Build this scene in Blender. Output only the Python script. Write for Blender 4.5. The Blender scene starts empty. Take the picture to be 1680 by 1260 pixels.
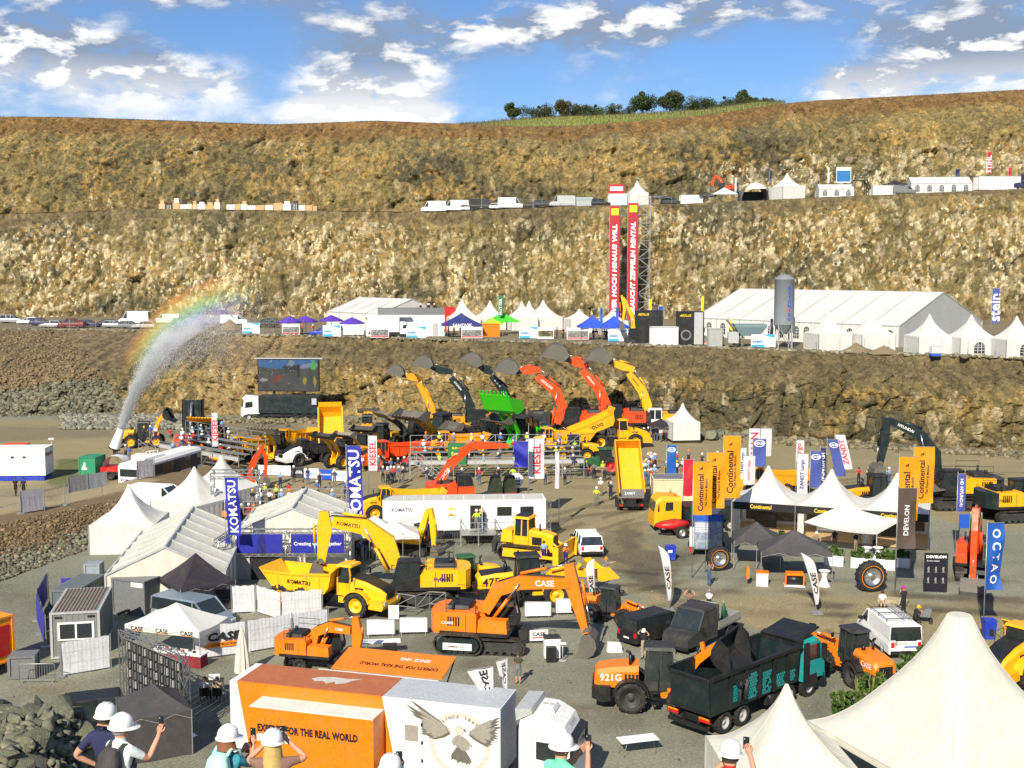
import bpy,math,random
import numpy as np
from mathutils import Vector,Matrix
R=math.radians
random.seed(7)
SC=bpy.context.scene
COL=SC.collection
# ---------------------------------------------------------------- camera, sky, sun, exposure
F,CX,CY,H=1950.0,840.0,630.0,22.4
PITCH=math.atan(193/F)
cam=bpy.data.cameras.new('camera');camo=bpy.data.objects.new('camera',cam);COL.objects.link(camo)
camo.location=(0,0,H);camo.rotation_euler=(R(90)-PITCH,0,0)
cam.sensor_width=36;cam.lens=36*F/1680;cam.clip_end=6000;cam.clip_start=.5
SC.camera=camo;SC.cycles.volume_bounces=2
SUN_EL,SUN_AZ=R(37),R(199)
sd=Vector((math.sin(SUN_AZ)*math.cos(SUN_EL),math.cos(SUN_AZ)*math.cos(SUN_EL),math.sin(SUN_EL)))
sl=bpy.data.lights.new('sun','SUN');sl.energy=5.0;sl.angle=R(.53);sl.color=(1,.92,.76)
so=bpy.data.objects.new('sun',sl);COL.objects.link(so);so.rotation_euler=(-sd).to_track_quat('-Z','Y').to_euler()
so.location=(-60,-150,200)
vs=SC.view_settings;vs.view_transform='Standard';vs.look='None';vs.gamma=1;vs.exposure=.42;vs.use_curve_mapping=False
def make_world():
 w=bpy.data.worlds.new('World');SC.world=w;w.use_nodes=True
 nt=w.node_tree;N=nt.nodes;L=nt.links;N.clear()
 def nd(t,**k):
  n=N.new(t)
  for a,b in k.items():setattr(n,a,b)
  return n
 def ma(op,a,b=None,c=None,clamp=False):
  n=nd('ShaderNodeMath',operation=op,use_clamp=clamp)
  for i,x in enumerate((a,b,c)):
   if x is None:continue
   if isinstance(x,(int,float)):n.inputs[i].default_value=x
   else:L.new(x,n.inputs[i])
  return n.outputs[0]
 out=nd('ShaderNodeOutputWorld');bg=nd('ShaderNodeBackground');L.new(bg.outputs[0],out.inputs[0])
 bg.inputs[1].default_value=.07
 sky=nd('ShaderNodeTexSky',sky_type='NISHITA');sky.sun_disc=False
 sky.sun_elevation=SUN_EL;sky.sun_rotation=SUN_AZ;sky.altitude=300;sky.air_density=1.0;sky.dust_density=.3;sky.ozone_density=2.5
 tc=nd('ShaderNodeTexCoord');sx=nd('ShaderNodeSeparateXYZ');L.new(tc.outputs['Generated'],sx.inputs[0])
 az=ma('ARCTAN2',sx.outputs[0],sx.outputs[1]);el=ma('ARCSINE',sx.outputs[2])
 cv=nd('ShaderNodeCombineXYZ');L.new(sx.outputs[0],cv.inputs[0]);L.new(sx.outputs[1],cv.inputs[1])
 L.new(ma('MULTIPLY',sx.outputs[2],2.4),cv.inputs[2])
 def noise(off,scale,det,dist=.25):
  vm=nd('ShaderNodeVectorMath',operation='ADD');L.new(cv.outputs[0],vm.inputs[0]);vm.inputs[1].default_value=off
  n=nd('ShaderNodeTexNoise');n.inputs['Scale'].default_value=scale;n.inputs['Detail'].default_value=det
  n.inputs['Roughness'].default_value=.58;n.inputs['Distortion'].default_value=dist
  L.new(vm.outputs[0],n.inputs['Vector']);return n.outputs[0]
  # heaped clouds where the photograph has them: (px, py, half width, half height, weight)
 blobs=[(580,192,90,40,.70),(690,196,50,22,.46),(50,98,120,34,.34),(200,138,170,36,.32),(330,160,90,24,.18),(1605,112,95,40,.62),(1395,156,70,26,.58),(840,55,210,26,.28),(1120,30,200,30,.26),(980,70,130,24,.16),(640,105,130,36,.22),(200,14,260,26,.22),(1450,78,90,18,.16),(1620,25,140,26,.16),(380,75,110,34,-.20),(440,150,70,40,-.20),(1280,115,120,40,-.16),(850,140,110,40,-.14)]
 acc=None
 for px,py,rx,ry,wt in blobs:
  a0=math.atan((px-CX)/F);e0=math.atan((437-py)/F)
  dx=ma('MULTIPLY',ma('SUBTRACT',az,a0),F/rx);dy=ma('MULTIPLY',ma('SUBTRACT',el,e0),F/ry)
  q=ma('ADD',ma('MULTIPLY',dx,dx),ma('MULTIPLY',dy,dy))
  g=ma('MULTIPLY',ma('POWER',2.718,ma('MULTIPLY',q,-.9)),wt)
  acc=g if acc is None else ma('ADD',acc,g)
 def dens(off):
  big=noise((off[0],off[1],off[2]),5.5,4.0);fine=noise((3+off[0],1+off[1],off[2]),19,10,.3)
  return ma('ADD',ma('ADD',ma('MULTIPLY',big,.62),ma('MULTIPLY',fine,.62)),ma('MULTIPLY',acc,ma('MULTIPLY_ADD',fine,3.8,-.92)))
 d0=dens((0,0,0));d1=dens((-.006,0,.035))
 cover=nd('ShaderNodeMapRange',interpolation_type='SMOOTHSTEP');L.new(d0,cover.inputs[0]);cover.inputs[1].default_value=.48;cover.inputs[2].default_value=.95
 lit=nd('ShaderNodeMapRange');L.new(ma('SUBTRACT',d0,ma('MULTIPLY',d1,1.0)),lit.inputs[0]);lit.inputs[1].default_value=-.01;lit.inputs[2].default_value=.19
 low=nd('ShaderNodeMapRange');L.new(el,low.inputs[0]);low.inputs[1].default_value=.130;low.inputs[2].default_value=.168;low.inputs[3].default_value=.80;low.inputs[4].default_value=-.06
 shade=ma('ADD',lit.outputs[0],low.outputs[0],clamp=True)
 cr=nd('ShaderNodeMix',data_type='RGBA');L.new(shade,cr.inputs[0])
 cr.inputs[6].default_value=(3.1,3.9,5.3,1);cr.inputs[7].default_value=(11.5,11.4,11.2,1)
 tint=nd('ShaderNodeMix',data_type='RGBA',blend_type='MULTIPLY');tint.inputs[0].default_value=1
 L.new(sky.outputs[0],tint.inputs[6]);tint.inputs[7].default_value=(.76,.98,1.30,1)
 mx=nd('ShaderNodeMix',data_type='RGBA');L.new(ma('MULTIPLY',cover.outputs[0],.97),mx.inputs[0])
 L.new(tint.outputs[2],mx.inputs[6]);L.new(cr.outputs[2],mx.inputs[7]);L.new(mx.outputs[2],bg.inputs[0])
make_world()
# ---------------------------------------------------------------- where things stand: a pixel of the photograph to a point on level ground
def ray(px,py):
 a=(px-CX)/F;b=-(py-CY)/F
 return Vector((a,math.cos(PITCH)+b*math.sin(PITCH),-math.sin(PITCH)+b*math.cos(PITCH)))
def G(px,py,h=0.0):
 d=ray(px,py);t=(h-H)/d.z
 return Vector((d.x*t,d.y*t,h))
def P(px,py,Y):
 d=ray(px,py);t=Y/d.y
 return Vector((d.x*t,Y,H+d.z*t))
 # ---------------------------------------------------------------- mesh helpers
class MB:
 def __init__(s):s.v=[];s.f=[];s.sm=[]
 def add(s,vs,fs,smooth=False):
  n=len(s.v);s.v+=[tuple(v) for v in vs];s.f+=[tuple(i+n for i in f) for f in fs];s.sm+=[smooth]*len(fs);return s
 def box(s,x0,x1,y0,y1,z0,z1,tx=0,ty=0):
  v=[(x0,y0,z0),(x1,y0,z0),(x1,y1,z0),(x0,y1,z0),(x0+tx,y0+ty,z1),(x1-tx,y0+ty,z1),(x1-tx,y1-ty,z1),(x0+tx,y1-ty,z1)]
  return s.add(v,[(3,2,1,0),(4,5,6,7),(0,1,5,4),(1,2,6,5),(2,3,7,6),(3,0,4,7)])
 def prism(s,pts,a,b,ax='y',ins=0):
  """extrude an outline; ins pulls the two end caps in a little (a chamfer)"""
  ar=sum(pts[i][0]*pts[(i+1)%len(pts)][1]-pts[(i+1)%len(pts)][0]*pts[i][1] for i in range(len(pts)))
  if ar<0:pts=pts[::-1]
  n=len(pts)
  m={'y':lambda p,t:(p[0],t,p[1]),'x':lambda p,t:(t,p[0],p[1]),'z':lambda p,t:(p[0],p[1],t)}[ax]
  v=[m(p,a) for p in pts]+[m(p,b) for p in pts]
  up=(ax!='y')==(b>a)
  c0,c1=tuple(range(n)),tuple(range(n,2*n))
  sd_=[(i,(i+1)%n,(i+1)%n+n,i+n) for i in range(n)]
  if up:fs=[c0[::-1],c1]+sd_
  else:fs=[c0,c1[::-1]]+[q[::-1] for q in sd_]
  return s.add(v,fs)
 def bar(s,p,q,w,h=None):
  h=w if h is None else h
  p,q=Vector(p),Vector(q);d=(q-p).normalized()
  u=d.cross(Vector((0,0,1))) if abs(d.z)<.99 else Vector((1,0,0));u.normalize();t=u.cross(d)
  v=[c+u*(w/2*i)+t*(h/2*j) for c in(p,q) for i,j in((-1,-1),(1,-1),(1,1),(-1,1))]
  return s.add(v,[(0,1,2,3),(7,6,5,4),(0,4,5,1),(1,5,6,2),(2,6,7,3),(3,7,4,0)])
 def cyl(s,p,q,r,r2=None,n=12,cap=True,smooth=True):
  r2=r if r2 is None else r2
  p,q=Vector(p),Vector(q);d=(q-p).normalized()
  u=d.cross(Vector((0,0,1))) if abs(d.z)<.99 else Vector((1,0,0));u.normalize();t=d.cross(u)
  v=[c+u*(rr*math.cos(2*math.pi*k/n))+t*(rr*math.sin(2*math.pi*k/n)) for c,rr in((p,r),(q,r2)) for k in range(n)]
  s.add(v,[(k,(k+1)%n,(k+1)%n+n,k+n) for k in range(n)],smooth)
  if cap:n0=len(s.v)-2*n;s.f+=[tuple(range(n0+n-1,n0-1,-1)),tuple(range(n0+n,n0+2*n))];s.sm+=[False,False]
  return s
 def tube(s,pts,r,n=5):
  pts=[Vector(p) for p in pts]
  rings=[]
  for i,p in enumerate(pts):
   d=(pts[min(i+1,len(pts)-1)]-pts[max(i-1,0)]).normalized()
   u=d.cross(Vector((0,0,1))) if abs(d.z)<.95 else d.cross(Vector((0,1,0)));u.normalize();t=d.cross(u)
   rings.append([p+u*(r*math.cos(2*math.pi*k/n))+t*(r*math.sin(2*math.pi*k/n)) for k in range(n)])
  v=[q for g in rings for q in g]
  fs=[(i*n+k,i*n+(k+1)%n,(i+1)*n+(k+1)%n,(i+1)*n+k) for i in range(len(rings)-1) for k in range(n)]
  s.add(v,fs,True)
  m=len(v)-n;n0=len(s.v)-len(v);s.f+=[tuple(n0+k for k in range(n))[::-1],tuple(n0+m+k for k in range(n))];s.sm+=[False,False]
  return s
 def lathe(s,prof,n=16,o=(0,0,0),ax='z',smooth=True,close=False):
  v=[]
  for r,z in prof:
   for k in range(n):
    c,q=r*math.cos(2*math.pi*k/n),r*math.sin(2*math.pi*k/n)
    v.append({'z':(o[0]+c,o[1]+q,o[2]+z),'y':(o[0]+q,o[1]+z,o[2]+c),'x':(o[0]+z,o[1]+c,o[2]+q)}[ax])
  m=len(prof);rng_=m if close else m-1
  return s.add(v,[(i*n+k,i*n+(k+1)%n,((i+1)%m)*n+(k+1)%n,((i+1)%m)*n+k) for i in range(rng_) for k in range(n)],smooth)
 def grid(s,rows,smooth=True,flip=False):
  m=len(rows[0]);v=[p for r_ in rows for p in r_]
  fs=[(i*m+j,i*m+j+1,(i+1)*m+j+1,(i+1)*m+j) for i in range(len(rows)-1) for j in range(m-1)]
  if flip:fs=[f[::-1] for f in fs]
  return s.add(v,fs,smooth)
 def loft(s,secs,smooth=False,cap=True):
  """closed sections with equal numbers of points"""
  m=len(secs[0]);v=[p for q in secs for p in q]
  s.add(v,[(i*m+j,i*m+(j+1)%m,(i+1)*m+(j+1)%m,(i+1)*m+j) for i in range(len(secs)-1) for j in range(m)],smooth)
  if cap:
   n0=len(s.v)-len(v);s.f+=[tuple(range(n0+m-1,n0-1,-1)),tuple(range(n0+len(v)-m,n0+len(v)))];s.sm+=[False,False]
  return s
 def quad(s,a,b,c,d):return s.add([a,b,c,d],[(0,1,2,3)])
 def xf(s,M):s.v=[tuple(M@Vector(v)) for v in s.v];return s
 def plus(s,o,M=None):
  return s.add([tuple(M@Vector(v)) for v in o.v] if M else o.v,o.f) if not any(o.sm) else s._plus(o,M)
 def _plus(s,o,M):
  n=len(s.v);s.v+=[tuple(M@Vector(v)) for v in o.v] if M else o.v;s.f+=[tuple(i+n for i in f) for f in o.f];s.sm+=o.sm;return s
 def mesh(s,name):
  m=bpy.data.meshes.new(name);m.from_pydata(s.v,[],s.f)
  if any(s.sm):m.polygons.foreach_set('use_smooth',s.sm)
  return m
def rz(a,loc=(0,0,0)):return Matrix.Translation(loc)@Matrix.Rotation(R(a),4,'Z')
def limb(pts,ws):
 """outline of a thick bent beam in a plane: centre line points and widths"""
 pts=[Vector(p) for p in pts];a=[];b=[]
 for i,p in enumerate(pts):
  d=(pts[min(i+1,len(pts)-1)]-pts[max(i-1,0)]).normalized();n=Vector((-d.y,d.x))
  a.append(tuple(p+n*ws[i]/2));b.append(tuple(p-n*ws[i]/2))
 return a+b[::-1]
def pieces(mb,gap=.02):
 """sort the faces of a mesh builder into pieces that touch"""
 p=list(range(len(mb.v)))
 def fi(i):
  while p[i]!=i:p[i]=p[p[i]];i=p[i]
  return i
 for f in mb.f:
  a=fi(f[0])
  for i in f[1:]:p[fi(i)]=a
 g={}
 for i in range(len(mb.v)):g.setdefault(fi(i),[]).append(i)
 bs=[[[min(mb.v[i][k] for i in q)-gap for k in range(3)],[max(mb.v[i][k] for i in q)+gap for k in range(3)],q] for q in g.values()]
 ch=True
 while ch:
  ch=False
  for a in range(len(bs)):
   for b in range(a+1,len(bs)):
    if all(bs[a][0][k]<=bs[b][1][k] and bs[b][0][k]<=bs[a][1][k] for k in range(3)):
     x,y=bs[a],bs.pop(b);bs[a]=[[min(x[0][k],y[0][k]) for k in range(3)],[max(x[1][k],y[1][k]) for k in range(3)],x[2]+y[2]];ch=True;break
   if ch:break
 out=[]
 for _,_,q in bs:
  ix={i:n for n,i in enumerate(q)};o=MB();o.v=[mb.v[i] for i in q]
  for f,s in zip(mb.f,mb.sm):
   if f[0] in ix:o.f.append(tuple(ix[i] for i in f));o.sm.append(s)
  out.append(o)
 return out
SPLIT={'handrail','sprocket','ram_barrel','ram_rod','grille','tail_lamp','headlamp','indicator_lamp','bed_side','mirror','step','hinge','roof_vent','flank_cylinder','beacon','push_arm','awning_strut','edge_strip','rung','rail','guard_rail','stay','post','bumper','roof_rib','roof_panel','bars','machine_print','batten','hatch_outline','shell','tooth','picture','print_lines','door','blue_print'}
def ob(name,mb,m=None,parent=None,loc=None,rot=None):
 if isinstance(mb,MB) and name in SPLIT and parent and len(mb.f)<900:
  ps=pieces(mb)
  if len(ps)>1:return[ob(name,q,m,parent,loc,rot) for q in ps if True][0] if not all(len(q.v)==0 for q in ps) else None
 me=mb.mesh(name) if isinstance(mb,MB) else mb
 if m is not None and not me.materials:me.materials.append(m)
 o=bpy.data.objects.new(name,me);COL.objects.link(o)
 if m is not None and me.materials and me.materials[0]!=m:
  o.material_slots[0].link='OBJECT';o.material_slots[0].material=m
 if parent:o.parent=parent
 if loc:o.location=loc
 if rot:o.rotation_euler=rot
 return o
def tag(o,label,cat,group=None):
 o['label']=label;o['category']=cat
 if group:o['group']=group
 return o
def thing(name,label,cat,loc=(0,0,0),rot=0,group=None,scale=1):
 o=bpy.data.objects.new(name,None);COL.objects.link(o);o.empty_display_size=.3
 o.location=loc;o.rotation_euler=(0,0,R(rot));o.scale=(scale,)*3
 return tag(o,label,cat,group)
def struct(name,mb,m=None,parent=None):
 o=ob(name,mb,m,parent);o['kind']='structure';return o
def dup(root,loc,rot,label=None,group=None,scale=None):
 r_=root.copy();COL.objects.link(r_);r_.location=loc;r_.rotation_euler=(0,0,R(rot))
 if scale:r_.scale=(scale,)*3
 if label:r_['label']=label
 if group:r_['group']=group
 for ch in list(root.children):
  c=ch.copy();COL.objects.link(c);c.parent=r_
  for g in list(ch.children):
   d=g.copy();COL.objects.link(d);d.parent=c
 return r_
 # ---------------------------------------------------------------- materials
MATS={}
def pm(name,col,rough=.5,metal=0,dirt=.25,scale=1.5,bump=0,spec=.5,dcol=(.22,.17,.10),var=.12,bscale=30,trans=0,trl=0):
 """painted, woven or bare surface: base colour with uneven wear and dust"""
 if name in MATS:return MATS[name]
 m=bpy.data.materials.new(name);m.use_nodes=True;MATS[name]=m
 nt=m.node_tree;N=nt.nodes;L=nt.links;b=N['Principled BSDF']
 b.inputs['Roughness'].default_value=rough;b.inputs['Metallic'].default_value=metal;b.inputs['Specular IOR Level'].default_value=spec
 tc=N.new('ShaderNodeTexCoord')
 n1=N.new('ShaderNodeTexNoise');n1.inputs['Scale'].default_value=scale;n1.inputs['Detail'].default_value=8;n1.inputs['Roughness'].default_value=.65
 L.new(tc.outputs['Object'],n1.inputs['Vector'])
 mr=N.new('ShaderNodeMapRange');L.new(n1.outputs[0],mr.inputs[0]);mr.inputs[1].default_value=.48;mr.inputs[2].default_value=.78;mr.inputs[3].default_value=0;mr.inputs[4].default_value=dirt
 n2=N.new('ShaderNodeTexNoise');n2.inputs['Scale'].default_value=scale*5;n2.inputs['Detail'].default_value=4;L.new(tc.outputs['Object'],n2.inputs['Vector'])
 hs=N.new('ShaderNodeMapRange');L.new(n2.outputs[0],hs.inputs[0]);hs.inputs[1].default_value=.3;hs.inputs[2].default_value=.7;hs.inputs[3].default_value=1-var;hs.inputs[4].default_value=1+var
 mu=N.new('ShaderNodeMix');mu.data_type='RGBA';mu.blend_type='MULTIPLY';mu.inputs[0].default_value=1;mu.inputs[6].default_value=(*col,1);L.new(hs.outputs[0],mu.inputs[7])
 mx=N.new('ShaderNodeMix');mx.data_type='RGBA';L.new(mr.outputs[0],mx.inputs[0]);L.new(mu.outputs[2],mx.inputs[6]);mx.inputs[7].default_value=(*dcol,1)
 L.new(mx.outputs[2],b.inputs['Base Color'])
 if rough<.6:
  rr=N.new('ShaderNodeMapRange');L.new(n1.outputs[0],rr.inputs[0]);rr.inputs[1].default_value=.35;rr.inputs[2].default_value=.75;rr.inputs[3].default_value=rough;rr.inputs[4].default_value=min(1,rough+.3);L.new(rr.outputs[0],b.inputs['Roughness'])
 if bump:
  bn=N.new('ShaderNodeTexNoise');bn.inputs['Scale'].default_value=bscale;bn.inputs['Detail'].default_value=5;L.new(tc.outputs['Object'],bn.inputs['Vector'])
  bp=N.new('ShaderNodeBump');bp.inputs['Strength'].default_value=bump;bp.inputs['Distance'].default_value=.05;L.new(bn.outputs[0],bp.inputs['Height']);L.new(bp.outputs[0],b.inputs['Normal'])
 if trl:
  t=N.new('ShaderNodeBsdfTranslucent');L.new(mx.outputs[2],t.inputs['Color']);ms=N.new('ShaderNodeMixShader');ms.inputs[0].default_value=trl
  L.new(b.outputs[0],ms.inputs[1]);L.new(t.outputs[0],ms.inputs[2]);L.new(ms.outputs[0],N['Material Output'].inputs[0])
 return m
def attr_mat(name,rough=.9,fine=9.0,amt=.35,bump=.5,bscale=6.0,dist=.08,vor=0):
 """takes its own colour from the mesh's colour attribute and adds grain"""
 m=bpy.data.materials.new(name);m.use_nodes=True;nt=m.node_tree;N=nt.nodes;L=nt.links;b=N['Principled BSDF']
 b.inputs['Roughness'].default_value=rough;b.inputs['Specular IOR Level'].default_value=.25
 at=N.new('ShaderNodeAttribute');at.attribute_name='tone';tc=N.new('ShaderNodeTexCoord')
 n1=N.new('ShaderNodeTexNoise');n1.inputs['Scale'].default_value=fine;n1.inputs['Detail'].default_value=9;n1.inputs['Roughness'].default_value=.72;L.new(tc.outputs['Object'],n1.inputs['Vector'])
 mr=N.new('ShaderNodeMapRange');L.new(n1.outputs[0],mr.inputs[0]);mr.inputs[1].default_value=.3;mr.inputs[2].default_value=.7;mr.inputs[3].default_value=1-amt;mr.inputs[4].default_value=1+amt
 mu=N.new('ShaderNodeMix');mu.data_type='RGBA';mu.blend_type='MULTIPLY';mu.inputs[0].default_value=1;L.new(at.outputs['Color'],mu.inputs[6]);L.new(mr.outputs[0],mu.inputs[7])
 L.new(mu.outputs[2],b.inputs['Base Color'])
 n2=N.new('ShaderNodeTexNoise');n2.inputs['Scale'].default_value=bscale;n2.inputs['Detail'].default_value=8;n2.inputs['Roughness'].default_value=.7;L.new(tc.outputs['Object'],n2.inputs['Vector'])
 bp=N.new('ShaderNodeBump');bp.inputs['Strength'].default_value=bump;bp.inputs['Distance'].default_value=dist;L.new(n2.outputs[0],bp.inputs['Height']);L.new(bp.outputs[0],b.inputs['Normal'])
 if vor:
  mp=N.new('ShaderNodeMapping');mp.inputs['Scale'].default_value=(1,1,.55);nz=N.new('ShaderNodeVectorMath');nz.operation='ADD';L.new(tc.outputs['Object'],mp.inputs[0]);L.new(mp.outputs[0],nz.inputs[0]);L.new(n2.outputs[1],nz.inputs[1]);h=n2.outputs[0]
  for sc_,am,dd in((.8,.22,.40),(1.9,.30,.26)):
   v=N.new('ShaderNodeTexVoronoi');v.inputs['Scale'].default_value=sc_;L.new(nz.outputs[0],v.inputs['Vector'])
   g=N.new('ShaderNodeSeparateColor');L.new(v.outputs['Color'],g.inputs[0]);r=N.new('ShaderNodeMapRange');L.new(g.outputs[0],r.inputs[0]);r.inputs[3].default_value=1-am;r.inputs[4].default_value=1+am
   k=N.new('ShaderNodeMix');k.data_type='RGBA';k.blend_type='MULTIPLY';k.inputs[0].default_value=1;L.new(b.inputs['Base Color'].links[0].from_socket,k.inputs[6]);L.new(r.outputs[0],k.inputs[7]);L.new(k.outputs[2],b.inputs['Base Color'])
   pt=N.new('ShaderNodeMath');pt.operation='ADD';L.new(g.outputs[1],pt.inputs[0]);L.new(at.outputs['Alpha'],pt.inputs[1]);pr=N.new('ShaderNodeMapRange');L.new(pt.outputs[0],pr.inputs[0]);pr.inputs[1].default_value=1.0;pr.inputs[2].default_value=1.12;pr.inputs[4].default_value=.25 if sc_<1 else .85
   pm_=N.new('ShaderNodeMix');pm_.data_type='RGBA';L.new(pr.outputs[0],pm_.inputs[0]);L.new(k.outputs[2],pm_.inputs[6]);pm_.inputs[7].default_value=(.62,.55,.36,1);L.new(pm_.outputs[2],b.inputs['Base Color'])
   # tilt each chip: random direction dotted with the place inside the cell
   df=N.new('ShaderNodeVectorMath');df.operation='SUBTRACT';L.new(nz.outputs[0],df.inputs[0]);L.new(v.outputs['Position'],df.inputs[1]);cc=N.new('ShaderNodeVectorMath');cc.operation='SUBTRACT';L.new(v.outputs['Color'],cc.inputs[0]);cc.inputs[1].default_value=(.5,.5,.5);dt=N.new('ShaderNodeVectorMath');dt.operation='DOT_PRODUCT';L.new(df.outputs[0],dt.inputs[0]);L.new(cc.outputs[0],dt.inputs[1])
   b2=N.new('ShaderNodeBump');b2.inputs['Strength'].default_value=.7;b2.inputs['Distance'].default_value=dd;L.new(dt.outputs['Value'],b2.inputs['Height']);L.new(b.inputs['Normal'].links[0].from_socket,b2.inputs['Normal']);L.new(b2.outputs[0],b.inputs['Normal'])
 return m
def glass(name='window_glass',col=(.02,.028,.03),rough=.06):
 if name in MATS:return MATS[name]
 m=pm(name,col,rough,0,.12,2.0,dcol=(.12,.12,.10));m.node_tree.nodes['Principled BSDF'].inputs['Specular IOR Level'].default_value=.9
 return m
yellow=pm('yellow_paint',(.84,.40,.006),.35);kyellow=pm('golden_yellow_paint',(.88,.46,.008),.33)
orange=pm('orange_paint',(.80,.20,.006),.32);redorange=pm('red_orange_paint',(.82,.068,.006),.33);amber=pm('amber_paint',(.84,.31,.006),.33)
green=pm('bright_green_paint',(.03,.58,.01),.35);dgreen=pm('dark_green_paint',(.015,.10,.03),.4)
white=pm('white_paint',(.80,.80,.78),.35,dirt=.12);dirtywhite=pm('dusty_white_paint',(.72,.71,.66),.5,dirt=.35)
black=pm('black_paint',(.012,.013,.014),.38,dirt=.2,dcol=(.10,.085,.06));dark=pm('dark_grey_metal',(.028,.030,.032),.5,dirt=.4,dcol=(.14,.115,.08))
tealblack=pm('blackish_teal_paint',(.010,.020,.022),.3,dirt=.12);grey=pm('mid_grey_paint',(.16,.17,.175),.45);lgrey=pm('light_grey_paint',(.42,.43,.43),.45)
steel=pm('galvanised_steel',(.42,.43,.42),.38,.6,.3);chrome=pm('bare_steel',(.62,.62,.6),.2,.9,.2);bucketmat=pm('worn_bucket_steel',(.13,.12,.105),.5,.2,.7,1.2,dcol=(.20,.16,.11));sandsteel=pm('dusty_bucket_steel',(.25,.21,.15),.6,.1,.6)
rubber=pm('tyre_rubber',(.016,.016,.016),.8,dirt=.6,dcol=(.12,.10,.075),scale=3);trackm=pm('track_steel',(.035,.032,.028),.6,.3,.7,2,dcol=(.16,.13,.09));rustytrack=pm('rusty_track_steel',(.10,.065,.04),.7,.2,.6,2)
red=pm('red_paint',(.55,.012,.012),.35);blue=pm('blue_paint',(.012,.045,.42),.4);navy=pm('navy_paint',(.012,.018,.085),.4);teal=pm('teal_paint',(.01,.30,.29),.4)
tentw=pm('white_tent_fabric',(.80,.79,.74),.65,dirt=.22,scale=.7,dcol=(.52,.48,.38),var=.05,bump=.15,bscale=3,trl=.25);tentc=pm('cream_tent_fabric',(.76,.74,.64),.7,dirt=.3,scale=.6,dcol=(.46,.41,.30),var=.06,bump=.15,bscale=3,trl=.2)
tentblack=pm('black_canopy_fabric',(.022,.018,.026),.7,dirt=.15);tentgrey=pm('charcoal_canopy_fabric',(.055,.052,.055),.7,dirt=.2);tentnavy=pm('navy_canopy_fabric',(.018,.025,.15),.65);tentblue=pm('royal_blue_canopy_fabric',(.012,.07,.52),.65);tentgreen=pm('green_canopy_fabric',(.05,.50,.02),.65);tentviolet=pm('violet_parasol_fabric',(.09,.035,.38),.65);tentlime=pm('lime_canopy_fabric',(.35,.62,.03),.65)
tarp=pm('white_tarpaulin',(.72,.73,.76),.55,dirt=.25,scale=1.2,dcol=(.42,.42,.46),var=.06,bump=.6,bscale=2.2,trl=.15);bluetarp=pm('blue_tarpaulin',(.03,.03,.34),.5,bump=.5,bscale=3)
kblue=pm('deep_blue_banner_cloth',(.012,.018,.30),.6,dirt=.08);cyan=pm('sky_blue_print',(.04,.36,.68),.6,dirt=.05);flagw=pm('white_flag_cloth',(.78,.78,.80),.7,dirt=.1,trl=.3);flago=pm('orange_flag_cloth',(.86,.34,.004),.7,dirt=.06,trl=.25);flagbrown=pm('dark_brown_flag_cloth',(.075,.05,.042),.7,dirt=.1);flagb=pm('mid_blue_flag_cloth',(.015,.11,.48),.65,dirt=.08,trl=.2);flagsteel=pm('steel_blue_flag_cloth',(.07,.10,.36),.65,dirt=.08,trl=.2);flagred=pm('red_flag_cloth',(.50,.012,.03),.6,dirt=.08);flaggreen=pm('green_flag_cloth',(.02,.16,.05),.6,dirt=.08);flagy=pm('yellow_flag_cloth',(.85,.62,.01),.6,dirt=.05)
inkb=pm('black_ink',(.012,.012,.014),.5,dirt=0);inkw=pm('white_ink',(.82,.82,.82),.5,dirt=.05);inkr=pm('red_ink',(.60,.01,.02),.5,dirt=0);inko=pm('orange_ink',(.85,.25,.01),.5,dirt=0);inkn=pm('navy_ink',(.01,.015,.16),.5,dirt=0);inkg=pm('grey_ink',(.30,.29,.27),.6,dirt=0);inkblue=pm('blue_ink',(.01,.08,.45),.5,dirt=0);inky=pm('yellow_ink',(.88,.62,.02),.5,dirt=0)
wood=pm('pine_wood',(.52,.35,.17),.7,dirt=.4,dcol=(.30,.2,.1));skin=pm('skin',(.55,.27,.17),.55,dirt=.1,dcol=(.4,.18,.12));gl=glass()
lampred=pm('red_lamp_lens',(.65,.01,.01),.15);lampclear=pm('clear_lamp_lens',(.8,.8,.78),.1);lampor=pm('amber_lamp_lens',(.9,.25,.01),.2)
# ---------------------------------------------------------------- lettering (flat print, a few millimetres proud of what carries it)
TXT={}
def text_mesh(s,bold=.02,shear=0):
 k=(s,bold,shear)
 if k not in TXT:
  c=bpy.data.curves.new('lettering','FONT');c.body=s;c.size=1;c.align_x='CENTER';c.align_y='CENTER';c.resolution_u=2;c.offset=bold;c.shear=shear;c.fill_mode='BOTH';c.space_character=1+bold
  o=bpy.data.objects.new('lettering',c);COL.objects.link(o)
  dg=bpy.context.evaluated_depsgraph_get();me=bpy.data.meshes.new_from_object(o.evaluated_get(dg))
  co=np.empty(len(me.vertices)*3);me.vertices.foreach_get('co',co);co=co.reshape(-1,3)
  fs=[tuple(p.vertices) for p in me.polygons]
  COL.objects.unlink(o);bpy.data.objects.remove(o);bpy.data.curves.remove(c);bpy.data.meshes.remove(me)
  x0,x1=(co[:,0].min(),co[:,0].max()) if len(co) else(0,1);y0,y1=(co[:,1].min(),co[:,1].max()) if len(co) else(0,1)
  co[:,0]=(co[:,0]-(x0+x1)/2);co[:,1]=co[:,1]-(y0+y1)/2
  TXT[k]=(co[:,:2].copy(),fs,x1-x0,y1-y0)
 return TXT[k]
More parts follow.
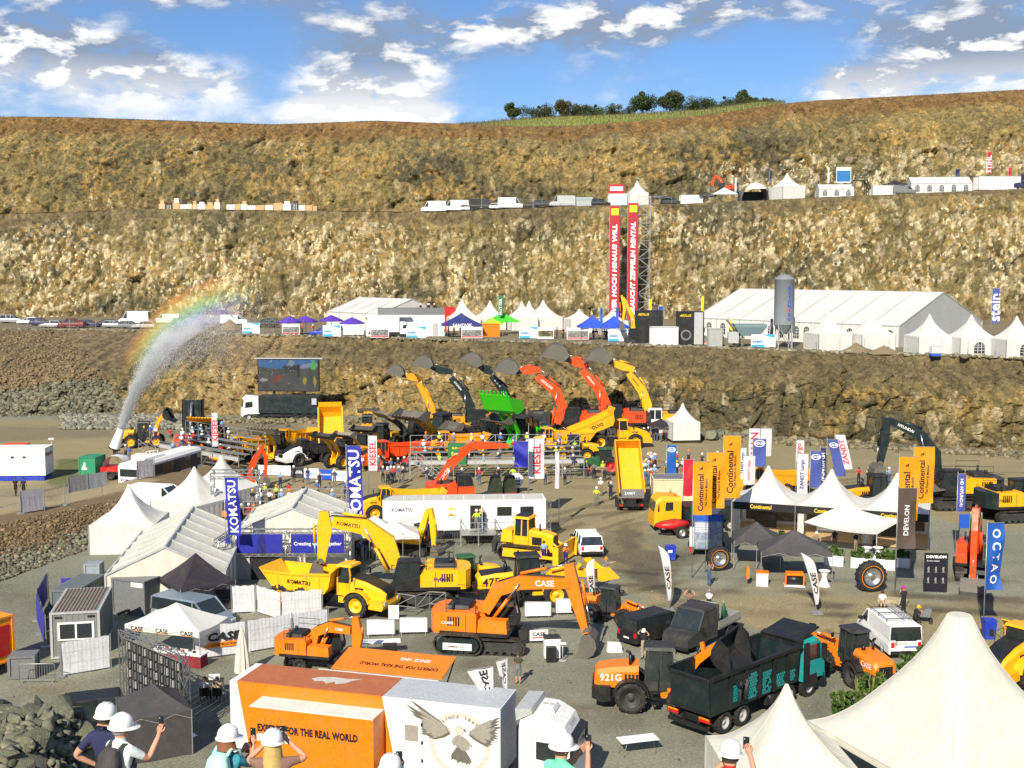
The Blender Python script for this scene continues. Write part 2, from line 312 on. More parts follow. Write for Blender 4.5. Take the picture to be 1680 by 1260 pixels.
def txt(s,m,parent,o,r,u,w=None,h=None,bold=.02,shear=0,fn=None,name='lettering',proud=.008):
 """print text centred at o, running along r, upright along u, fitted to width w and cap height h"""
 co,fs,tw,th=text_mesh(s,bold,shear)
 r,u,o=Vector(r).normalized(),Vector(u).normalized(),Vector(o);n=r.cross(u)
 kx=(w/tw) if w else(h/th);ky=(h/th) if h else(w/tw)
 mb=MB();mb.add([o+r*(x*kx)+u*(y*ky)+n*proud for x,y in co],fs)
 if fn:mb.v=[fn(v) for v in mb.v]
 return ob(name,mb,m,parent)
 # ---------------------------------------------------------------- noise on arrays
def _h(i,j,s):
 i=i.astype(np.int64)&0xffffffff;j=j.astype(np.int64)&0xffffffff
 x=(i*374761393+j*668265263+s*974711)&0xffffffff;x=((x^(x>>13))*1274126177)&0xffffffff;x=((x^(x>>16))*2246822519)&0xffffffff
 return((x^(x>>15))&0xffffff)/float(0xffffff)
def vn(x,y,s=0):
 i,j=np.floor(x),np.floor(y);a,b=x-i,y-j;a=a*a*(3-2*a);b=b*b*(3-2*b)
 return(_h(i,j,s)*(1-a)+_h(i+1,j,s)*a)*(1-b)+(_h(i,j+1,s)*(1-a)+_h(i+1,j+1,s)*a)*b
def fbm(x,y,s=0,o=4,g=.5):
 t=0;a=1;n=0
 for k in range(o):t=t+a*vn(x*2**k+17.3*k,y*2**k-9.1*k,s+k);n+=a;a*=g
 return t/n
def cells(x,y,s=0):
 """Worley cells: distance to nearest, gap to second, a random number per cell, and the offset from its centre"""
 i,j=np.floor(x),np.floor(y);f1=np.full(x.shape,9.);f2=f1.copy();cid=np.zeros(x.shape);dx=np.zeros(x.shape);dy=np.zeros(x.shape);ti=np.zeros(x.shape);tj=np.zeros(x.shape)
 for a in(-1,0,1):
  for b in(-1,0,1):
   ci,cj=i+a,j+b;px=ci+_h(ci,cj,s+1);py=cj+_h(ci,cj,s+2);ex,ey=x-px,y-py;d=np.hypot(ex,ey)
   c=d<f1;f2=np.where(c,f1,np.minimum(f2,d));f1=np.where(c,d,f1);dx=np.where(c,ex,dx);dy=np.where(c,ey,dy)
   cid=np.where(c,_h(ci,cj,s+3),cid);ti=np.where(c,_h(ci,cj,s+4),ti);tj=np.where(c,_h(ci,cj,s+5),tj)
 return f1,f2-f1,cid,(ti-.5)*dx+(tj-.5)*dy
def np_mesh(name,V,faces,tone=None,smooth=False):
 m=bpy.data.meshes.new(name);nv,nf=len(V),len(faces);m.vertices.add(nv);m.vertices.foreach_set('co',V.astype(np.float32).ravel())
 k=faces.shape[1];m.loops.add(nf*k);m.loops.foreach_set('vertex_index',faces.astype(np.int32).ravel());m.polygons.add(nf)
 m.polygons.foreach_set('loop_start',np.arange(0,nf*k,k,dtype=np.int32))
 if smooth:m.polygons.foreach_set('use_smooth',np.ones(nf,bool))
 if tone is not None:
  a=m.color_attributes.new('tone','FLOAT_COLOR','POINT');a.data.foreach_set('color',(tone if tone.shape[1]==4 else np.concatenate([tone,np.ones((nv,1))],1)).astype(np.float32).ravel())
 m.update(calc_edges=True);m.validate();return m
def grid_faces(nr,nc):
 i,j=np.meshgrid(np.arange(nr-1),np.arange(nc-1),indexing='ij');a=(i*nc+j).ravel()
 return np.stack([a,a+1,a+nc+1,a+nc],1)
def mixc(a,b,t):return a*(1-t[...,None])+np.array(b)*t[...,None]
def sst(x,a,b):t=np.clip((x-a)/(b-a),0,1);return t*t*(3-2*t)
# ================================================================ the quarry: floor, three rock faces, two benches, the rim
def interp(pts,x):return np.interp(x,[p[0] for p in pts],[p[1] for p in pts])
def floor_h(x,y):
 """height of the quarry floor"""
 x,y=np.asarray(x,float),np.asarray(y,float)
 foot=interp([(-80,78),(-38,80),(-34.5,92),(-31,101),(-27,107)],x);cre=interp([(-80,92),(-42,92),(-36,103),(-31,109),(-28,111)],x)
 e=sst(y,foot,cre)*(1-sst(y,cre+12,cre+24))*(1-sst(x,-30,-27.5))*1.7
 hill=np.where(x<0,13.6,13.6);r=sst(-x,6.0,9.6)
 main=14.9*(1-sst(y,16,32));berm=12.95*(1-sst(y,24.2,35))*r
 near=np.where(y<50,np.maximum(main,berm),0)
 return e+near+(fbm(x/9,y/9,5,3)-.5)*.22*(y>45)
def fz(p):return float(floor_h(np.array([p[0]]),np.array([p[1]]))[0])
def inpoly(x,y,poly):
 r_=np.zeros(x.shape,bool);n=len(poly)
 for i in range(n):
  (x1,y1),(x2,y2)=poly[i],poly[(i+1)%n]
  c=((y1>y)!=(y2>y))&(x<(x2-x1)*(y-y1)/((y2-y1) or 1e-9)+x1);r_^=c
 return r_
def gpoly(pp,h=0):return[tuple(G(px,py,h)[:2]) for px,py in pp]
def soft(x,y,poly,s,amp):
 a=0
 for k in range(3):
  qx=x+(fbm(x/6,y/6,s+20*k,4)-.5)*amp*(1+k*.6);qy=y+(fbm(x/6,y/6,s+7+20*k,4)-.5)*amp*(1.6+k);a=a+inpoly(qx,qy,poly)
 return a/3.
def make_floor():
 xs=np.concatenate([np.linspace(-400,-85,30)[:-1],np.arange(-85,85,.42),np.linspace(85,400,30)[1:]])
 ys=np.concatenate([np.arange(4,45,.7),np.arange(45,110,.36),np.arange(110,196,.6),[205,230]])
 X,Y=np.meshgrid(xs,ys);Z=floor_h(X,Y)+(fbm(X/1.1,Y/1.1,2,3)-.5)*.10
 gra=np.array([.212,.212,.158]);T=np.ones(X.shape+(3,))*gra
 T=T*(.72+.56*fbm(X/5,Y/4,11,6))[...,None]
 tan=soft(X,Y,gpoly([(-300,690),(2000,690),(2000,880),(1560,860),(1210,800),(1085,800),(1080,870),(1100,965),(1220,972),(1560,985),(1720,985),(2000,1010),(2000,1075),(1490,1068),(1300,1042),(1200,1020),(1020,975),(985,930),(905,905),(880,850),(560,840),(330,800),(190,815),(-300,850)]),3,5)
 tone=mixc(np.ones(X.shape+(3,))*np.array([.300,.245,.128]),[.235,.20,.118],fbm(X/7,Y/4,31,5));T=T*(1-tan[...,None])+tone*tan[...,None]
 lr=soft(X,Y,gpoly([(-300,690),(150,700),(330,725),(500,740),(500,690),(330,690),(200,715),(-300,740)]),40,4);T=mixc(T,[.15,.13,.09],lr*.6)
 wet=soft(X,Y,gpoly([(1000,868),(1060,862),(1075,900),(1130,915),(1120,945),(1130,968),(1060,972),(1015,940),(985,900)]),50,3.5);T=mixc(T,[.088,.077,.055],wet*(.55+.45*fbm(X/2,Y/2,77,4)))
 for k,(a,b) in enumerate([((1040,962),(1700,985)),((1350,992),(1700,1010)),((1100,1000),(1480,1012)),((1010,960),(1250,975))]):
  p,q=G(*a),G(*b);t=np.clip(((X-p.x)*(q.x-p.x)+(Y-p.y)*(q.y-p.y))/((q.x-p.x)**2+(q.y-p.y)**2),0,1)
  d=np.hypot(X-p.x-t*(q.x-p.x),Y-p.y-t*(q.y-p.y))+(fbm(X/3,Y/3,90+k,4)-.5)*2.4;T=mixc(T,[.092,.078,.052],(1-sst(d,.1,1.0))*.85*sst(fbm(X/4,Y/4,60+k,3),.35,.6))
  # wheel tracks that sweep across the arena and the haul road
 for k,(cx_,cy_,r0) in enumerate([(60,60,66),(60,60,68.4),(60,60,73),(40,70,47),(40,70,49.2),(-10,110,36),(-10,110,38.3),(30,150,66),(30,150,68.3),(-60,40,62),(-60,40,64.2),(25,20,44),(25,20,46.2),(-5,20,38),(-5,20,40.1),(70,40,56),(70,40,58.2)]):
  d=np.abs(np.hypot(X-cx_,Y-cy_)-r0+(fbm(X/15,Y/15,200+k,2)-.5)*6);T=T*(1-(.36*(1-sst(d,.25,.75))*(.45+.55*tan)*(fbm(X/6,Y/6,210+k,2)>.45)))[...,None]
 for k in range(16):
  p=G(*[(80,1130),(230,1110),(330,1090),(900,1170),(1010,1180),(1120,1010),(1250,1005),(800,1090),(700,1060),(960,800),(1500,925),(1600,985),(1640,990),(1000,830),(1590,955),(420,1060)][k])
  d=np.hypot((X-p.x)/2.5,(Y-p.y)/1.6)+(fbm(X/1.5,Y/1.5,300+k,4)-.5)*1.4;T=mixc(T,[.12,.105,.078] if k%3 else[.20,.15,.09],(1-sst(d,.3,1.1))*.55)
 emb=(Z>.35)&(Y>60)&(X<-26);em=sst(Z,.25,.9)*emb;T=mixc(T,[.17,.112,.058],em*.9)
 rd=soft(X,Y,gpoly([(-300,870),(-20,850),(100,832),(190,812),(260,790),(230,785),(60,800),(-300,830)],1.5),9,1.5);T=mixc(T,[.33,.265,.155],rd)
 foot=(1-sst(np.abs(Y-78),0,9))*(X<-28)*.6;T=mixc(T,[.10,.088,.062],foot*fbm(X/2,Y/2,8,4))
 T=mixc(T,[.17,.165,.12],(Y<45)*1.0)
 grs=soft(X,Y,gpoly([(78,792),(100,752),(140,752),(140,790),(120,800)]),70,2)+soft(X,Y,gpoly([(60,838),(75,800),(140,790),(170,798),(130,812)],1),71,2);T=mixc(T,[.10,.12,.04],np.clip(grs,0,1)*.8)
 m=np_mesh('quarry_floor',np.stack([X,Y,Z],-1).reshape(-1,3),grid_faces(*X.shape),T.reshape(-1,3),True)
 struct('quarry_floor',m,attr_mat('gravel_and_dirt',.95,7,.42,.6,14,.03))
make_floor()
PAL=dict(dk=[.085,.073,.041],ol=[.150,.121,.053],tan=[.243,.178,.069],och=[.285,.176,.049],pal=[.60,.53,.38],earth=[.175,.102,.037],rub=[.175,.13,.072])
def rock_face(name,xw,foot,top,prof,sc,pale,earth_t,seed,da,db,rubble=None,zones=None):
 """one quarry face: a sheet of angular blocks between a foot line and a top line, both in world space"""
 a=xw;nb=int(np.max(np.linalg.norm(top-foot,axis=1))/db)+2;t=np.linspace(0,1,nb)
 w=np.interp(t,[p[0] for p in prof],[p[1] for p in prof])
 B=foot[None]*1.0+0*t[:,None,None];B=np.repeat(foot[None],nb,0);d=(top-foot)[None]
 B[...,0]+=d[...,0]*w[:,None];B[...,1]+=d[...,1]*w[:,None];B[...,2]+=d[...,2]*t[:,None]
 A=B[...,0];Bh=(B[...,2]);Tt=np.repeat(t[:,None],len(a),1)
 wx=A+(fbm(A/6,Bh/6,seed+50,3)-.5)*1.8;wy=Bh+(fbm(A/6,Bh/6,seed+51,3)-.5)*1.5
 rb=np.zeros(A.shape) if rubble is None else rubble(A,Tt)
 D=(fbm(A/34,Bh/40,seed,3)-.5)*6+(fbm(A/7,Bh/18,seed+1,3)-.5)*1.5
 col=None
 idv=[]
 for k,(cw,chh,amp) in enumerate(sc):
  f1,gap,cid,tl=cells(wx/cw,wy/chh,seed+10*k);D=D+((cid-.5)*amp+tl*amp*1.5-amp*.30*(1-sst(gap,0,.10)))*(1-rb*(k<2));idv.append((cid,gap))
 for k,(th,am) in enumerate([(.0,1)]):
  led=fbm(A/18,Bh/1.9,seed+70,3);D=D+(led-.5)*1.1
 fade=np.minimum(sst(Tt,0,.05)*.6+.4,1-sst(Tt,.93,1)*.75)
 D=D*fade
 up=np.gradient(w,t)[:,None];V=B.copy();V[...,1]-=D*.92;V[...,2]+=D*.30*(Tt>.02)*(Tt<.99)+rb*(fbm(A/.9,Bh/.9,seed+77,3)-.5)*.8
 reg=fbm(A/22,Bh/12,seed+30,4);reg2=fbm(A/11,Bh/7,seed+31,4);c1=idv[1][0];c2=idv[2][0]
 T=mixc(np.ones(A.shape+(3,))*np.array(PAL['ol']),PAL['dk'],sst(reg+(c1-.5)*.35,.46,.70));T=mixc(T,PAL['tan'],sst(1-reg+(c1-.5)*.5,.46,.66)*.8)
 T=mixc(T,PAL['och'],sst(reg2+(c2-.5)*.5,.58,.78)*.6)
 pz=pale(A,Tt,reg2);T=mixc(T,PAL['pal'],np.clip(sst(c2*.75+c1*.25+pz,1.0,1.1),0,1)*.4)
 T=mixc(T,[.36,.30,.19],np.clip(sst(c1+pz*.8,.90,1.0),0,1)*.6)
 e=sst(Tt+(fbm(A/12,Bh/5,seed+40,4)-.5)*.30,earth_t-.06,earth_t+.06);T=mixc(T,PAL['earth'] if seed==300 else[.135,.105,.053],e*.92)
 low=1-sst(Tt+(fbm(A/9,Bh/4,seed+44,4)-.5)*.25,.02,.14);T=mixc(T,[.16,.115,.055],low*.75)
 if rubble is not None:T=mixc(T,PAL['rub'],rb*.85)
 if zones:T=zones(T,A,Tt)
 T=T*(.80+.40*c2)[...,None]
 st=fbm(A/1.3,Bh/9,seed+81,3);T=T*(.80+.40*st)[...,None];al=np.clip(.03+pz*.55+(st-.5)*.22+(reg2-.5)*.25,0,.30)*(1-e)*(1-rb)
 m=np_mesh(name,V.reshape(-1,3),grid_faces(*A.shape),np.concatenate([T,al[...,None]],2).reshape(-1,4));return struct(name,m,ROCK),V
ROCK=attr_mat('quarry_rock',.95,2.6,.40,.5,2.0,.18,1)
def bench(name,e0,e1,z0,z1,tone,seed):
 """level ground between the top of one face and the foot of the next"""
 n=14;xs=e0[:,0];rows=np.linspace(0,1,n)
 V=e0[None]*(1-rows[:,None,None])+e1[None]*rows[:,None,None];V[...,2]+=(fbm(V[...,0]/5,V[...,1]/5,seed,3)-.5)*.2
 T=np.ones(V.shape)*np.array(tone)*(.75+.5*fbm(V[...,0]/4,V[...,1]/4,seed+1,4))[...,None]
 struct(name,np_mesh(name,V.reshape(-1,3),grid_faces(n,len(xs)),T.reshape(-1,3),True),GRAV2)
GRAV2=attr_mat('bench_gravel',.95,4,.35,.5,8,.04)
B1=10.7
def line(pts,n):
 q=np.linspace(0,1,n);return np.array([[np.interp(v,np.linspace(0,1,len(pts)),[p[i] for p in pts]) for i in range(3)] for v in q])
PXS=np.linspace(-420,2100,1150)
w1f=np.array([G(px,interp([(-420,690),(200,684),(560,684),(1000,702),(1300,722),(1680,745),(2100,768)],px),-.15) for px in PXS])
w1t=np.array([G(px,interp([(-420,536),(0,541),(200,543),(400,549),(700,557),(1000,565),(1300,576),(1680,588),(2100,600)],px),B1) for px in PXS])
_,_v=rock_face('lower_rock_face',PXS,w1f,w1t,[(0,0),(.62,.22),(.8,.5),(1,1)],[(3.0,4.2,1.1),(1.1,1.9,.7),(.6,.8,.38)],lambda a,t,r_:.06*sst(r_,.5,.75)*(t<.75)+.10*sst(a,35,60)*(1-sst(t,.3,.6))-.10*sst(t,.62,.78),.70,100,.25,.22,rubble=lambda a,t:1-sst(a+26*(1-t)+(fbm(a/6,t*4,8,3)-.5)*9,-58,-49),zones=lambda T,a,t:mixc(T,[.27,.19,.085],sst(-(a+42)**2/90+1,.1,.8)*.6))
w2f=np.array([(x,interp([(-260,278),(-100,276),(0,270),(120,258),(300,240)],x),B1-.2) for x in np.linspace(-230,260,1300)])
X2=w2f[:,0];Y2=w2f[:,1]+13
def pix_x(x,Y):return CX+F*x/(Y*math.cos(PITCH))
w2t=np.array([(x,Y,P(pix_x(x,Y),interp([(-500,352),(0,351),(260,343),(520,346),(700,348),(900,339),(1100,335),(1300,326),(1500,317),(1680,309),(2100,295)],pix_x(x,Y)),Y).z) for x,Y in zip(X2,Y2)])
rock_face('middle_rock_face',X2,w2f,w2t,[(0,0),(.85,.6),(1,1)],[(3.6,7,1.1),(1.2,2.0,.8),(.7,.95,.5)],lambda a,t,r_:.17+.06*sst(r_,.45,.7)-.10*sst(t,.78,.95),.93,200,.3,.32)
bench('lower_bench',np.array([(p[0],p[1],B1) for p in w1t]),np.array([(np.interp(i,[0,1],[-230,260]),0,0) for i in np.linspace(0,1,len(w1t))])*[1,0,0]+np.array([(0,float(interp([(-260,286),(-100,284),(0,278),(120,266),(300,250)],-230+490*i)),B1) for i in np.linspace(0,1,len(w1t))]),B1,B1,[.19,.155,.095],400)
w3f=w2t.copy();w3f[:,1]+=26
Y3=w2t[:,1]+62;RIM=[(-500,192),(0,191),(120,192),(300,198),(450,204),(540,201),(620,198),(780,204),(860,208),(950,206),(1050,198),(1160,188),(1260,172),(1330,165),(1500,156),(1680,146),(2100,128)]
X3=X2*1.16
w3t=np.array([(x,Y,P(pix_x(x,Y),interp(RIM,pix_x(x,Y)),Y).z) for x,Y in zip(X3,Y3)])
rock_face('upper_rock_face',X2,w3f,w3t,[(0,0),(.62,.30),(.8,.6),(1,1)],[(4.5,6.5,1.3),(1.6,2.2,.95),(.9,1.1,.55)],lambda a,t,r_:-.05+.26*sst(a,20,70)*sst(t,.05,.12)*(1-sst(t,.34,.50))+.10*(1-sst(a,-90,-40))*(1-sst(t,.12,.25))+.10*sst(a,5,25)*(1-sst(t,.1,.3)),.80,300,.35,.36)
bench('middle_bench',w2t,w3f,0,0,[.16,.14,.10],420)
# plateau behind the rim, and the grassy bank with its hedge of trees
pl=w3t.copy();pl2=w3t.copy();pl2[:,1]+=900;pl2[:,2]+=-6;pl2[:,0]*=3.5
rows=[0,.02,.06,.2,1];V=np.stack([pl*(1-r_)+pl2*r_ for r_ in rows]);T=np.ones(V.shape)*np.array([.13,.10,.035])
struct('plateau',np_mesh('plateau',V.reshape(-1,3),grid_faces(5,len(pl)),T.reshape(-1,3),True),GRAV2)
GT=[(760,206),(790,203),(830,198),(900,193),(1000,189),(1060,187),(1160,180),(1240,168),(1275,168)]
V=[]
for r_ in np.linspace(0,1,12):
 row=[]
 for px in np.linspace(755,1285,160):
  y0=interp(RIM,px)+2;y1=min(interp(GT,px),y0)-1;Y=350+28*r_;p=P(px,y0+(y1-y0)*math.sin(r_*math.pi/2),Y);row.append(tuple(p))
 V.append(row)
for r_ in(1.6,3):V.append([(x*1.02,350+28*r_,z-5*r_+4) for x,_,z in V[11]])
V=np.array(V);
wob=(fbm(V[...,0]/3,V[...,1]/3,61,4)-.5);V[...,2]+=wob*.5
T=mixc(np.ones(V.shape)*np.array([.19,.27,.04]),[.30,.27,.08],fbm(V[...,0]/8,V[...,1]/4,62,4));struct('grass_bank',np_mesh('grass_bank',V.reshape(-1,3),grid_faces(V.shape[0],V.shape[1]),T.reshape(-1,3),True),attr_mat('meadow',.95,3,.5,.9,3,.3))
# ---- loose stone
_ico=[(0,-.53,.85),(0,.53,.85),(0,.53,-.85),(0,-.53,-.85),(.85,0,.53),(-.85,0,.53),(-.85,0,-.53),(.85,0,-.53),(.53,.85,0),(-.53,.85,0),(-.53,-.85,0),(.53,-.85,0)]
_icf=[(0,4,1),(0,5,10),(0,10,11),(0,11,4),(0,1,5),(1,4,8),(1,8,9),(1,9,5),(2,7,3),(2,3,6),(2,6,9),(2,9,8),(2,8,7),(3,7,11),(3,11,10),(3,10,6),(4,11,7),(4,7,8),(5,9,6),(5,6,10)]
RG=np.random.default_rng(11)
def rock_cloud(pts,sizes,cols):
 n=len(pts);base=np.array(_ico);V=base[None]*(1+(RG.random((n,12,1))-.5)*.7)*(.6+.8*RG.random((n,1,3)))*np.array([1,1,.75]);a=RG.random(n)*6.28;c,s=np.cos(a)[:,None],np.sin(a)[:,None]
 x=V[...,0]*c-V[...,1]*s;y=V[...,0]*s+V[...,1]*c;V[...,0],V[...,1]=x,y
 V=V*np.asarray(sizes)[:,None,None]+np.asarray(pts)[:,None,:]
 Fc=(np.array(_icf)[None]+12*np.arange(n)[:,None,None]).reshape(-1,3);return V.reshape(-1,3),Fc,np.repeat(np.asarray(cols),12,0)
STONE=attr_mat('loose_stone',.95,5,.4,.6,7,.06)
def stuff(name,pts,sizes,cols):
 V,Fc,T=rock_cloud(pts,sizes,cols);o=ob(name,np_mesh(name,V,Fc,T),STONE);o['kind']='stuff';return o
def pick(n,*cs):cs=np.array(cs);return cs[RG.integers(0,len(cs),n)]*(.65+.7*RG.random((n,1)))
def strew(n,x0,x1,y0,y1):return np.stack([x0+(x1-x0)*RG.random(n),y0+(y1-y0)*RG.random(n)],1)
# embankment of blasted stone at the left
q=strew(19000,-52,-27,74,108);z=floor_h(q[:,0],q[:,1]);ft=interp([(-80,78),(-38,80),(-34.5,92),(-31,101),(-27,107)],q[:,0]);cr=interp([(-80,92),(-42,92),(-36,103),(-31,109),(-28,111)],q[:,0]);k=(q[:,1]>ft-1.5)&(q[:,1]<cr+.3);q=q[k];z=z[k]
lowp=1-sst((q[:,1]-ft[k])/(cr[k]-ft[k]),.25,.6);sz=np.where(RG.random(len(q))<.12+.55*lowp,.10+.16*RG.random(len(q))**2,.05+.08*RG.random(len(q)))
cc=np.where((RG.random(len(q))<lowp*1.0)[:,None],pick(len(q),[.165,.155,.11],[.21,.195,.135],[.12,.11,.08]),pick(len(q),[.165,.115,.062],[.21,.15,.08],[.12,.085,.05]))
stuff('stone_embankment',np.concatenate([q,z[:,None]+.05],1),sz,cc)
# scree below the car park bench, rubble along the foot of the lower face
pts=[];sz=[];cl=[]
for _ in range(9000):
 px=RG.uniform(-60,215);t=RG.random()**1.0;i=int(np.clip((px+420)/2520*1149,0,1149));p=_v[int(t*(_v.shape[0]-1)),i]
 if px>105+110*(1-t)+RG.normal()*8:continue
 big=t<.35+.25*(px/215);pts.append(p);sz.append(RG.uniform(.2,.5) if big and RG.random()<.4 else RG.uniform(.10,.28));g=RG.random();cl.append((np.array([.155,.145,.10]) if big else np.array([.19,.14,.078]))*(.5+.9*g))
for _ in range(5200):
 px=RG.uniform(180,1700);y=interp([(200,690),(560,690),(1000,704),(1300,724),(1680,747)],px)+abs(RG.normal())*3-2;p=G(px,y);s_=RG.uniform(.1,.45)*(1.5 if RG.random()<.1 else 1);pts.append((p.x,p.y,s_*.2));sz.append(s_);cl.append(np.array([.17,.145,.09])*RG.uniform(.5,1.5))
for _ in range(2600):
 px=RG.uniform(100,330);y=RG.uniform(682,705);p=G(px,y);pts.append((p.x,p.y,.1+.8*math.exp(-((y-695)/6)**2)));sz.append(RG.uniform(.15,.5));cl.append(np.array([.2,.19,.15])*RG.uniform(.6,1.5))
stuff('scree',np.array(pts),np.array(sz),np.array(cl))
# small stones scattered over the gravel and along the edge of the lower bench
q=strew(9000,-36,40,48,120);q2=np.array([(p[0]+RG.normal()*.8,p[1]+abs(RG.normal())*1.0) for p in w1t[::1] for _ in range(2)])
pts=np.concatenate([np.concatenate([q,floor_h(q[:,0],q[:,1])[:,None]],1),np.concatenate([q2,np.full((len(q2),1),B1)],1)])
stuff('loose_gravel',pts,np.concatenate([.02+.05*RG.random(len(q))**3,.15+.3*RG.random(len(q2))**2]),pick(len(pts),[.20,.18,.12],[.15,.13,.085],[.25,.23,.16]))
# big boulders heaped in the left foreground: each one a thing
n_b=0
def boulder_mesh(seed):
 r_=random.Random(seed);import bmesh as _b
 bm=_b.new();
 for _ in range(26):v=Vector((r_.gauss(0,1),r_.gauss(0,1),r_.gauss(0,1))).normalized();v=Vector((max(-.72,min(.72,v.x))*1.25,max(-.7,min(.7,v.y))*1.1,max(-.55,min(.6,v.z))));bm.verts.new(v)
 _b.ops.convex_hull(bm,input=bm.verts)
 _b.ops.bevel(bm,geom=bm.edges[:],offset=.018,segments=1,affect='EDGES')
 me=bpy.data.meshes.new('boulder');bm.to_mesh(me);bm.free();return me
def rock_mat(name,c,c2):
 m=pm(name,c,.9,0,.8,2.2,.8,.3,c2,.35,9);return m
RM=[rock_mat('grey_green_stone',(.17,.172,.115),(.27,.26,.18)),rock_mat('dark_olive_stone',(.115,.12,.082),(.2,.19,.13)),rock_mat('rusty_yellow_stone',(.20,.175,.09),(.30,.26,.15))]
BMS=[boulder_mesh(k) for k in range(14)]
rr=random.Random(5);placed=[]
for k in range(2600):
 x=rr.uniform(-12.5,-6.3);y=rr.uniform(18.5,26.5);s_=rr.choice([.40,.34,.28,.25,.22,.2,.17,.15] if k<500 else[.2,.16,.14])*rr.uniform(.8,1.1)
 if n_b>295:break
 if any((x-a)**2+(y-b)**2<(.60*(s_+c))**2 for a,b,c in placed):continue
 placed.append((x,y,s_));n_b+=1;me=BMS[k%14];mt=RM[0 if k%5<3 else 1] if n_b%23 else RM[2]
 o=ob('boulder',me,mt,None,(x,y,fz((x,y))+s_*.22),(rr.uniform(-.5,.5),rr.uniform(-.5,.5),rr.uniform(0,6.3)));o.scale=(s_*rr.uniform(.85,1.35),s_*rr.uniform(.8,1.2),s_*rr.uniform(.8,1.2))
 tag(o,{0:'angular grey-green boulder in the heap of blasted stone at the lower left',1:'dark olive broken boulder in the heap of blasted stone at the lower left',2:'yellowish rusty boulder in the heap of blasted stone at the lower left'}[RM.index(mt)],'boulder','boulders heaped at the lower left')
q=strew(2600,-13,-6,18,27);zz=floor_h(q[:,0],q[:,1]);stuff('loose_rubble',np.concatenate([q,zz[:,None]+.04],1),.05+.10*RG.random(len(q)),pick(len(q),[.16,.16,.11],[.21,.20,.14],[.12,.12,.085]))
# boulders set in a row below the white pagoda by the lower face
for k in range(22):
 px=1040+k*10.5+rr.uniform(-3,3);p=G(px,716+rr.uniform(-3,3)+(px-1040)*.02);s_=rr.uniform(.7,1.15)
 o=ob('boulder',BMS[(k*3)%14],RM[k%2],None,(p.x,p.y,s_*.4),(rr.uniform(-.3,.3),rr.uniform(-.3,.3),rr.uniform(0,6.3)));o.scale=(s_,s_,s_*.9)
 tag(o,'grey boulder in the row below the white pagoda tent at the rock face','boulder','boulders in a row at the rock face')
 # ---- trees and shrubs
def leaf_mat(name,c):return pm(name,c,.6,0,.5,1.2,dcol=(c[0]*1.9,c[1]*1.6,c[2]*1.2),var=.35,trl=.25)
LM=[leaf_mat('dark_foliage',(.055,.085,.026)),leaf_mat('olive_foliage',(.055,.07,.022)),leaf_mat('bamboo_foliage',(.075,.135,.022)),leaf_mat('dry_foliage',(.11,.10,.045))]
BARK=pm('bark',(.09,.065,.045),.9,dirt=.4)
def leaves(n,clumps,size,seed):
 g=np.random.default_rng(seed);c=np.array(clumps);k=g.integers(0,len(c),n);d=g.normal(size=(n,3));d/=np.linalg.norm(d,axis=1)[:,None];p=c[k,:3]+d*(g.random((n,1))**.4)*c[k,3:4]*np.array([1,1,.8])
 u=g.normal(size=(n,3));u/=np.linalg.norm(u,axis=1)[:,None];w=np.cross(u,g.normal(size=(n,3)));w/=np.linalg.norm(w,axis=1)[:,None];s=size*(.5+g.random((n,1)))
 V=np.stack([p-u*s,p+w*s*.45,p+u*s,p-w*s*.45],1).reshape(-1,3);return np_mesh('crown',V,np.arange(4*n).reshape(-1,4))
def tree(px,yb,yt,wpx,kind,label,n=4600,Y=377,name='tree',cat='tree'):
 b=P(px,yb,Y);t=P(px,yt,Y);h=t.z-b.z;w=wpx*Y/F*(1.7 if kind=='bush' else 1.15);T=thing(name,label,cat,tuple(b),0,'trees and bushes on the rim of the quarry');r_=random.Random(px)
 mb=MB();mb.tube([(0,0,-1),(0.1,0,h*.3),(-.05,0,h*.62)],.03*h+.04,6);cl=[]
 for k in range(13 if kind=='bush' else 9):
  a=r_.uniform(0,6.28);q=r_.uniform(.1,.34 if kind!='bush' else .52)*w;zz=h*r_.uniform(.24 if kind!='bush' else .05,.78);e=(q*math.cos(a),q*math.sin(a),zz);cl.append((*e,(r_.uniform(.34,.5) if kind=='bush' else r_.uniform(.22,.34))*min(w,h*1.25)));mb.tube([(0,0,max(.1,zz-h*.35)),(e[0]*.6,e[1]*.6,zz-.1*h),e],.012*h+.02,4)
 cl.append((0,0,h*.86,.13*h));ob('trunk',mb,BARK,T);ob('crown',leaves(n,cl,.03*h+.10,px),LM[0 if px%2 else 1] if kind!='bare' else LM[3],T);return T
for a in[(840,199,167,26,'tree','small dark round tree at the left end of the hedge on the rim'),(884,195,173,34,'bush','dark rounded bush right of the lone small tree on the rim'),(922,192,163,24,'bare','thin half-bare tree sticking up left of the long dark bush on the rim'),(948,192,172,30,'bush','left part of the long dark bush on the grassy rim'),(977,191,171,34,'bush','right part of the long dark bush on the grassy rim'),(1014,189,175,36,'bush','low dark bush left of the tall grey-green tree on the rim'),(1053,188,149,42,'tree','tall airy grey-green tree in the middle of the hedge on the rim'),(1098,186,150,44,'tree','broad green tree right of the tall airy tree on the rim'),(1130,184,168,30,'bush','low bush between the broad tree and the hedge end on the rim'),(1155,183,163,36,'bush','mid green rounded bush near the right end of the hedge on the rim'),(1188,180,157,40,'bush','wide green bush left of the last tree of the hedge'),(1221,174,146,26,'tree','slender tree near the right end of the hedge on the rim'),(1252,170,160,26,'bush','last low dark bush at the right end of the hedge')]:tree(*a)
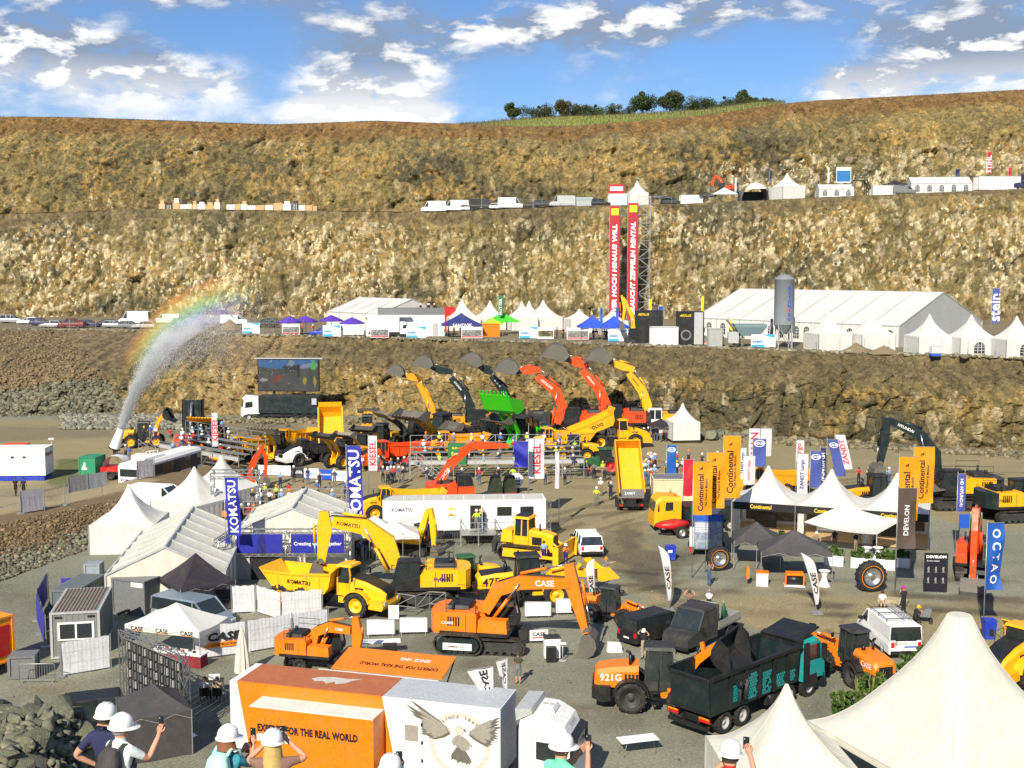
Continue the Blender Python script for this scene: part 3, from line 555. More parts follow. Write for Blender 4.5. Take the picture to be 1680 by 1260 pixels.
# tufts of grass: on the bank, on the rim
def tufts(name,pts,hh,m):
 g=np.random.default_rng(3);p=np.asarray(pts);n=len(p);a=g.random(n)*6.28;w=.06*hh+.03;l=hh*(.5+g.random(n));u=np.stack([np.cos(a),np.sin(a),0*a],1);tip=p+np.stack([g.normal(size=n)*.25*hh,g.normal(size=n)*.25*hh,l],1)
 V=np.stack([p-u*w,p+u*w,tip],1).reshape(-1,3);o=ob(name,np_mesh(name,V,np.arange(3*n).reshape(-1,3)),m);o['kind']='stuff'
gp=V_=np.array([(x+RG.normal()*.5,y+RG.normal()*.5,z-.05) for x,y,z in V[:12].reshape(-1,3) for _ in range(3)]);tufts('meadow_grass',gp,.8,LM[3])
gp=np.array([(p[0]+RG.normal()*.4,p[1]+abs(RG.normal())*2,p[2]-.1) for p in w3t[::2] for _ in range(3)]);tufts('rim_grass',gp,.55,LM[3])
# ================================================================ building machines
def sc_at(py,h=0):return(py-437)/(H-h)
MC={}
def tyre_mesh(r,w,lug):
 k=('ty',round(r,2),round(w,2),lug)
 if k not in MC:
  mb=MB();ri=r*.56;h=w/2
  mb.lathe([(ri,-h*.8),(r*.8,-h),(r*.95,-h*.92),(r*(.955 if lug else 1),-h*.5),(r*(.955 if lug else 1),h*.5),(r*.95,h*.92),(r*.8,h),(ri,h*.8),(ri*.9,0)],22 if r>.5 else 14,ax='y',close=True)
  if lug:
   n=18 if r>.5 else 12
   for i in range(n*2):
    a=math.pi*2*(i+.5*(i%2))/(n*2)*1.0;sgn=1 if i%2 else-1;c,s=math.cos(a),math.sin(a);p=Vector((s*r*.955,sgn*h*.98,c*r*.955));a2=a+.10;q=Vector((math.sin(a2)*r*.955,sgn*h*.05,math.cos(a2)*r*.955));mb.bar(p,q,r*.09,r*.10)
  MC[k]=mb.mesh('wheel')
 return MC[k]
def rim_mesh(r,w):
 k=('ri',round(r,2),round(w,2))
 if k not in MC:
  mb=MB();q=r*.56;h=w/2
  for s in(-1,1):mb.lathe([(q*1.02,s*h*.84),(q*.86,s*h*.74),(q*.74,s*h*.30),(q*.38,s*h*.26),(q*.34,s*h*.52),(0.001,s*h*.52)],16,ax='y')
  for s in(-1,1):
   for i in range(8):a=i*math.pi/4;mb.cyl((math.sin(a)*q*.55,s*h*.24,math.cos(a)*q*.55),(math.sin(a)*q*.55,s*h*.36,math.cos(a)*q*.55),q*.06,n=5)
  MC[k]=mb.mesh('rim')
 return MC[k]
def wheel(T,x,y,r,w,rim,lug=True):
 o=ob('wheel',tyre_mesh(r,w,lug),rubber,T,(x,y,r));ob('rim',rim_mesh(r,w),rim,o);return o
def track_mb(L,hgt,w,y,shoes=True):
 mb=MB();r=hgt/2;pts=[];n=8
 for i in range(n+1):a=-math.pi/2+math.pi*i/n;pts.append((L/2-r+r*math.cos(a),r+r*math.sin(a)))
 for i in range(n+1):a=math.pi/2+math.pi*i/n;pts.append((-L/2+r+r*math.cos(a),r+r*math.sin(a)))
 inner=[(p[0]*(1-.18/L),r+(p[1]-r)*.84) for p in pts];m=len(pts)
 v=[(p[0],s,p[1]) for s in(y-w/2,y+w/2) for p in pts]+[(p[0],s,p[1]) for s in(y-w/2,y+w/2) for p in inner];fs=[]
 for i in range(m):j=(i+1)%m;fs+=[(i,j,m+j,m+i),(2*m+j,2*m+i,3*m+i,3*m+j),(j,i,2*m+i,2*m+j),(m+i,m+j,3*m+j,3*m+i)]
 mb.add(v,fs)
 if shoes:
  per=2*(L-hgt)+math.pi*hgt;k=int(per/.26)
  for i in range(k):
   s=per*i/k;st=L-hgt
   if s<st:c=Vector((-st/2+s,0,0));nn=Vector((0,0,-1));
   elif s<st+math.pi*r:a=-math.pi/2+(s-st)/r;c=Vector((st/2+r*math.cos(a),0,r+r*math.sin(a)));nn=Vector((math.cos(a),0,math.sin(a)))
   elif s<2*st+math.pi*r:c=Vector((st/2-(s-st-math.pi*r),0,hgt));nn=Vector((0,0,1))
   else:a=math.pi/2+(s-2*st-math.pi*r)/r;c=Vector((-st/2+r*math.cos(a),0,r+r*math.sin(a)));nn=Vector((math.cos(a),0,math.sin(a)))
   if nn.z<-.95:continue
   c.y=y;t=Vector((0,w/2,0));mb.bar(c-t,c+t,.05,.06) if abs(nn.z)<.3 else mb.bar(c-t,c+t,.05,.05)
 return mb
def bucket_mb(wd,s,ang,piv,flip=1,teeth=5):
 """digging bucket: curved shell, two cheeks, teeth; piv (x,z), ang in degrees"""
 cur=[(.30,.12),(.58,-.30),(.60,-.75),(.38,-1.12),(-.05,-1.34),(-.72,-1.36)];rim_=[(-.16,.02)]
 def tr(p):x,z=p[0]*s*flip,p[1]*s;c,q=math.cos(R(ang)),math.sin(R(ang));return(piv[0]+x*c-z*q,piv[1]+x*q+z*c)
 cu=[tr(p) for p in cur];inn=[tr((p[0]*.9-.03,p[1]*.93-.01)) for p in cur];mb=MB()
 mb.prism(cu+inn[::-1],-wd/2,wd/2)
 for y in(-wd/2,wd/2-.05):mb.prism(cu+[tr((-.62,-1.22)),tr((-.40,-.55)),tr((-.16,.02))],y-.003,y+.053)
 for i in range(teeth):y=-wd/2+wd*(i+.5)/teeth;a,b=tr((-.62,-1.33)),tr((-.98,-1.36));mb.bar((a[0],y,a[1]),(b[0],y,b[1]),wd/teeth*.42,.1*s)
 for y in(-.24*s,.24*s):mb.prism([tr((-.2,.06)),tr((.3,.1)),tr((.22,.34)),tr((.02,.36)),tr((-.12,.22))],y-.04,y+.04)
 return mb
def ram(mb_b,mb_r,p,q,r,y=0,f=.55):
 p,q=Vector((p[0],y,p[1])),Vector((q[0],y,q[1]));m=p.lerp(q,f);mb_b.cyl(p,m,r,n=8);mb_r.cyl(m,q,r*.55,n=6)
def excavator(label,gp,rot,k,col,boomcol,boom,arm,bucket,logo=None,house_logo=None,group=None,cw=None,cabcol=None,trot=0,wheeled=False,hidden=False,bw=None,armw=None,dozer_blade=False,bcol=None,logocol=None,teeth=5,extra=1):
 T=thing('wheeled_excavator' if wheeled else 'excavator',label,'excavator',gp,rot,group);cw=cw or col;M=Matrix.Rotation(R(trot),4,'Z');logocol=logocol or inkw
 z0=1.12*k
 if wheeled:
  mb=MB();mb.box(-2.0*k,1.9*k,-.45*k,.45*k,.55*k,.95*k);mb.box(-1.6*k,-1.1*k,-.9*k,.9*k,.4*k,.75*k);mb.box(1.0*k,1.5*k,-.9*k,.9*k,.4*k,.75*k);mb.box(-.6*k,.6*k,-.7*k,.7*k,.6*k,1.0*k);ob('chassis',mb.xf(M),black,T)
  for x in(-1.35,1.25):
   for y in(-1.05,-.72,.72,1.05):p=M@Vector((x*k,y*k,0));o=wheel(T,p.x,p.y,.52*k,.28*k,dark);o.rotation_euler=(0,0,R(trot))
  mb=MB();mb.prism([(-2.5*k,.15*k),(-2.35*k,.1*k),(-2.4*k,.8*k),(-2.55*k,.85*k)],-1.25*k,1.25*k);mb.bar((-2.4*k,-.5*k,.5*k),(-1.6*k,-.4*k,.6*k),.12*k);mb.bar((-2.4*k,.5*k,.5*k),(-1.6*k,.4*k,.6*k),.12*k);ob('dozer_blade',mb.xf(M),black,T)
 elif not hidden:
  for y in(-1.28*k,1.28*k):
   t=ob('track',track_mb(4.9*k,1.0*k,.62*k,y).xf(M),trackm,T);mb=MB();mb.box(-1.9*k,1.9*k,y-.2*k,y+.2*k,.22*k,.78*k,.15*k)
   for i in range(7):x=(-1.5+.5*i)*k;mb.cyl((x,y-.26*k,.2*k),(x,y+.26*k,.2*k),.14*k,n=9)
   ob('track_frame',mb.xf(M),dark,t);mb=MB();
   for x in(-1.95,1.95):mb.cyl((x*k,y-.27*k,.5*k),(x*k,y+.27*k,.5*k),.36*k,n=14)
   ob('sprocket',mb.xf(M),dark,t)
  mb=MB();mb.box(-1.2*k,1.2*k,-1.0*k,1.0*k,.45*k,.85*k,.1*k,.1*k);mb.cyl((0,0,.8*k),(0,0,z0),.75*k,n=18);ob('undercarriage',mb.xf(M),dark,T)
 W=1.5*k
 mb=MB();mb.box(-2.6*k,1.55*k,-W,W,z0,z0+.22*k);ob('turntable_deck',mb,black,T)
 mb=MB();mb.prism([(-2.45*k,z0+.2*k),(-.35*k,z0+.2*k),(-.35*k,z0+1.28*k),(-.6*k,z0+1.4*k),(-2.45*k,z0+1.32*k)],-W*.98,-.52*k);mb.prism([(-2.45*k,z0+.2*k),(-.0*k,z0+.2*k),(-.0*k,z0+1.0*k),(-.3*k,z0+1.34*k),(-2.45*k,z0+1.32*k)],.50*k,W*.98);mb.box(-2.45*k,-.75*k,-.52*k,.52*k,z0+.2*k,z0+1.30*k);mb.box(-.3*k,1.5*k,-W*.97,-.6*k,z0+.2*k,z0+.95*k,.06*k,.04*k);ob('house_panel',mb,col,T)
 mb=MB()
 for y,e in((W*.985,1),(-W*.985,-1)):
  for i in range(5):x=(-2.1+.16*i)*k;mb.box(x,x+.09*k,min(y,y+.02*e),max(y,y+.02*e),z0+.55*k,z0+1.1*k)
  mb.box(-1.0*k,-.97*k,min(y,y+.012*e),max(y,y+.012*e),z0+.25*k,z0+1.25*k)
 ob('grille',mb,black,T)
 mb=MB();pr=[(-W,-2.45*k),(W,-2.45*k),(W*.93,-2.95*k),(W*.6,-3.25*k),(0,-3.33*k),(-W*.6,-3.25*k),(-W*.93,-2.95*k)];mb.prism([(b,a) for a,b in pr],z0+.05*k,z0+1.28*k,'z');ob('counterweight',mb,cw,T)
 mb=MB();mb.box(-2.35*k,-.9*k,-.85*k,.95*k,z0+1.325*k,z0+1.62*k,.1*k,.1*k);mb.cyl((-1.9*k,-.9*k,z0+1.3*k),(-1.9*k,-.9*k,z0+2.0*k),.08*k,n=7);mb.cyl((-2.0*k,.5*k,z0+1.6*k),(-2.0*k,.5*k,z0+1.85*k),.13*k,n=8);ob('engine_hood',mb,black,T)
 mb=MB();r_=.022*k
 for y in(-W*.92,W*.92):
  x0,x1=(-2.2*k,-.4*k);zt=z0+2.25*k;mb.tube([(x0,y,z0+1.3*k),(x0,y,zt),(x1,y,zt),(x1,y,z0+1.3*k)],r_,4);mb.tube([(x0,y,z0+1.8*k),(x1,y,z0+1.8*k)],r_,4)
 ob('handrail',mb,black,T)
 cc=cabcol or black;c0,c1,y0,y1=-.02*k,1.72*k,.52*k,1.46*k;zb,zt=z0+.22*k,z0+1.98*k
 mb=MB();mb.prism([(c0,zb),(c1,zb),(c1+.05*k,zb+.45*k),(c1,zb+.55*k),(c0,zb+.55*k)],y0,y1);mb.prism([(c0-.03*k,zt-.14*k),(c1-.22*k,zt-.14*k),(c1-.32*k,zt),(c0,zt)],y0-.02*k,y1+.02*k)
 for x,xt in((c0+.05*k,c0+.05*k),(c0+.82*k,c0+.82*k),(c1-.03*k,c1-.28*k)):
  for y in(y0+.05*k,y1-.05*k):mb.bar((x,y,zb+.5*k),(xt,y,zt-.1*k),.09*k)
 cab=ob('cab',mb,cc,T);mb=MB();mb.prism([(c0+.06*k,zb+.5*k),(c1-.04*k,zb+.5*k),(c1-.27*k,zt-.12*k),(c0+.06*k,zt-.12*k)],y0+.035*k,y1-.035*k);ob('window',mb,gl,cab)
 mb=MB();mb.tube([(c1-.1*k,y1,zt-.3*k),(c1+.1*k,y1+.25*k,zt-.2*k)],.02*k,4);mb.box(c1+.06*k,c1+.12*k,y1+.15*k,y1+.35*k,zt-.5*k,zt-.15*k);ob('mirror',mb,black,cab)
 # boom, arm, bucket
 bw=bw or([.82*k,1.12*k,1.05*k,.7*k] if group else[.62*k,.86*k,.80*k,.5*k]);n=len(boom);bwid=[float(np.interp(i/(n-1),np.linspace(0,1,len(bw)),bw)) for i in range(n)];yb=.34*k
 B=ob('boom',MB().prism(limb(boom,bwid),-yb,yb-.1*k),boomcol,T)
 aw=armw or([.6*k,.9*k,.5*k] if group else[.42*k,.66*k,.34*k]);m=len(arm);awid=[float(np.interp(i/(m-1),np.linspace(0,1,len(aw)),aw)) for i in range(m)]
 A=ob('arm',MB().prism(limb(arm,awid),-yb*.8,yb*.8-.1*k),boomcol,T)
 mc,mr=MB(),MB();b0,bm_=Vector(boom[0]),Vector(boom[len(boom)//2]);d=(bm_-b0)
 for y in(-.42*k,.34*k):ram(mc,mr,(b0.x+.55*k,b0.y-.35*k),tuple(bm_),.11*k,y)
 e0=Vector(boom[-2]).lerp(Vector(boom[-1]),.0);nd=Vector(boom[-1])-e0;up=Vector((-nd.y,nd.x)).normalized()*(1 if nd.x>0 or True else 1);a0=Vector(arm[0]);ram(mc,mr,tuple(e0+up*bwid[-2]*.62),tuple(a0),.10*k,-.05*k)
 a1=Vector(arm[-1]);da=(a1-a0);na=Vector((-da.y,da.x)).normalized()*awid[1]*.62;ram(mc,mr,tuple(a0+da*.25+na),tuple(a0+da*.9+na*.7),.085*k,-.05*k)
 ob('ram_barrel',mc,boomcol if bcol is None else bcol,T);ob('ram_rod',mr,chrome,T)
 mb=MB();
 for y in(-.1,.08):mb.tube([(b0.x,y*k,b0.y+.5*k)]+[(p[0]+(.05 if boom[-1][0]>boom[0][0] else-.05),y*k,p[1]+bwid[i]*.56) for i,p in enumerate(boom[1:],1)]+[tuple((a0+da*.35+na*1.2).to_3d().xzy)],.032*k,4)
 ob('hydraulic_hose',mb,black,T)
 if bucket:ob('bucket',bucket_mb(*bucket[:5],teeth=teeth) if len(bucket)>4 else bucket_mb(*bucket,teeth=teeth),bucketmat,T)
 if logo:
  i=len(boom)//2 if logo[1] is None else logo[1];p,q=Vector(boom[i-1]),Vector(boom[i]);p,q=(p.lerp(q,.05),p.lerp(q,.95));c=p.lerp(q,.5);d=(q-p).normalized();w=(q-p).length*logo[2]
  up=Vector((-d.y,d.x));
  if up.y<0:d,up=-d,-up
  for y,e in((yb-.1*k,1),(-yb,-1)):
  # side +y is read from +y: text runs along -x there
   dd=d*(-1 if e>0 else 1)
   if e>0:txt(logo[0],logocol,B,(c.x,y,c.y),(-d.x,0,-d.y),(up.x,0,up.y),w,proud=.012)
   else:txt(logo[0],logocol,B,(c.x,y,c.y),(d.x,0,d.y),(up.x,0,up.y),w,proud=.012)
 if house_logo:
  for y,e in((W*.985,1),(-W*.985,-1)):txt(house_logo[0],house_logo[1],T,(-1.35*k if len(house_logo)<4 else house_logo[3]*k,y,z0+.72*k),(-e,0,0),(0,0,1),house_logo[2]*k,proud=.03)
 return T
def pose(pts,bx,by,s,sg,c=1.0):return[(sg*(x-bx)/s/c,(by-y)/s) for x,y in pts]
def loader(label,gp,rot,k,col,arm_up=.3,rim=None,bucket_ang=10,bucket_w=3.0,bcol=None,logo=None,cabcol=None,group=None,hoodtop=None,artic=0,name='wheel_loader',armcol=None,roof=None,fender=None,hooddark=False,logocol=None,bs=1.0,nobucket=False):
 """articulated wheel loader, x forward; arm_up is the angle of the lift arms in degrees"""
 T=thing(name,label,'wheel loader',gp,rot,group);rim=rim or col;armcol=armcol or col;fender=fender or black;r=.86*k;wb=1.65*k;logocol=logocol or inkw
 MA=Matrix.Translation((0,0,0))@Matrix.Rotation(R(artic),4,'Z')
 for y in(-1.05*k,1.05*k):
  wheel(T,-wb,y,r,.62*k,rim);p=MA@Vector((wb,y,0));o=wheel(T,p.x,p.y,r,.62*k,rim);o.rotation_euler=(0,0,R(artic))
 mb=MB();mb.box(-3.3*k,-.1*k,-.62*k,.62*k,.72*k,1.3*k);mb.box(-2.2*k,-1.1*k,-.85*k,.85*k,.65*k,1.0*k);ob('rear_frame',mb,black,T)
 mb=MB();mb.prism([(-3.75*k,.78*k),(-3.2*k,.55*k),(-2.75*k,.62*k),(-2.75*k,1.42*k),(-3.75*k,1.42*k)],-1.12*k,1.12*k);ob('counterweight',mb,black,T)
 mb=MB();secs=[]
 for x,zt,hw in((-3.62,2.02,.74),(-3.45,2.22,.84),(-2.5,2.38,.86),(-1.25,2.46,.84)):secs.append([(x*k,-hw*k,1.3*k),(x*k,hw*k,1.3*k),(x*k,hw*k,(zt-.25)*k),(x*k,(hw-.2)*k,zt*k),(x*k,-(hw-.2)*k,zt*k),(x*k,-hw*k,(zt-.25)*k)])
 mb.loft(secs);hood=ob('engine_hood',mb,col,T)
 mb=MB()
 for y,e in((.853*k,1),(-.853*k,-1)):
  for i in range(4):x=(-2.0+.2*i)*k;mb.box(x,x+.13*k,min(y,y+.02*e),max(y,y+.02*e),1.5*k,2.05*k)
 mb.box(-3.66*k,-3.60*k,-.5*k,.5*k,1.45*k,1.9*k);ob('grille',mb,black,hood)
 if hooddark:ob('hood_top',MB().prism([(-3.4*k,2.25*k),(-1.26*k,2.47*k),(-1.26*k,2.52*k),(-3.3*k,2.33*k)],-.66*k,.66*k),black,T)
 mb=MB();mb.cyl((-1.7*k,-.35*k,2.4*k),(-1.7*k,-.35*k,3.0*k),.09*k,n=8);mb.tube([(-1.7*k,-.35*k,3.0*k),(-1.75*k,-.35*k,3.12*k),(-1.92*k,-.35*k,3.2*k)],.085*k,7);mb.cyl((-1.6*k,.3*k,2.4*k),(-1.6*k,.3*k,2.72*k),.14*k,n=10);ob('exhaust',mb,black,T)
 for y in(-1,1):
  mb=MB();pts=[(-wb+1.0*k*math.cos(a),r+1.0*k*math.sin(a)) for a in np.linspace(R(5),R(150),8)];inn=[(-wb+.93*k*math.cos(a),r+.93*k*math.sin(a)) for a in np.linspace(R(5),R(150),8)];mb.prism(pts+inn[::-1],y*.72*k,y*1.38*k);ob('fender',mb,fender,T)
 mb=MB();mb.box(-.95*k,.75*k,-.68*k,.68*k,1.1*k,1.62*k,.04*k);zt=3.36*k
 for x,xt in((-.9,-.8),(-.05,-.05),(.7,.52)):
  for y in(-.66,.66):mb.bar((x*k,y*k,1.55*k),(xt*k,y*.93*k,zt),.08*k)
 cab=ob('cab',mb,cabcol or black,T);mb=MB();mb.box(-.86*k,.68*k,-.63*k,.63*k,1.6*k,zt,.14*k,.04*k);ob('window',mb,gl,cab)
 mb=MB();mb.box(-1.0*k,.72*k,-.72*k,.72*k,zt-.02*k,zt+.14*k,.08*k,.08*k);mb.cyl((-.7*k,.4*k,zt+.1*k),(-.7*k,.4*k,zt+.3*k),.06*k,n=6);ob('roof',mb,roof or cabcol or black,cab)
 mb=MB()
 for y in(.75,-.75):mb.tube([(-.9*k,y*k,.7*k),(-.2*k,y*1.15*k,.7*k),(-.2*k,y*1.15*k,2.4*k)],.025*k,4);[mb.box(-.55*k,-.15*k,min(y,y*1.5)*k,max(y,y*1.5)*k,(.5+.3*i)*k,(.54+.3*i)*k) for i in range(3)]
 ob('step',mb,black,T);mb=MB()
 for y in(-.9,.9):mb.tube([(.6*k,y*.75*k,2.9*k),(.8*k,y*1.2*k,2.95*k)],.02*k,4);mb.box(.76*k,.82*k,(y*1.2-.1)*k,(y*1.2+.1)*k,2.65*k,2.95*k)
 ob('mirror',mb,black,T)
 mb=MB();mb.box(.15*k,2.1*k,-.5*k,.5*k,.7*k,1.3*k);
 for y in(-.42,.42):mb.prism([(1.0*k,1.2*k),(2.0*k,1.2*k),(1.75*k,2.05*k),(1.3*k,2.05*k)],(y-.06)*k,(y+.06)*k)
 ob('front_frame',mb.xf(MA),armcol,T)
 a=R(arm_up);pv=Vector((1.5*k,1.95*k));L=2.75*k;tip=pv+Vector((math.cos(a),math.sin(a)))*L;mid=pv+Vector((math.cos(a),math.sin(a)))*L*.5+Vector((-math.sin(a),math.cos(a)))*.22*k
 for y in(-.52,.52):ob('lift_arm',MB().prism(limb([pv,mid,tip],[.34*k,.46*k,.3*k]),(y-.07)*k,(y+.07)*k).xf(MA),armcol,T)
 mc,mr=MB(),MB()
 for y in(-.42,.42):ram(mc,mr,(1.2*k,1.2*k),tuple(mid),.09*k,y*k)
 ram(mc,mr,(1.5*k,2.3*k),tuple(mid.lerp(tip,.5)+Vector((-math.sin(a),math.cos(a)))*.5*k),.11*k,0);mb=MB().prism(limb([mid.lerp(tip,.2),mid.lerp(tip,.5)+Vector((-math.sin(a),math.cos(a)))*.6*k],[.2*k,.2*k]),-.1*k,.1*k);mb.bar((tip.x-.1*k,-.55*k,tip.y),(tip.x-.1*k,.55*k,tip.y),.16*k);mb.plus(mc)
 ob('tilt_linkage',mb.xf(MA),armcol,T);ob('ram_rod',mr.xf(MA),chrome,T)
 if not nobucket:
  b=R(bucket_ang);prof=[(0.0,.62),(.02,.15),(.16,-.16),(.42,-.30),(1.45,-.34)];q=.98*k*bs
  def tr(p):x,z=p[0]*q,p[1]*q;return(tip.x+x*math.cos(b)-z*math.sin(b),tip.y+x*math.sin(b)+z*math.cos(b))
  o_=[tr(p) for p in prof];i_=[tr((p[0]+.06*(1 if j<4 else 0),p[1]+(.06 if j>1 else 0))) for j,p in enumerate(prof)];w=bucket_w*k/2;mb=MB();mb.prism(o_+i_[::-1],-w,w)
  for y in(-w,w-.06*k):mb.prism(o_+[tr((1.2,-.18)),tr((.55,.62)),tr((.12,.68))],y-.004,y+.064*k)
  for i in range(8):y=-w+2*w*(i+.5)/8;p_,q_=tr((1.38,-.33)),tr((1.72,-.34));mb.bar((p_[0],y,p_[1]),(q_[0],y,q_[1]),.16*k,.08*k)
  ob('bucket',mb.xf(MA),bcol or bucketmat,T)
 if logo:
  for y,e in((.862*k,1),(-.862*k,-1)):txt(logo,logocol,T,(-2.75*k,y,1.85*k),(-e,0,.02),(0,0,1),1.15*k,proud=.012)
 mb=MB()
 for y in(-.9,.9):mb.box(-3.77*k,-3.74*k,(y-.12)*k,(y+.12)*k,1.1*k,1.25*k)
 ob('tail_lamp',mb,lampred,T);return T
def hauler(label,gp,rot,k,col,tilt=0,rim=None,logo=None,hood=None,cabcol=None,group=None,bodycol=None,logocol=None,artic=0):
 """articulated dump truck, x forward, cab in front, tipping body behind"""
 T=thing('dump_truck',label,'dump truck',gp,rot,group);rim=rim or col;hood=hood or black;bodycol=bodycol or col;logocol=logocol or inkw;r=.92*k
 MA=Matrix.Translation((1.4*k,0,0))@Matrix.Rotation(R(artic),4,'Z')@Matrix.Translation((-1.4*k,0,0))
 for x in(-3.4,-1.45,2.9):
  for y in(-1.2,1.2):
   p=(MA@Vector((x*k,y*k,0))) if x>0 else Vector((x*k,y*k,0));o=wheel(T,p.x,p.y,r,.62*k,rim);
   if x>0:o.rotation_euler=(0,0,R(artic))
 mb=MB();mb.box(-4.3*k,1.3*k,-.5*k,.5*k,.8*k,1.35*k);[mb.bar((x*k,-1.1*k,r),(x*k,1.1*k,r),.3*k) for x in(-3.4,-1.45)];ob('rear_frame',mb,black,T)
 mb=MB();mb.box(1.0*k,4.5*k,-.55*k,.55*k,.75*k,1.35*k);mb.prism([(3.9*k,.75*k),(4.95*k,.7*k),(5.1*k,1.0*k),(5.0*k,1.35*k),(3.9*k,1.35*k)],-1.35*k,1.35*k);ob('front_bumper',mb.xf(MA),col,T)
 mb=MB();secs=[]
 for x,zt,hw in((2.15,2.72,.98),(3.4,2.50,.95),(4.6,2.05,.86),(4.98,1.8,.78)):secs.append([(x*k,-hw*k,1.3*k),(x*k,hw*k,1.3*k),(x*k,hw*k,(zt-.22)*k),(x*k,(hw-.22)*k,zt*k),(x*k,-(hw-.22)*k,zt*k),(x*k,-hw*k,(zt-.22)*k)])
 mb.loft(secs);hd=ob('engine_hood',mb.xf(MA),col,T)
 mb=MB();mb.prism([(2.2*k,2.74*k),(3.4*k,2.53*k),(4.6*k,2.08*k),(4.98*k,1.83*k),(5.0*k,1.88*k),(4.65*k,2.13*k),(3.4*k,2.58*k),(2.2*k,2.80*k)],-.66*k,.66*k);mb.box(4.985*k,5.03*k,-.55*k,.55*k,1.35*k,1.8*k);mb.box(2.6*k,3.3*k,.965*k,.985*k,1.6*k,2.1*k);mb.box(2.6*k,3.3*k,-.985*k,-.965*k,1.6*k,2.1*k);ob('hood_top',mb.xf(MA),hood,hd)
 for y in(-1,1):
  pts=[(2.9*k+1.12*k*math.cos(a),r+1.08*k*math.sin(a)) for a in np.linspace(R(12),R(168),9)];inn=[(2.9*k+1.04*k*math.cos(a),r+1.0*k*math.sin(a)) for a in np.linspace(R(12),R(168),9)];ob('fender',MB().prism(pts+inn[::-1],y*.86*k,y*1.5*k).xf(MA),col,T)
 mb=MB();mb.box(1.0*k,2.3*k,-.75*k,.75*k,1.35*k,2.25*k);zt=3.45*k
 for x,xt in((1.05,1.05),(2.2,2.0)):
  for y in(-.7,.7):mb.bar((x*k,y*k,2.2*k),(xt*k,y*.92*k,zt),.09*k)
 mb.box(1.5*k,1.56*k,.69*k,.76*k,2.2*k,zt);cab=ob('cab',mb.xf(MA),cabcol or col,T);ob('window',MB().box(1.06*k,2.22*k,-.68*k,.68*k,2.22*k,zt,.1*k,.05*k).xf(MA),gl,cab);ob('roof',MB().box(.95*k,2.2*k,-.74*k,.74*k,zt-.02*k,zt+.13*k,.06*k,.06*k).xf(MA),cabcol or col,cab)
 mb=MB()
 for y in(-1,1):
  mb.tube([(2.3*k,y*.9*k,2.6*k),(2.6*k,y*1.35*k,3.0*k)],.02*k,4);mb.box(2.57*k,2.63*k,(y*1.35-.13)*k,(y*1.35+.13)*k,2.6*k,3.05*k);pass
 ob('mirror',mb.xf(MA),black,T);mb=MB();[mb.tube([(2.2*k,y*1.35*k,2.0*k),(2.2*k,y*1.35*k,2.9*k),(1.2*k,y*1.35*k,2.9*k),(1.2*k,y*1.35*k,2.0*k)],.022*k,4) for y in(-1,1)];ob('handrail',mb.xf(MA),black,T)
 prof=[(-5.15,2.95),(-4.1,1.72),(-3.0,1.5),(.35,1.5),(.72,2.0),(.95,3.05),(1.35,3.45)];W=1.45*k;piv=(-4.0*k,1.4*k);t=R(tilt)
 def tr(p):x,z=p[0]*k-piv[0],p[1]*k-piv[1];return(piv[0]+x*math.cos(-t)+z*math.sin(-t)*1*1-0,piv[1]-x*math.sin(-t)+z*math.cos(-t))
 mb=MB();th=.09
 flo=[tr(p) for p in prof];fli=[tr((p[0]+(.06 if j<2 else-.06 if j>3 else 0),p[1]+(.09 if 0<j<5 else .05))) for j,p in enumerate(prof)];mb.prism(flo+fli[::-1],-W*.98,W*.98)
 side=[tr(p) for p in prof[:-1]]+[tr((.95,3.0)),tr((-2.0,2.72)),tr((-4.6,2.72))]
 for y0,y1 in((-W,-W+th*k),(W-th*k,W)):mb.prism([tr(p) for p in prof[1:5]]+[tr((.95,3.05)),tr((-2,2.78)),tr((-4.75,2.78))],y0,y1)
 bd=ob('dump_body',mb,bodycol,T);mb=MB()
 for x in(-3.6,-2.4,-1.2,-.1):
  for y0,y1 in((-W-.07*k,-W),(W,W+.07*k)):mb.prism([tr((x,1.55)),tr((x+.14,1.55)),tr((x+.14,2.72)),tr((x,2.72))],y0,y1)
 for y0,y1 in((-W-.09*k,-W-.0),(W+.0,W+.09*k)):mb.prism([tr((-4.7,2.66)),tr((-2,2.66)),tr((.9,2.92)),tr((.9,3.06)),tr((-2,2.8)),tr((-4.75,2.8))],y0,y1)
 ob('body_rib',mb,bodycol,bd)
 if tilt>8:
  mc,mr=MB(),MB();e=tr((.1,1.5))
  for y in(-.6,.6):ram(mc,mr,(-.4*k,1.2*k),e,.13*k,y*k)
  ob('ram_barrel',mc,dark,T);ob('ram_rod',mr,chrome,T)
 if logo:
  for y,e in((W+.012*k,1),(-W-.012*k,-1)):a,b=Vector(tr((-2.2,2.2))),Vector(tr((-1.2,2.2)));d=(b-a).normalized()*(-e);u=Vector((-d.y,d.x))*(1 if d.x>0 else-1);txt(logo,logocol,bd,(a.x*.5+b.x*.5,y,a.y*.5+b.y*.5),(d.x,0,d.y),(u.x,0,u.y),1.9*k,proud=.08*k)
 mb=MB();
 for y in(-1.0,1.0):mb.box(5.04*k,5.09*k,(y-.17)*k,(y+.17)*k,1.05*k,1.28*k)
 ob('headlamp',mb.xf(MA),lampclear,T);return T
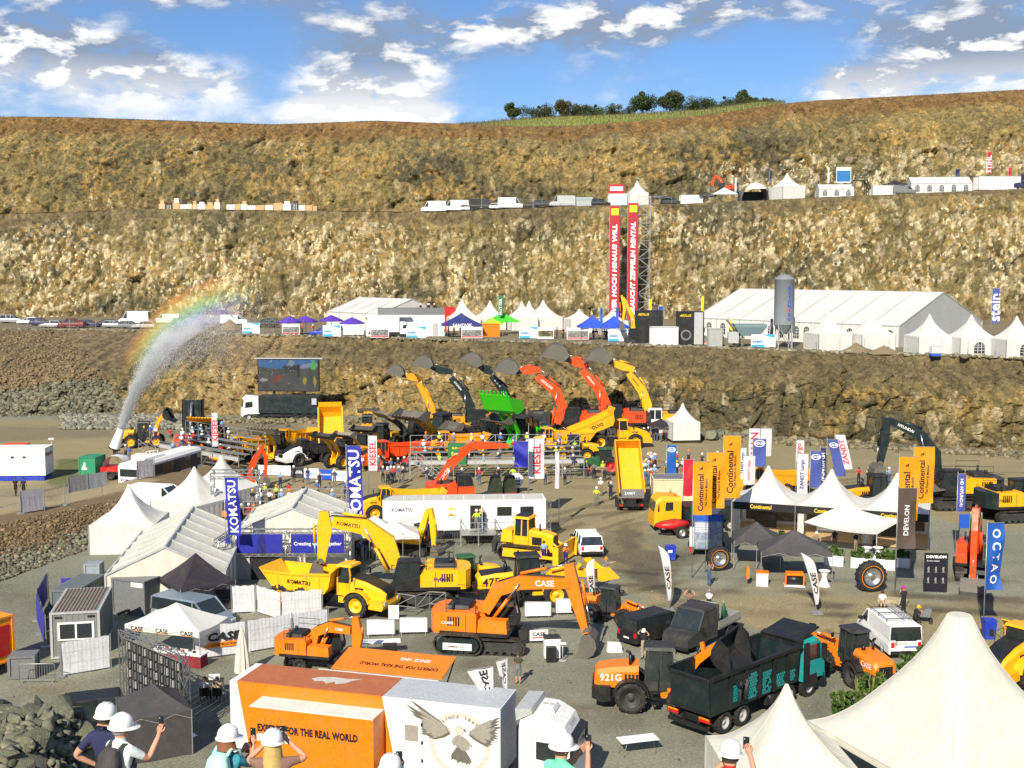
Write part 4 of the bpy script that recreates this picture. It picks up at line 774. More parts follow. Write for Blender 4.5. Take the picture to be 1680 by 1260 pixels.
def dozer(label,gp,rot,k,col):
 T=thing('bulldozer',label,'bulldozer',gp,rot)
 for y in(-1.05*k,1.05*k):
  t=ob('track',track_mb(4.2*k,1.15*k,.62*k,y),trackm,T);mb=MB();mb.box(-1.7*k,1.7*k,y-.25*k,y+.25*k,.25*k,.9*k,.1*k);ob('track_frame',mb,col,t)
 mb=MB();secs=[[(x*k,-hw*k,.7*k),(x*k,hw*k,.7*k),(x*k,hw*k,(zt-.15)*k),(x*k,(hw-.15)*k,zt*k),(x*k,-(hw-.15)*k,zt*k),(x*k,-hw*k,(zt-.15)*k)] for x,zt,hw in((.2,2.3,.6),(1.4,2.2,.58),(2.2,2.0,.52))];mb.loft(secs);mb.box(-1.9*k,.2*k,-.7*k,.7*k,.75*k,1.5*k);mb.box(-2.0*k,-1.0*k,-.9*k,.9*k,1.3*k,2.2*k,.1*k,.1*k);hb=ob('body',mb,col,T)
 mb=MB();mb.box(2.21*k,2.25*k,-.4*k,.4*k,1.0*k,1.9*k);mb.cyl((1.0*k,-.2*k,2.2*k),(1.0*k,-.2*k,2.75*k),.07*k);mb.box(.5*k,1.3*k,.6*k,.63*k,1.2*k,1.8*k);mb.box(.5*k,1.3*k,-.63*k,-.6*k,1.2*k,1.8*k);ob('grille',mb,black,hb)
 mb=MB();zt=3.15*k;mb.box(-1.0*k,.25*k,-.72*k,.72*k,1.45*k,1.8*k)
 for x in(-.95,-.35,.2):
  for y in(-.68,.68):mb.bar((x*k,y*k,1.75*k),(x*.92*k,y*.94*k,zt),.09*k)
 cab=ob('cab',mb,col,T);ob('window',MB().box(-.92*k,.18*k,-.65*k,.65*k,1.78*k,zt,.05*k,.05*k),gl,cab);mb=MB();mb.box(-1.1*k,.35*k,-.8*k,.8*k,zt,zt+.14*k,.08*k,.08*k);ob('roof',mb,col,cab);ob('air_unit',MB().box(-.9*k,.1*k,-.5*k,.5*k,zt+.14*k,zt+.26*k,.05*k),black,cab)
 mb=MB();pr=[(3.05,.15),(2.9,.5),(2.88,.95),(3.0,1.35),(3.12,1.55),(3.02,1.55),(2.82,1.3),(2.74,.95),(2.78,.5),(2.95,.1)];mb.prism([(a*k,b*k) for a,b in pr],-1.95*k,1.95*k);
 for y in(-1.95,1.89):mb.prism([(2.75*k,.12*k),(3.2*k,.12*k),(3.2*k,1.5*k),(2.75*k,1.5*k)],y*k-.002,(y+.06)*k)
 ob('blade',mb,col,T);mb=MB();
 for y in(-1.45,1.45):mb.bar((2.85*k,y*k,.5*k),(-.2*k,y*k,.55*k),.2*k)
 for y in(-.5,.5):mb.cyl((1.9*k,y*k,1.6*k),(2.8*k,y*k,1.0*k),.08*k,n=8)
 ob('push_arm',mb,col,T)
 mb=MB();mb.prism([(-2.2*k,1.2*k),(-2.9*k,1.5*k),(-3.1*k,.9*k),(-3.05*k,.2*k),(-2.85*k,.2*k),(-2.7*k,1.0*k)],-.2*k,.2*k);ob('ripper',mb,dark,T);return T
 # ---------------------------------------------------------------- cars, vans, trucks
def vehicle(kind,label,gp,rot,col,group=None,scale=1,lod=0,plate=True):
 """cars and vans lofted along x; roof and glass narrower than the sills"""
 S=dict(car=(4.4,.90,1.46,[(-2.2,.62,.72),(-2.1,.95,0),(-1.5,.98,1),(-1.1,1.0,1),(.45,.98,1),(1.25,.92,0),(2.1,.78,0),(2.2,.55,0)]),suv=(4.7,.94,1.72,None),van=(5.4,1.0,2.0,None),sprinter=(6.2,1.02,2.65,None),pickup=(5.3,.95,1.8,None))
 L_,hw,zt,_=S[kind];h=L_/2
 T=thing({'car':'car','suv':'car','van':'van','sprinter':'van','pickup':'pickup_truck'}[kind],label,{'car':'car','suv':'car','van':'van','sprinter':'van','pickup':'pickup'}[kind],gp,rot,group,scale)
 bz={'car':.88,'suv':1.02,'van':1.15,'sprinter':1.25,'pickup':1.05}[kind];gz=.32
 nose={'car':.30,'suv':.29,'van':.18,'sprinter':.16,'pickup':.27}[kind]*L_
 hz={'car':.78,'suv':.95,'van':1.08,'sprinter':1.15,'pickup':1.0}[kind]
 tail=h if kind!='pickup' else h-1.55;rake={'car':.75,'suv':.62,'van':.75,'sprinter':.75,'pickup':.6}[kind];back={'car':.55,'suv':.28,'van':.10,'sprinter':.06,'pickup':.2}[kind]
 wx={'car':1.32,'suv':1.38,'van':1.6,'sprinter':1.85,'pickup':1.62}[kind];wr={'car':.32,'suv':.37,'van':.34,'sprinter':.36,'pickup':.40}[kind]
 def sec(x,z1,w0,w1):return[(x,-w0,gz),(x,w0,gz),(x,w0*1.02,z1*.6+gz*.4),(x,w1,z1),(x,-w1,z1),(x,-w0*1.02,z1*.6+gz*.4)]
 b=MB();b.loft([sec(-h,bz*.86,hw*.92,hw*.86),sec(-h+.08,bz,hw*.97,hw*.92),sec(h-nose,bz,hw,hw*.95),sec(h-nose*.35,hz*.95,hw*.98,hw*.86),sec(h-.08,hz*.80,hw*.9,hw*.75),sec(h,hz*.62,hw*.82,hw*.7)])
 body=ob('body',b,col,T);x0,x1=h-nose,h-nose-rake;t0,t1=-tail+.03,-tail+back;rw=hw*(.80 if kind in('car','suv','pickup') else .88)
 g=MB();g.loft([[(t0,-hw*.93,bz),(x0+.12,-hw*.93,bz),(x0+.12,hw*.93,bz),(t0,hw*.93,bz)],[(t1,-rw,zt-.07),(x1,-rw,zt-.07),(x1,rw,zt-.07),(t1,rw,zt-.07)]])
 ob('window',g,gl,T)
 rf=MB();rf.loft([[(t1-.03,-rw-.02,zt-.09),(x1+.04,-rw-.02,zt-.09),(x1+.04,rw+.02,zt-.09),(t1-.03,rw+.02,zt-.09)],[(t1+.08,-rw+.08,zt),(x1-.1,-rw+.08,zt),(x1-.1,rw-.08,zt),(t1+.08,rw-.08,zt)]])
 for y in(-1,1):
  e=.035
  ps=[(x0+.1,x1+.02),(t0+.06,t1+.04)]+([(x0-.95,x0-.95)] if kind!='pickup' else[((x0+t0)/2,(x0+t0)/2)])+([(x0-1.9,x0-1.9)] if kind in('suv',) else[])
  for a,c in ps:rf.bar((a,y*(hw*.93),bz),(c,y*(rw+.015),zt-.06),.09,.07)
  if kind in('van','sprinter') and lod!='glass':
   rf.loft([[(t0,y*hw*.945,bz),(x0-1.0,y*hw*.945,bz),(x0-1.0,y*hw*.90,bz),(t0,y*hw*.90,bz)],[(t1,y*(rw+.02),zt-.07),(x0-1.0,y*(rw+.02),zt-.07),(x0-1.0,y*(rw-.03),zt-.07),(t1,y*(rw-.03),zt-.07)]])
 ob('roof',rf,col,T)
 if kind=='pickup':
  mb=MB();
  for y in(-hw*.93,hw*.86):mb.box(-h+.05,t0,y,y+.07,bz,bz+.22)
  mb.box(-h+.03,-h+.1,-hw*.9,hw*.9,bz-.02,bz+.2);ob('bed_side',mb,col,T);ob('bed_floor',MB().box(-h+.11,t0-.01,-hw*.84,hw*.84,bz,bz+.012),black,T)
 for x in(-wx,wx):
  for y in(-hw+.13,hw-.13):wheel(T,x,y,wr,.24,steel if lod==0 else dark,False)
 if lod in(0,'glass'):
  mb=MB();[mb.box(-h-.012,-h+.02,y-.1,y+.1,bz*.62,bz*.9) for y in(-hw*.78,hw*.78)];ob('tail_lamp',mb,lampred,T)
  mb=MB();[mb.box(h-.10,h-.02,y-.2,y+.2,hz*.62,hz*.76) for y in(-hw*.64,hw*.64)];ob('headlamp',mb,lampclear,T)
  mb=MB();[mb.box(x0-.28,x0-.1,y-.12,y+.12,bz+.02,bz+.2) for y in(-hw-.1,hw+.1)];ob('mirror',mb,black,T);mb=MB();mb.box(-h-.03,-h+.1,-hw*.9,hw*.9,.3,.52);mb.box(h-.08,h+.03,-hw*.82,hw*.82,.28,.46);ob('bumper',mb,black,T)
  if plate:ob('number_plate',MB().box(-h-.045,-h-.031,-.26,.26,.56,.67),inkw,T)
 return T
 # ================================================================ the machines where they stand
def EX(label,px,py,rot,k,col,boomcol,boom,arm,bk=None,c=1.0,h=0,**kw):
 s=sc_at(py,h);sg=-1 if 90<rot%360<270 else 1;p=G(px,py,h);p.z+=(fz(p) if h==0 else 0)
 b=pose(boom,px,py,s,sg,c);a=pose(arm,px,py,s,sg,c);bu=None
 if bk:bu=(bk[0],bk[1],bk[2],a[-1],1)
 return excavator(label,p,rot,k,col,boomcol,b,a,bu,**kw)
def AT(px,py,h=0):
 p=G(px,py,h);p.z=h+(fz(p) if h==0 else 0);return p
row='excavators with raised booms in the row below the rock face'
EX('small orange excavator with raised boom and dusty bucket, leftmost of the raised booms',733,708,180,.92,amber,amber,[(711,684),(708,668),(702,654),(687,627)],[(689,622),(674,617),(660,614)],(1.9,1.4,128),group=row,trot=8)
EX('black-boomed excavator with orange house, tall raised boom left of the green bucket',797,711,180,1.1,amber,tealblack,[(772,690),(772,666),(763,645),(740,618)],[(743,609),(722,606),(707,600)],(2.3,1.6,122),group=row,logo=('HYUNDAI',3,.55),trot=5)
EX('black raised boom with dark bucket standing behind the bright green bucket',862,710,180,1.1,dark,tealblack,[(838,690),(836,660),(826,640),(806,616)],[(809,612),(797,606),(785,599)],(2.3,1.6,140),group=row,logo=('DOOSAN',3,.5))
EX('red-orange excavator with raised boom and big grey bucket right of the green bucket',950,712,180,1.22,redorange,redorange,[(913,694),(923,668),(913,642),(880,616)],[(886,605),(866,606),(846,608)],(2.8,1.9,118),group=row,logo=('HITACHI',3,.6),trot=6,bw=[1.0,1.45,1.3,.9])
EX('tall red-orange excavator with black ram covers, highest raised boom but one',1018,712,180,1.3,redorange,redorange,[(992,694),(993,664),(983,640),(954,606)],[(964,600),(945,594),(926,587)],(3.0,2.05,122),group=row,logo=('DEVELON',3,.45),cw=dark,trot=-5,bw=[1.0,1.5,1.35,.9])
EX('yellow excavator with white cab and raised boom, rightmost of the raised booms',1083,712,180,1.15,yellow,yellow,[(1056,694),(1061,664),(1052,640),(1030,612)],[(1039,606),(1018,600),(996,592)],(2.8,1.95,122),group=row,logo=('LIEBHERR',3,.55),cabcol=white,trot=5,logocol=inkb)
EX('large black-boomed excavator with yellow house and black counterweight behind the tyre maker stand',1568,832,180,1.22,yellow,tealblack,[(1536,785),(1530,742),(1504,711),(1456,689)],[(1450,683),(1447,722),(1441,762)],(1.9,1.2,10),group=None,logo=('HYUNDAI',3,.6),cw=tealblack,trot=6,house_logo=('HX 400',inkb,.9))
EX('yellow excavator with black counterweight cut by the right edge of the picture',1668,852,8,1.12,yellow,tealblack,[(1690,812),(1712,770),(1740,750)],[(1742,748),(1760,790)],(1.8,1.1,0),cw=tealblack,house_logo=('HX300',inkb,.8,-2.0))
E9=EX('red-orange excavator with long boom reaching over behind the white trailer',752,830,12,.92,redorange,redorange,[(712,826),(716,795),(738,762),(772,733)],[(755,740),(780,730),(836,733)],None,logo=('HITACHI',2,.8),armw=[.55,.75,.38],cabcol=dark,trot=20)
EX('large yellow hybrid excavator with boom arching over the dump truck',690,985,184,1.02,kyellow,kyellow,[(652,925),(636,886),(600,858),(548,849)],[(534,832),(535,862),(529,918)],(1.5,1.05,15),logo=('KOMATSU',3,.8),house_logo=('Hybrid',inkn,.95),logocol=inkb,trot=-14,armw=[.6,1.0,.45],bw=[.8,1.2,1.05,.7])
EX('small yellow excavator with folded arm parked before the white trailer',676,906,-24,.72,kyellow,kyellow,[(686,884),(696,860),(704,832)],[(708,828),(713,862),(714,893)],(1.1,.7,20),c=.9,armw=[.3,.5,.3],bw=[.4,.55,.5,.35])
EX('big orange tracked excavator with long boom and black bucket resting on the gravel',800,1062,-12,.98,orange,orange,[(797,1000),(818,962),(856,948),(938,945)],[(936,914),(942,952),(964,1026)],(1.6,1.0,8),logo=('CASE',3,.42),house_logo=('CX300E',inkw,.75,-2.1),trot=4,armw=[.55,.8,.36],bw=[.6,.82,.8,.55])
EX('compact orange wheeled excavator standing by the banner fence',522,1094,-14,.72,orange,orange,[(516,1056),(520,1034),(544,1024),(582,1027)],[(590,1004),(593,1036),(590,1070)],(1.0,.65,15),logo=('CASE',3,.4),wheeled=True,trot=20,armw=[.35,.6,.3],bw=[.42,.55,.55,.4])
EX('red-orange excavator seen from the front with its bucket on the ground',1600,945,247,.92,redorange,redorange,[(1600,902),(1551,828),(1502,822)],[(1505,815),(1491,846),(1481,922)],(1.7,1.05,10),cabcol=dark,trot=5,armw=[.5,.7,.38])
EX('yellow excavator with folded arm at the foot of the red banner towers',1043,562,180,.72,kyellow,kyellow,[(1040,548),(1037,520),(1022,488)],[(1019,484),(1024,506),(1021,530)],(1.2,.8,10),h=B1,hidden=False)
p=P(1188,318,float(np.interp(40,X2,Y2))+8);excavator('orange-red excavator raising its arm on the middle bench',p,180,.8,redorange,redorange,[(.4,1.6),(.9,3.4),(2.2,4.3)],[(2.1,4.5),(2.7,3.0),(2.8,1.6)],(1.2,.8,10,(2.8,1.6),1))
EX('red-orange mini digger boom rising beside the white truss gate',402,803,20,.62,redorange,redorange,[(408,786),(414,765),(430,735)],[(428,730),(437,752),(436,786)],(.9,.6,10))
# loaders
loader('yellow telescopic loader lifting a black bucket high beside the grandstand steps',AT(238,733),8,.92,yellow,68,bucket_ang=-20,bcol=black,bucket_w=3.4,bs=1.2)
loader('black loader showing its big yellow bucket raised towards the camera',AT(352,734),262,.95,black,42,bucket_ang=38,bcol=yellow,bucket_w=3.3)
hauler('yellow articulated dump truck with grey windscreen beside the grandstand end',AT(402,757),236,.86,yellow,0,rim=yellow)
loader('yellow wheel loader lifting a sandy worn bucket, in the demonstration row',AT(455,758),258,.98,kyellow,40,bucket_ang=50,bcol=sandsteel,bucket_w=3.3)
hauler('white articulated dump truck with dark cab in the demonstration row',AT(512,760),222,.82,white,0,rim=dark,cabcol=dark,bodycol=dark)
hauler('yellow dump truck with its body tipped high behind the black bucket',AT(542,745),100,.95,yellow,52,rim=yellow)
loader('yellow wheel loader with raised black bucket in front of the tipped yellow body',AT(566,766),235,.9,yellow,48,bucket_ang=30,bcol=dark,bucket_w=3.3)
loader('black-framed loader with white rear plate behind the tall blue banner',AT(603,722),95,.95,yellow,30,bucket_ang=20)
hauler('red-orange articulated dump truck in the demonstration row',AT(645,765),215,.86,redorange,0,rim=redorange,cabcol=redorange)
loader('large loader holding an open dark steel bucket above the grandstand',AT(725,735),232,1.25,yellow,30,bucket_ang=25,bcol=bucketmat,bucket_w=3.6,bs=1.25)
loader('dark loader with dusty sand-coloured bucket left of the open dark bucket',AT(682,730),215,1.05,dark,35,bucket_ang=40,bcol=sandsteel,bucket_w=3.3)
loader('bright green high-tip loader showing its huge ribbed bucket',AT(858,742),236,1.25,green,50,bucket_ang=62,bcol=green,bucket_w=3.4,rim=green,bs=1.75)
loader('dark loader with worn grey bucket right of the bright green bucket',AT(868,740),222,1.1,green,36,bucket_ang=20,bcol=bucketmat,bucket_w=3.2,bs=1.2)
hauler('yellow dump truck with raised tail beside the white pagoda tent',AT(1000,735),10,1.0,yellow,20,logo='VOLVO',logocol=inkb)
loader('yellow wheel loader with black roof rails behind the tyre maker stand',AT(1440,838),8,.98,amber,4,bcol=bucketmat,rim=black,hooddark=True)
loader('large orange wheel loader unloading over the black tipper truck',AT(1085,1158),-6,.94,orange,50,bucket_ang=-32,bcol=black,rim=dark,logo='921G',bucket_w=3.2,bs=1.35,cabcol=dark,artic=-24)
loader('small orange and dark grey loader with white feather flag, beside the black van',AT(1003,1018),-28,.66,orange,-22,bucket_ang=10,bcol=black,rim=black,bucket_w=2.6,cabcol=dark,roof=dark)
loader('orange loader turned away, dark cab and sloping orange engine hood with glass hatch',AT(1398,1112),108,.82,orange,-5,bucket_ang=0,rim=dark,bcol=black,cabcol=dark,roof=dark,artic=18,logo='CASE',bucket_w=2.8)
loader('small yellow loader with dark green cab between excavator and dump truck',AT(762,968),-160,.72,kyellow,10,bcol=black,rim=kyellow,cabcol=dgreen,bucket_w=2.4)
loader('yellow wheel loader with black hood top behind the orange excavator',AT(868,990),10,.98,kyellow,0,rim=kyellow,bcol=kyellow,hooddark=True,logo='475',logocol=inkb,bucket_w=3.1)
dozer('yellow bulldozer with wide blade beside the white trailer',AT(868,915),-24,1.0,kyellow)
hauler('yellow articulated dump truck in front of the white marquee, hood towards the camera',AT(542,998),-22,.90,kyellow,0,rim=kyellow,logo='KOMATSU',logocol=inkb)
hauler('yellow-brown articulated dump truck with dark load behind the white trailer',AT(655,850),196,.82,yellow,0,logo='BELL',rim=yellow,cabcol=yellow)
hauler('yellow dump truck with black fenders cut by the right edge of the picture',AT(1692,1106),218,.86,yellow,0,rim=dark)
hauler('orange dump truck partly hidden behind the row of banners',AT(1262,815),190,.85,amber,0)
loader('dark wheel loader parked behind the grandstand rail, below the black booms',AT(800,736),215,1.1,dark,15,rim=yellow,bcol=bucketmat)
hauler('yellow dump truck between the dark loader and the tipped yellow one',AT(915,744),200,.9,yellow,0)
loader('black and yellow loader behind the red-orange dump truck',AT(625,742),250,1.0,yellow,25,bucket_ang=25,bcol=dark)
hauler('yellow dump truck behind the white articulated one',AT(480,742),240,.85,yellow,0)
loader('yellow loader with raised bucket between the grandstands',AT(598,756),240,.9,kyellow,35,bucket_ang=30,bcol=sandsteel)
hauler('orange dump truck nose visible under the green bucket',AT(745,748),205,.85,amber,0)
loader('yellow loader parked behind the tractor',AT(940,757),190,.85,yellow,5,bcol=bucketmat)
# black tipped body that shows its ram, seen end-on
T=thing('dump_truck','black tipping body standing upright with a central ram, behind the grandstand','dump truck',AT(312,738),270)
for x,y in((-1.5,-1.05),(-1.5,1.05),(-2.8,-1.05),(-2.8,1.05),(1.9,-1.05),(1.9,1.05)):wheel(T,x,y,.55,.4,dark)
ob('chassis',MB().box(-3.2,2.6,-.45,.45,.6,1.0),black,T);mb=MB();mb.box(1.4,3.1,-1.2,1.2,.7,2.1,.1,.1);ob('cab',mb,redorange,T)
mb=MB();mb.box(-1.4,-1.28,-1.25,1.25,1.1,6.0);mb.box(-2.3,-1.28,-1.25,-1.15,1.1,6.0);mb.box(-2.3,-1.28,1.15,1.25,1.1,6.0);[mb.box(-1.28,-1.2,y-.05,y+.05,1.2,5.9) for y in(-.8,.8)];ob('dump_body',mb,tealblack,T);mb=MB();mb.cyl((0,0,1.0),(-1.1,0,5.6),.16);ob('ram_rod',mb,chrome,T)
# detached undercarriage on show before the orange excavator
T=thing('track_undercarriage','separate crawler track unit with a white sign standing on the gravel','crawler track',AT(752,1074),-10)
ob('track',track_mb(2.9,1.25,.5,0),trackm,T);mb=MB();mb.box(-1.1,1.1,-.18,.18,.3,.95,.2);[mb.cyl((x,-.27,.62),(x,.27,.62),.4,n=14) for x in(-.85,.85)];[mb.cyl((x,-.26,.2),(x,.26,.2),.15,n=9) for x in(-.5,-.15,.2,.55)];ob('track_frame',mb,tealblack,T);s_=ob('sign',MB().box(-.85,.85,-.33,-.30,.35,.75),inkw,T);txt('GEMMERLING',inkb,s_,(-.1,-.33,.55),(1,0,0),(0,0,1),1.1)
# ---- foreground truck with teal cab
def tipper():
 p=AT(1222,1165);T=thing('tipper_truck','black four-axle tipper truck with teal patterned cab under the loader bucket','truck',p,43)
 for x in(-3.2,-1.8,2.2,4.0):
  for y in(-1.02,1.02):o=wheel(T,x,y,.54,.36,lgrey,True)
  if x<0:
   for y in(-.66,.66):wheel(T,x,y,.54,.3,lgrey,False)
 mb=MB();mb.box(-4.3,4.9,-.45,.45,.62,.95);[mb.bar((x,-1,.54),(x,1,.54),.2) for x in(-3.2,-1.8,2.2,4.0)];mb.bar((-4.55,-1.2,.55),(-4.55,1.2,.55),.18);mb.bar((-4.4,-.5,.6),(-4.3,-.5,.9),.1);mb.bar((-4.4,.5,.6),(-4.3,.5,.9),.1);mb.cyl((.3,-1.0,.75),(1.3,-1.0,.75),.3,n=12);mb.box(.2,1.4,.7,1.15,.45,.95);ob('chassis',mb,black,T)
 mb=MB();W=1.24
 for y0,y1 in((-W,-W+.07),(W-.07,W)):mb.prism([(-4.35,1.15),(2.75,1.15),(3.0,3.0),(-4.5,3.0)],y0,y1)
 mb.prism([(-4.35,1.15),(2.75,1.15),(2.75,1.22),(-4.35,1.22)],-W+.06,W-.06);mb.prism([(2.68,1.15),(2.75,1.15),(3.02,3.2),(2.94,3.2)],-W+.06,W-.06);mb.prism([(-4.42,1.15),(-4.35,1.15),(-4.5,2.85),(-4.57,2.85)],-W+.06,W-.06);B=ob('dump_body',mb,tealblack,T)
 mb=MB()
 for x in(-3.0,-1.8,-.6,.6,1.8):
  for y0,y1 in((-W-.08,-W+.001),(W-.001,W+.08)):mb.prism([(x,1.15),(x+.14,1.15),(x+.17,3.0),(x-.03,3.0)],y0,y1)
 for y in(-W-.05,W+.05):mb.bar((-4.5,y,3.0),(3.0,y,3.0),.16)
 mb.bar((-4.55,-W,2.9),(-4.55,W,2.9),.14);mb.bar((-4.4,-W,1.2),(-4.4,W,1.2),.12);ob('body_rib',mb,black,B)
 # teal honeycomb print on the flank
 for x0,x1,z0,z1 in((-2.75,-2.3,1.5,2.35),(-1.55,-.75,1.35,2.5),(-.35,.45,1.3,2.3),(.9,1.6,1.35,2.0),(2.05,2.5,1.4,1.95)):
  mb=MB();r=.095;j=0;z=z0
  while z<z1:
   x=x0+(r*.87 if j%2 else 0)
   while x<x1:
    if rr.random()<.9:q=[(x+r*.82*math.cos(R(60*i+30)),z+r*.82*math.sin(R(60*i+30))) for i in range(6)];mb.add([(a,-W-.006,c) for a,c in q],[(0,1,2,3,4,5)]);mb.add([(a,W+.006,c) for a,c in q],[(5,4,3,2,1,0)])
    x+=r*1.74
   z+=r*1.5;j+=1
  ob('honeycomb_print',mb,teal,B)['kind']='stuff'
 mb=MB();mb.prism([(2.9,3.1),(4.9,3.5),(4.9,3.58),(2.9,3.25)],-1.1,1.1);mb.prism([(2.9,2.9),(3.3,3.0),(3.3,3.3),(2.9,3.2)],-1.2,1.2);ob('canopy',mb,black,B)
 mb=MB();secs=[[(x,-1.2,z0),(x,1.2,z0),(x,1.2,zt-.2),(x,1.05,zt),(x,-1.05,zt),(x,-1.2,zt-.2)] for x,z0,zt in((3.35,.95,3.1),(4.6,.95,3.12),(5.12,.9,2.75),(5.3,.8,1.95),(5.38,.7,1.2))];mb.loft(secs);C=ob('cab',mb,teal,T)
 mb=MB();mb.quad((5.14,-1.08,2.68),(5.315,-1.08,1.9),(5.315,1.08,1.9),(5.14,1.08,2.68));
 for y,e in((-1.207,-1),(1.207,1)):mb.add([(3.7,y,2.0),(4.95,y,1.9),(4.85,y,2.75),(3.7,y,2.8)],[(0,1,2,3) if e<0 else(3,2,1,0)])
 ob('window',mb,gl,C);mb=MB();mb.box(5.2,5.5,-1.2,1.2,.45,1.05);mb.box(3.4,4.5,-1.0,1.0,3.1,3.2)
 for y in(-1.35,1.35):mb.box(5.0,5.12,y-.14,y+.14,1.9,2.7);mb.box(3.35,3.7,min(y,y*.9),max(y,y*.9),1.0,3.0);mb.prism([(3.4,.6),(4.65,.6),(4.55,1.2),(3.5,1.2)],min(y*.82,y*.93),max(y*.82,y*.93))
 ob('bumper_and_mirror',mb,black,C);mb=MB()
 for y in(-.95,.95):mb.box(-4.58,-4.5,y-.3,y+.3,.85,1.08)
 ob('tail_lamp',mb,lampred,T);ob('indicator_lamp',MB().box(-4.59,-4.5,-1.25,-.65,1.0,1.08).box(-4.59,-4.5,.65,1.25,1.0,1.08),lampor,T)
 mb=MB()
 for y0,y1 in((-W-.02,-W-.06),):mb.cyl((-2.35,-W-.1,1.4),(-2.2,-W-.1,2.4),.09);mb.cyl((-1.85,-W-.1,1.4),(-1.75,-W-.1,2.4),.09)
 ob('flank_cylinder',mb,dark,T)
tipper()
# ---- vehicles near the camera
vehicle('van','black panel van parked with its tail lamps towards the camera',AT(1072,1045),40,black,scale=.86,lod='glass')
vehicle('suv','white pickup truck with green load seen from behind on the dirt track',AT(962,903),97,white)
def sprinter_flatbed():
 T=vehicle('sprinter','dark grey flatbed van with crew cab carrying a water tank and green bottles',AT(1150,1050),232,dark,lod='glass');
 for c in list(T.children):
  if c.name.split('.')[0] in('window','roof','body','tail_lamp','number_plate'):bpy.data.objects.remove(c)
 mb=MB();sec=lambda x,z1,w:[(x,-w,.45),(x,w,.45),(x,w,z1),(x,-w,z1)];mb.loft([sec(-.2,1.25,1.0),sec(1.9,1.25,1.0),sec(2.75,1.12,.95),sec(3.1,.95,.85)]);ob('body',mb,dark,T);mb=MB();mb.loft([[(-.15,-.95,1.25),(2.0,-.95,1.25),(2.0,.95,1.25),(-.15,.95,1.25)],[(-.1,-.84,2.2),(1.25,-.84,2.2),(1.25,.84,2.2),(-.1,.84,2.2)]]);ob('window',mb,gl,T);mb=MB();mb.box(-.18,1.3,-.9,.9,2.18,2.32,.1,.1)
 for y in(-.93,.93):
  for x,xt in((-.12,-.1),(.75,.75),(1.95,1.25)):mb.bar((x,y,1.25),(xt,y*.92,2.2),.1)
 ob('roof',mb,dark,T);mb=MB();mb.box(-3.1,-.3,-1.05,1.05,.8,.92);ob('bed',mb,grey,T);mb=MB();[mb.box(-3.1,-.3,y,y+.05,.92,1.3) for y in(-1.05,1.0)];mb.box(-3.1,-3.05,-1,1,.92,1.3);ob('bed_side',mb,steel,T);mb=MB();mb.box(-.36,-.3,-1.0,1.0,.92,2.35);ob('headboard',mb,dark,T)
 tk=MB().box(-1.5,-.5,-.9,.2,.93,2.0);q=thing('water_tank','pale plastic water tank in a cage on the bed of the dark flatbed van','tank',T.location,232);ob('tank',tk,pm('pale_plastic',(.62,.66,.58),.4),q);mb=MB();[mb.tube([(x,-.92,.93),(x,-.92,2.02),(x,.22,2.02)],.02,4) for x in np.linspace(-1.5,-.5,5)];[mb.tube([(-1.52,-.92,z),(-.48,-.92,z),(-.48,.22,z)],.02,4) for z in np.linspace(1,2,5)];ob('cage',mb,steel,q)
 for i,(x,y) in enumerate([(-1.9,.5),(-2.2,.3),(-1.85,-.2)]):q=thing('gas_bottle',['green gas bottle standing nearest the tailgate of the dark flatbed','grey-green gas bottle in the middle of the dark flatbed','green gas bottle beside the water tank on the dark flatbed'][i],'gas bottle',tuple(T.matrix_basis@Vector((x,y,.93)) if False else Vector(T.location)+Matrix.Rotation(R(232),3,'Z')@Vector((x,y,.93))),0);ob('bottle',MB().lathe([(.001,0),(.13,0),(.13,.8),(.05,.95),(.05,1.05),(.001,1.05)],10),dgreen if i!=1 else grey,q);ob('valve',MB().cyl((0,0,1.05),(0,0,1.15),.03,n=6),steel,q)
sprinter_flatbed()
T=vehicle('van','white panel van with ladders on its roof rack seen from behind',AT(1456,1058),94,white);mb=MB()
for x in(-1.8,-.6,.6):mb.tube([(x,-.85,1.98),(x,-.85,2.16),(x,.85,2.16),(x,.85,1.98)],.025,4)
for y in(-.85,.85):mb.tube([(-2.0,y,2.16),(1.2,y,2.16)],.025,4)
ob('roof_rack',mb,black,T)
q=thing('ladder','aluminium ladder lying on the roof rack of the white van','ladder',T.location,94);mb=MB();[mb.bar((-2.0,y,2.24),(1.0,y,2.24),.05) for y in(-.55,-.15)];ob('rail',mb,steel,q);mb=MB();[mb.bar((x,-.55,2.24),(x,-.15,2.24),.03) for x in np.linspace(-1.9,.9,11)];ob('rung',mb,steel,q)
mb=MB();mb.box(-2.715,-2.70,-.62,.62,1.12,1.52);ob('rear_window',mb,gl,T);txt('service',inkg,T,(-2.72,.2,.98),(0,-1,0),(0,0,1),.5);ob('print_stripe',MB().box(-2.716,-2.702,-.75,.1,.72,.8),inkblue,T);ob('round_emblem',MB().cyl((-2.715,.6,.95),(-2.70,.6,.95),.13,n=14),inkg,T)
vehicle('van','silver-blue minibus parked behind the banner fence',AT(318,1030),-28,pm('silver_blue_paint',(.26,.33,.40),.3,.4),lod='glass')
vehicle('suv','dark car behind the heap of boulders at lower left',AT(125,1200),200,black)
T=thing('flight_case','black flight case lying behind the dark car at lower left','case',AT(158,1170),12);ob('case',MB().box(-.9,.9,-.5,.5,0,.6,.02,.02),tealblack,T);mb=MB();[mb.box(x-.02,x+.02,-.51,.51,.0,.62) for x in(-.88,-.3,.3,.88)];ob('edge_strip',mb,steel,T)
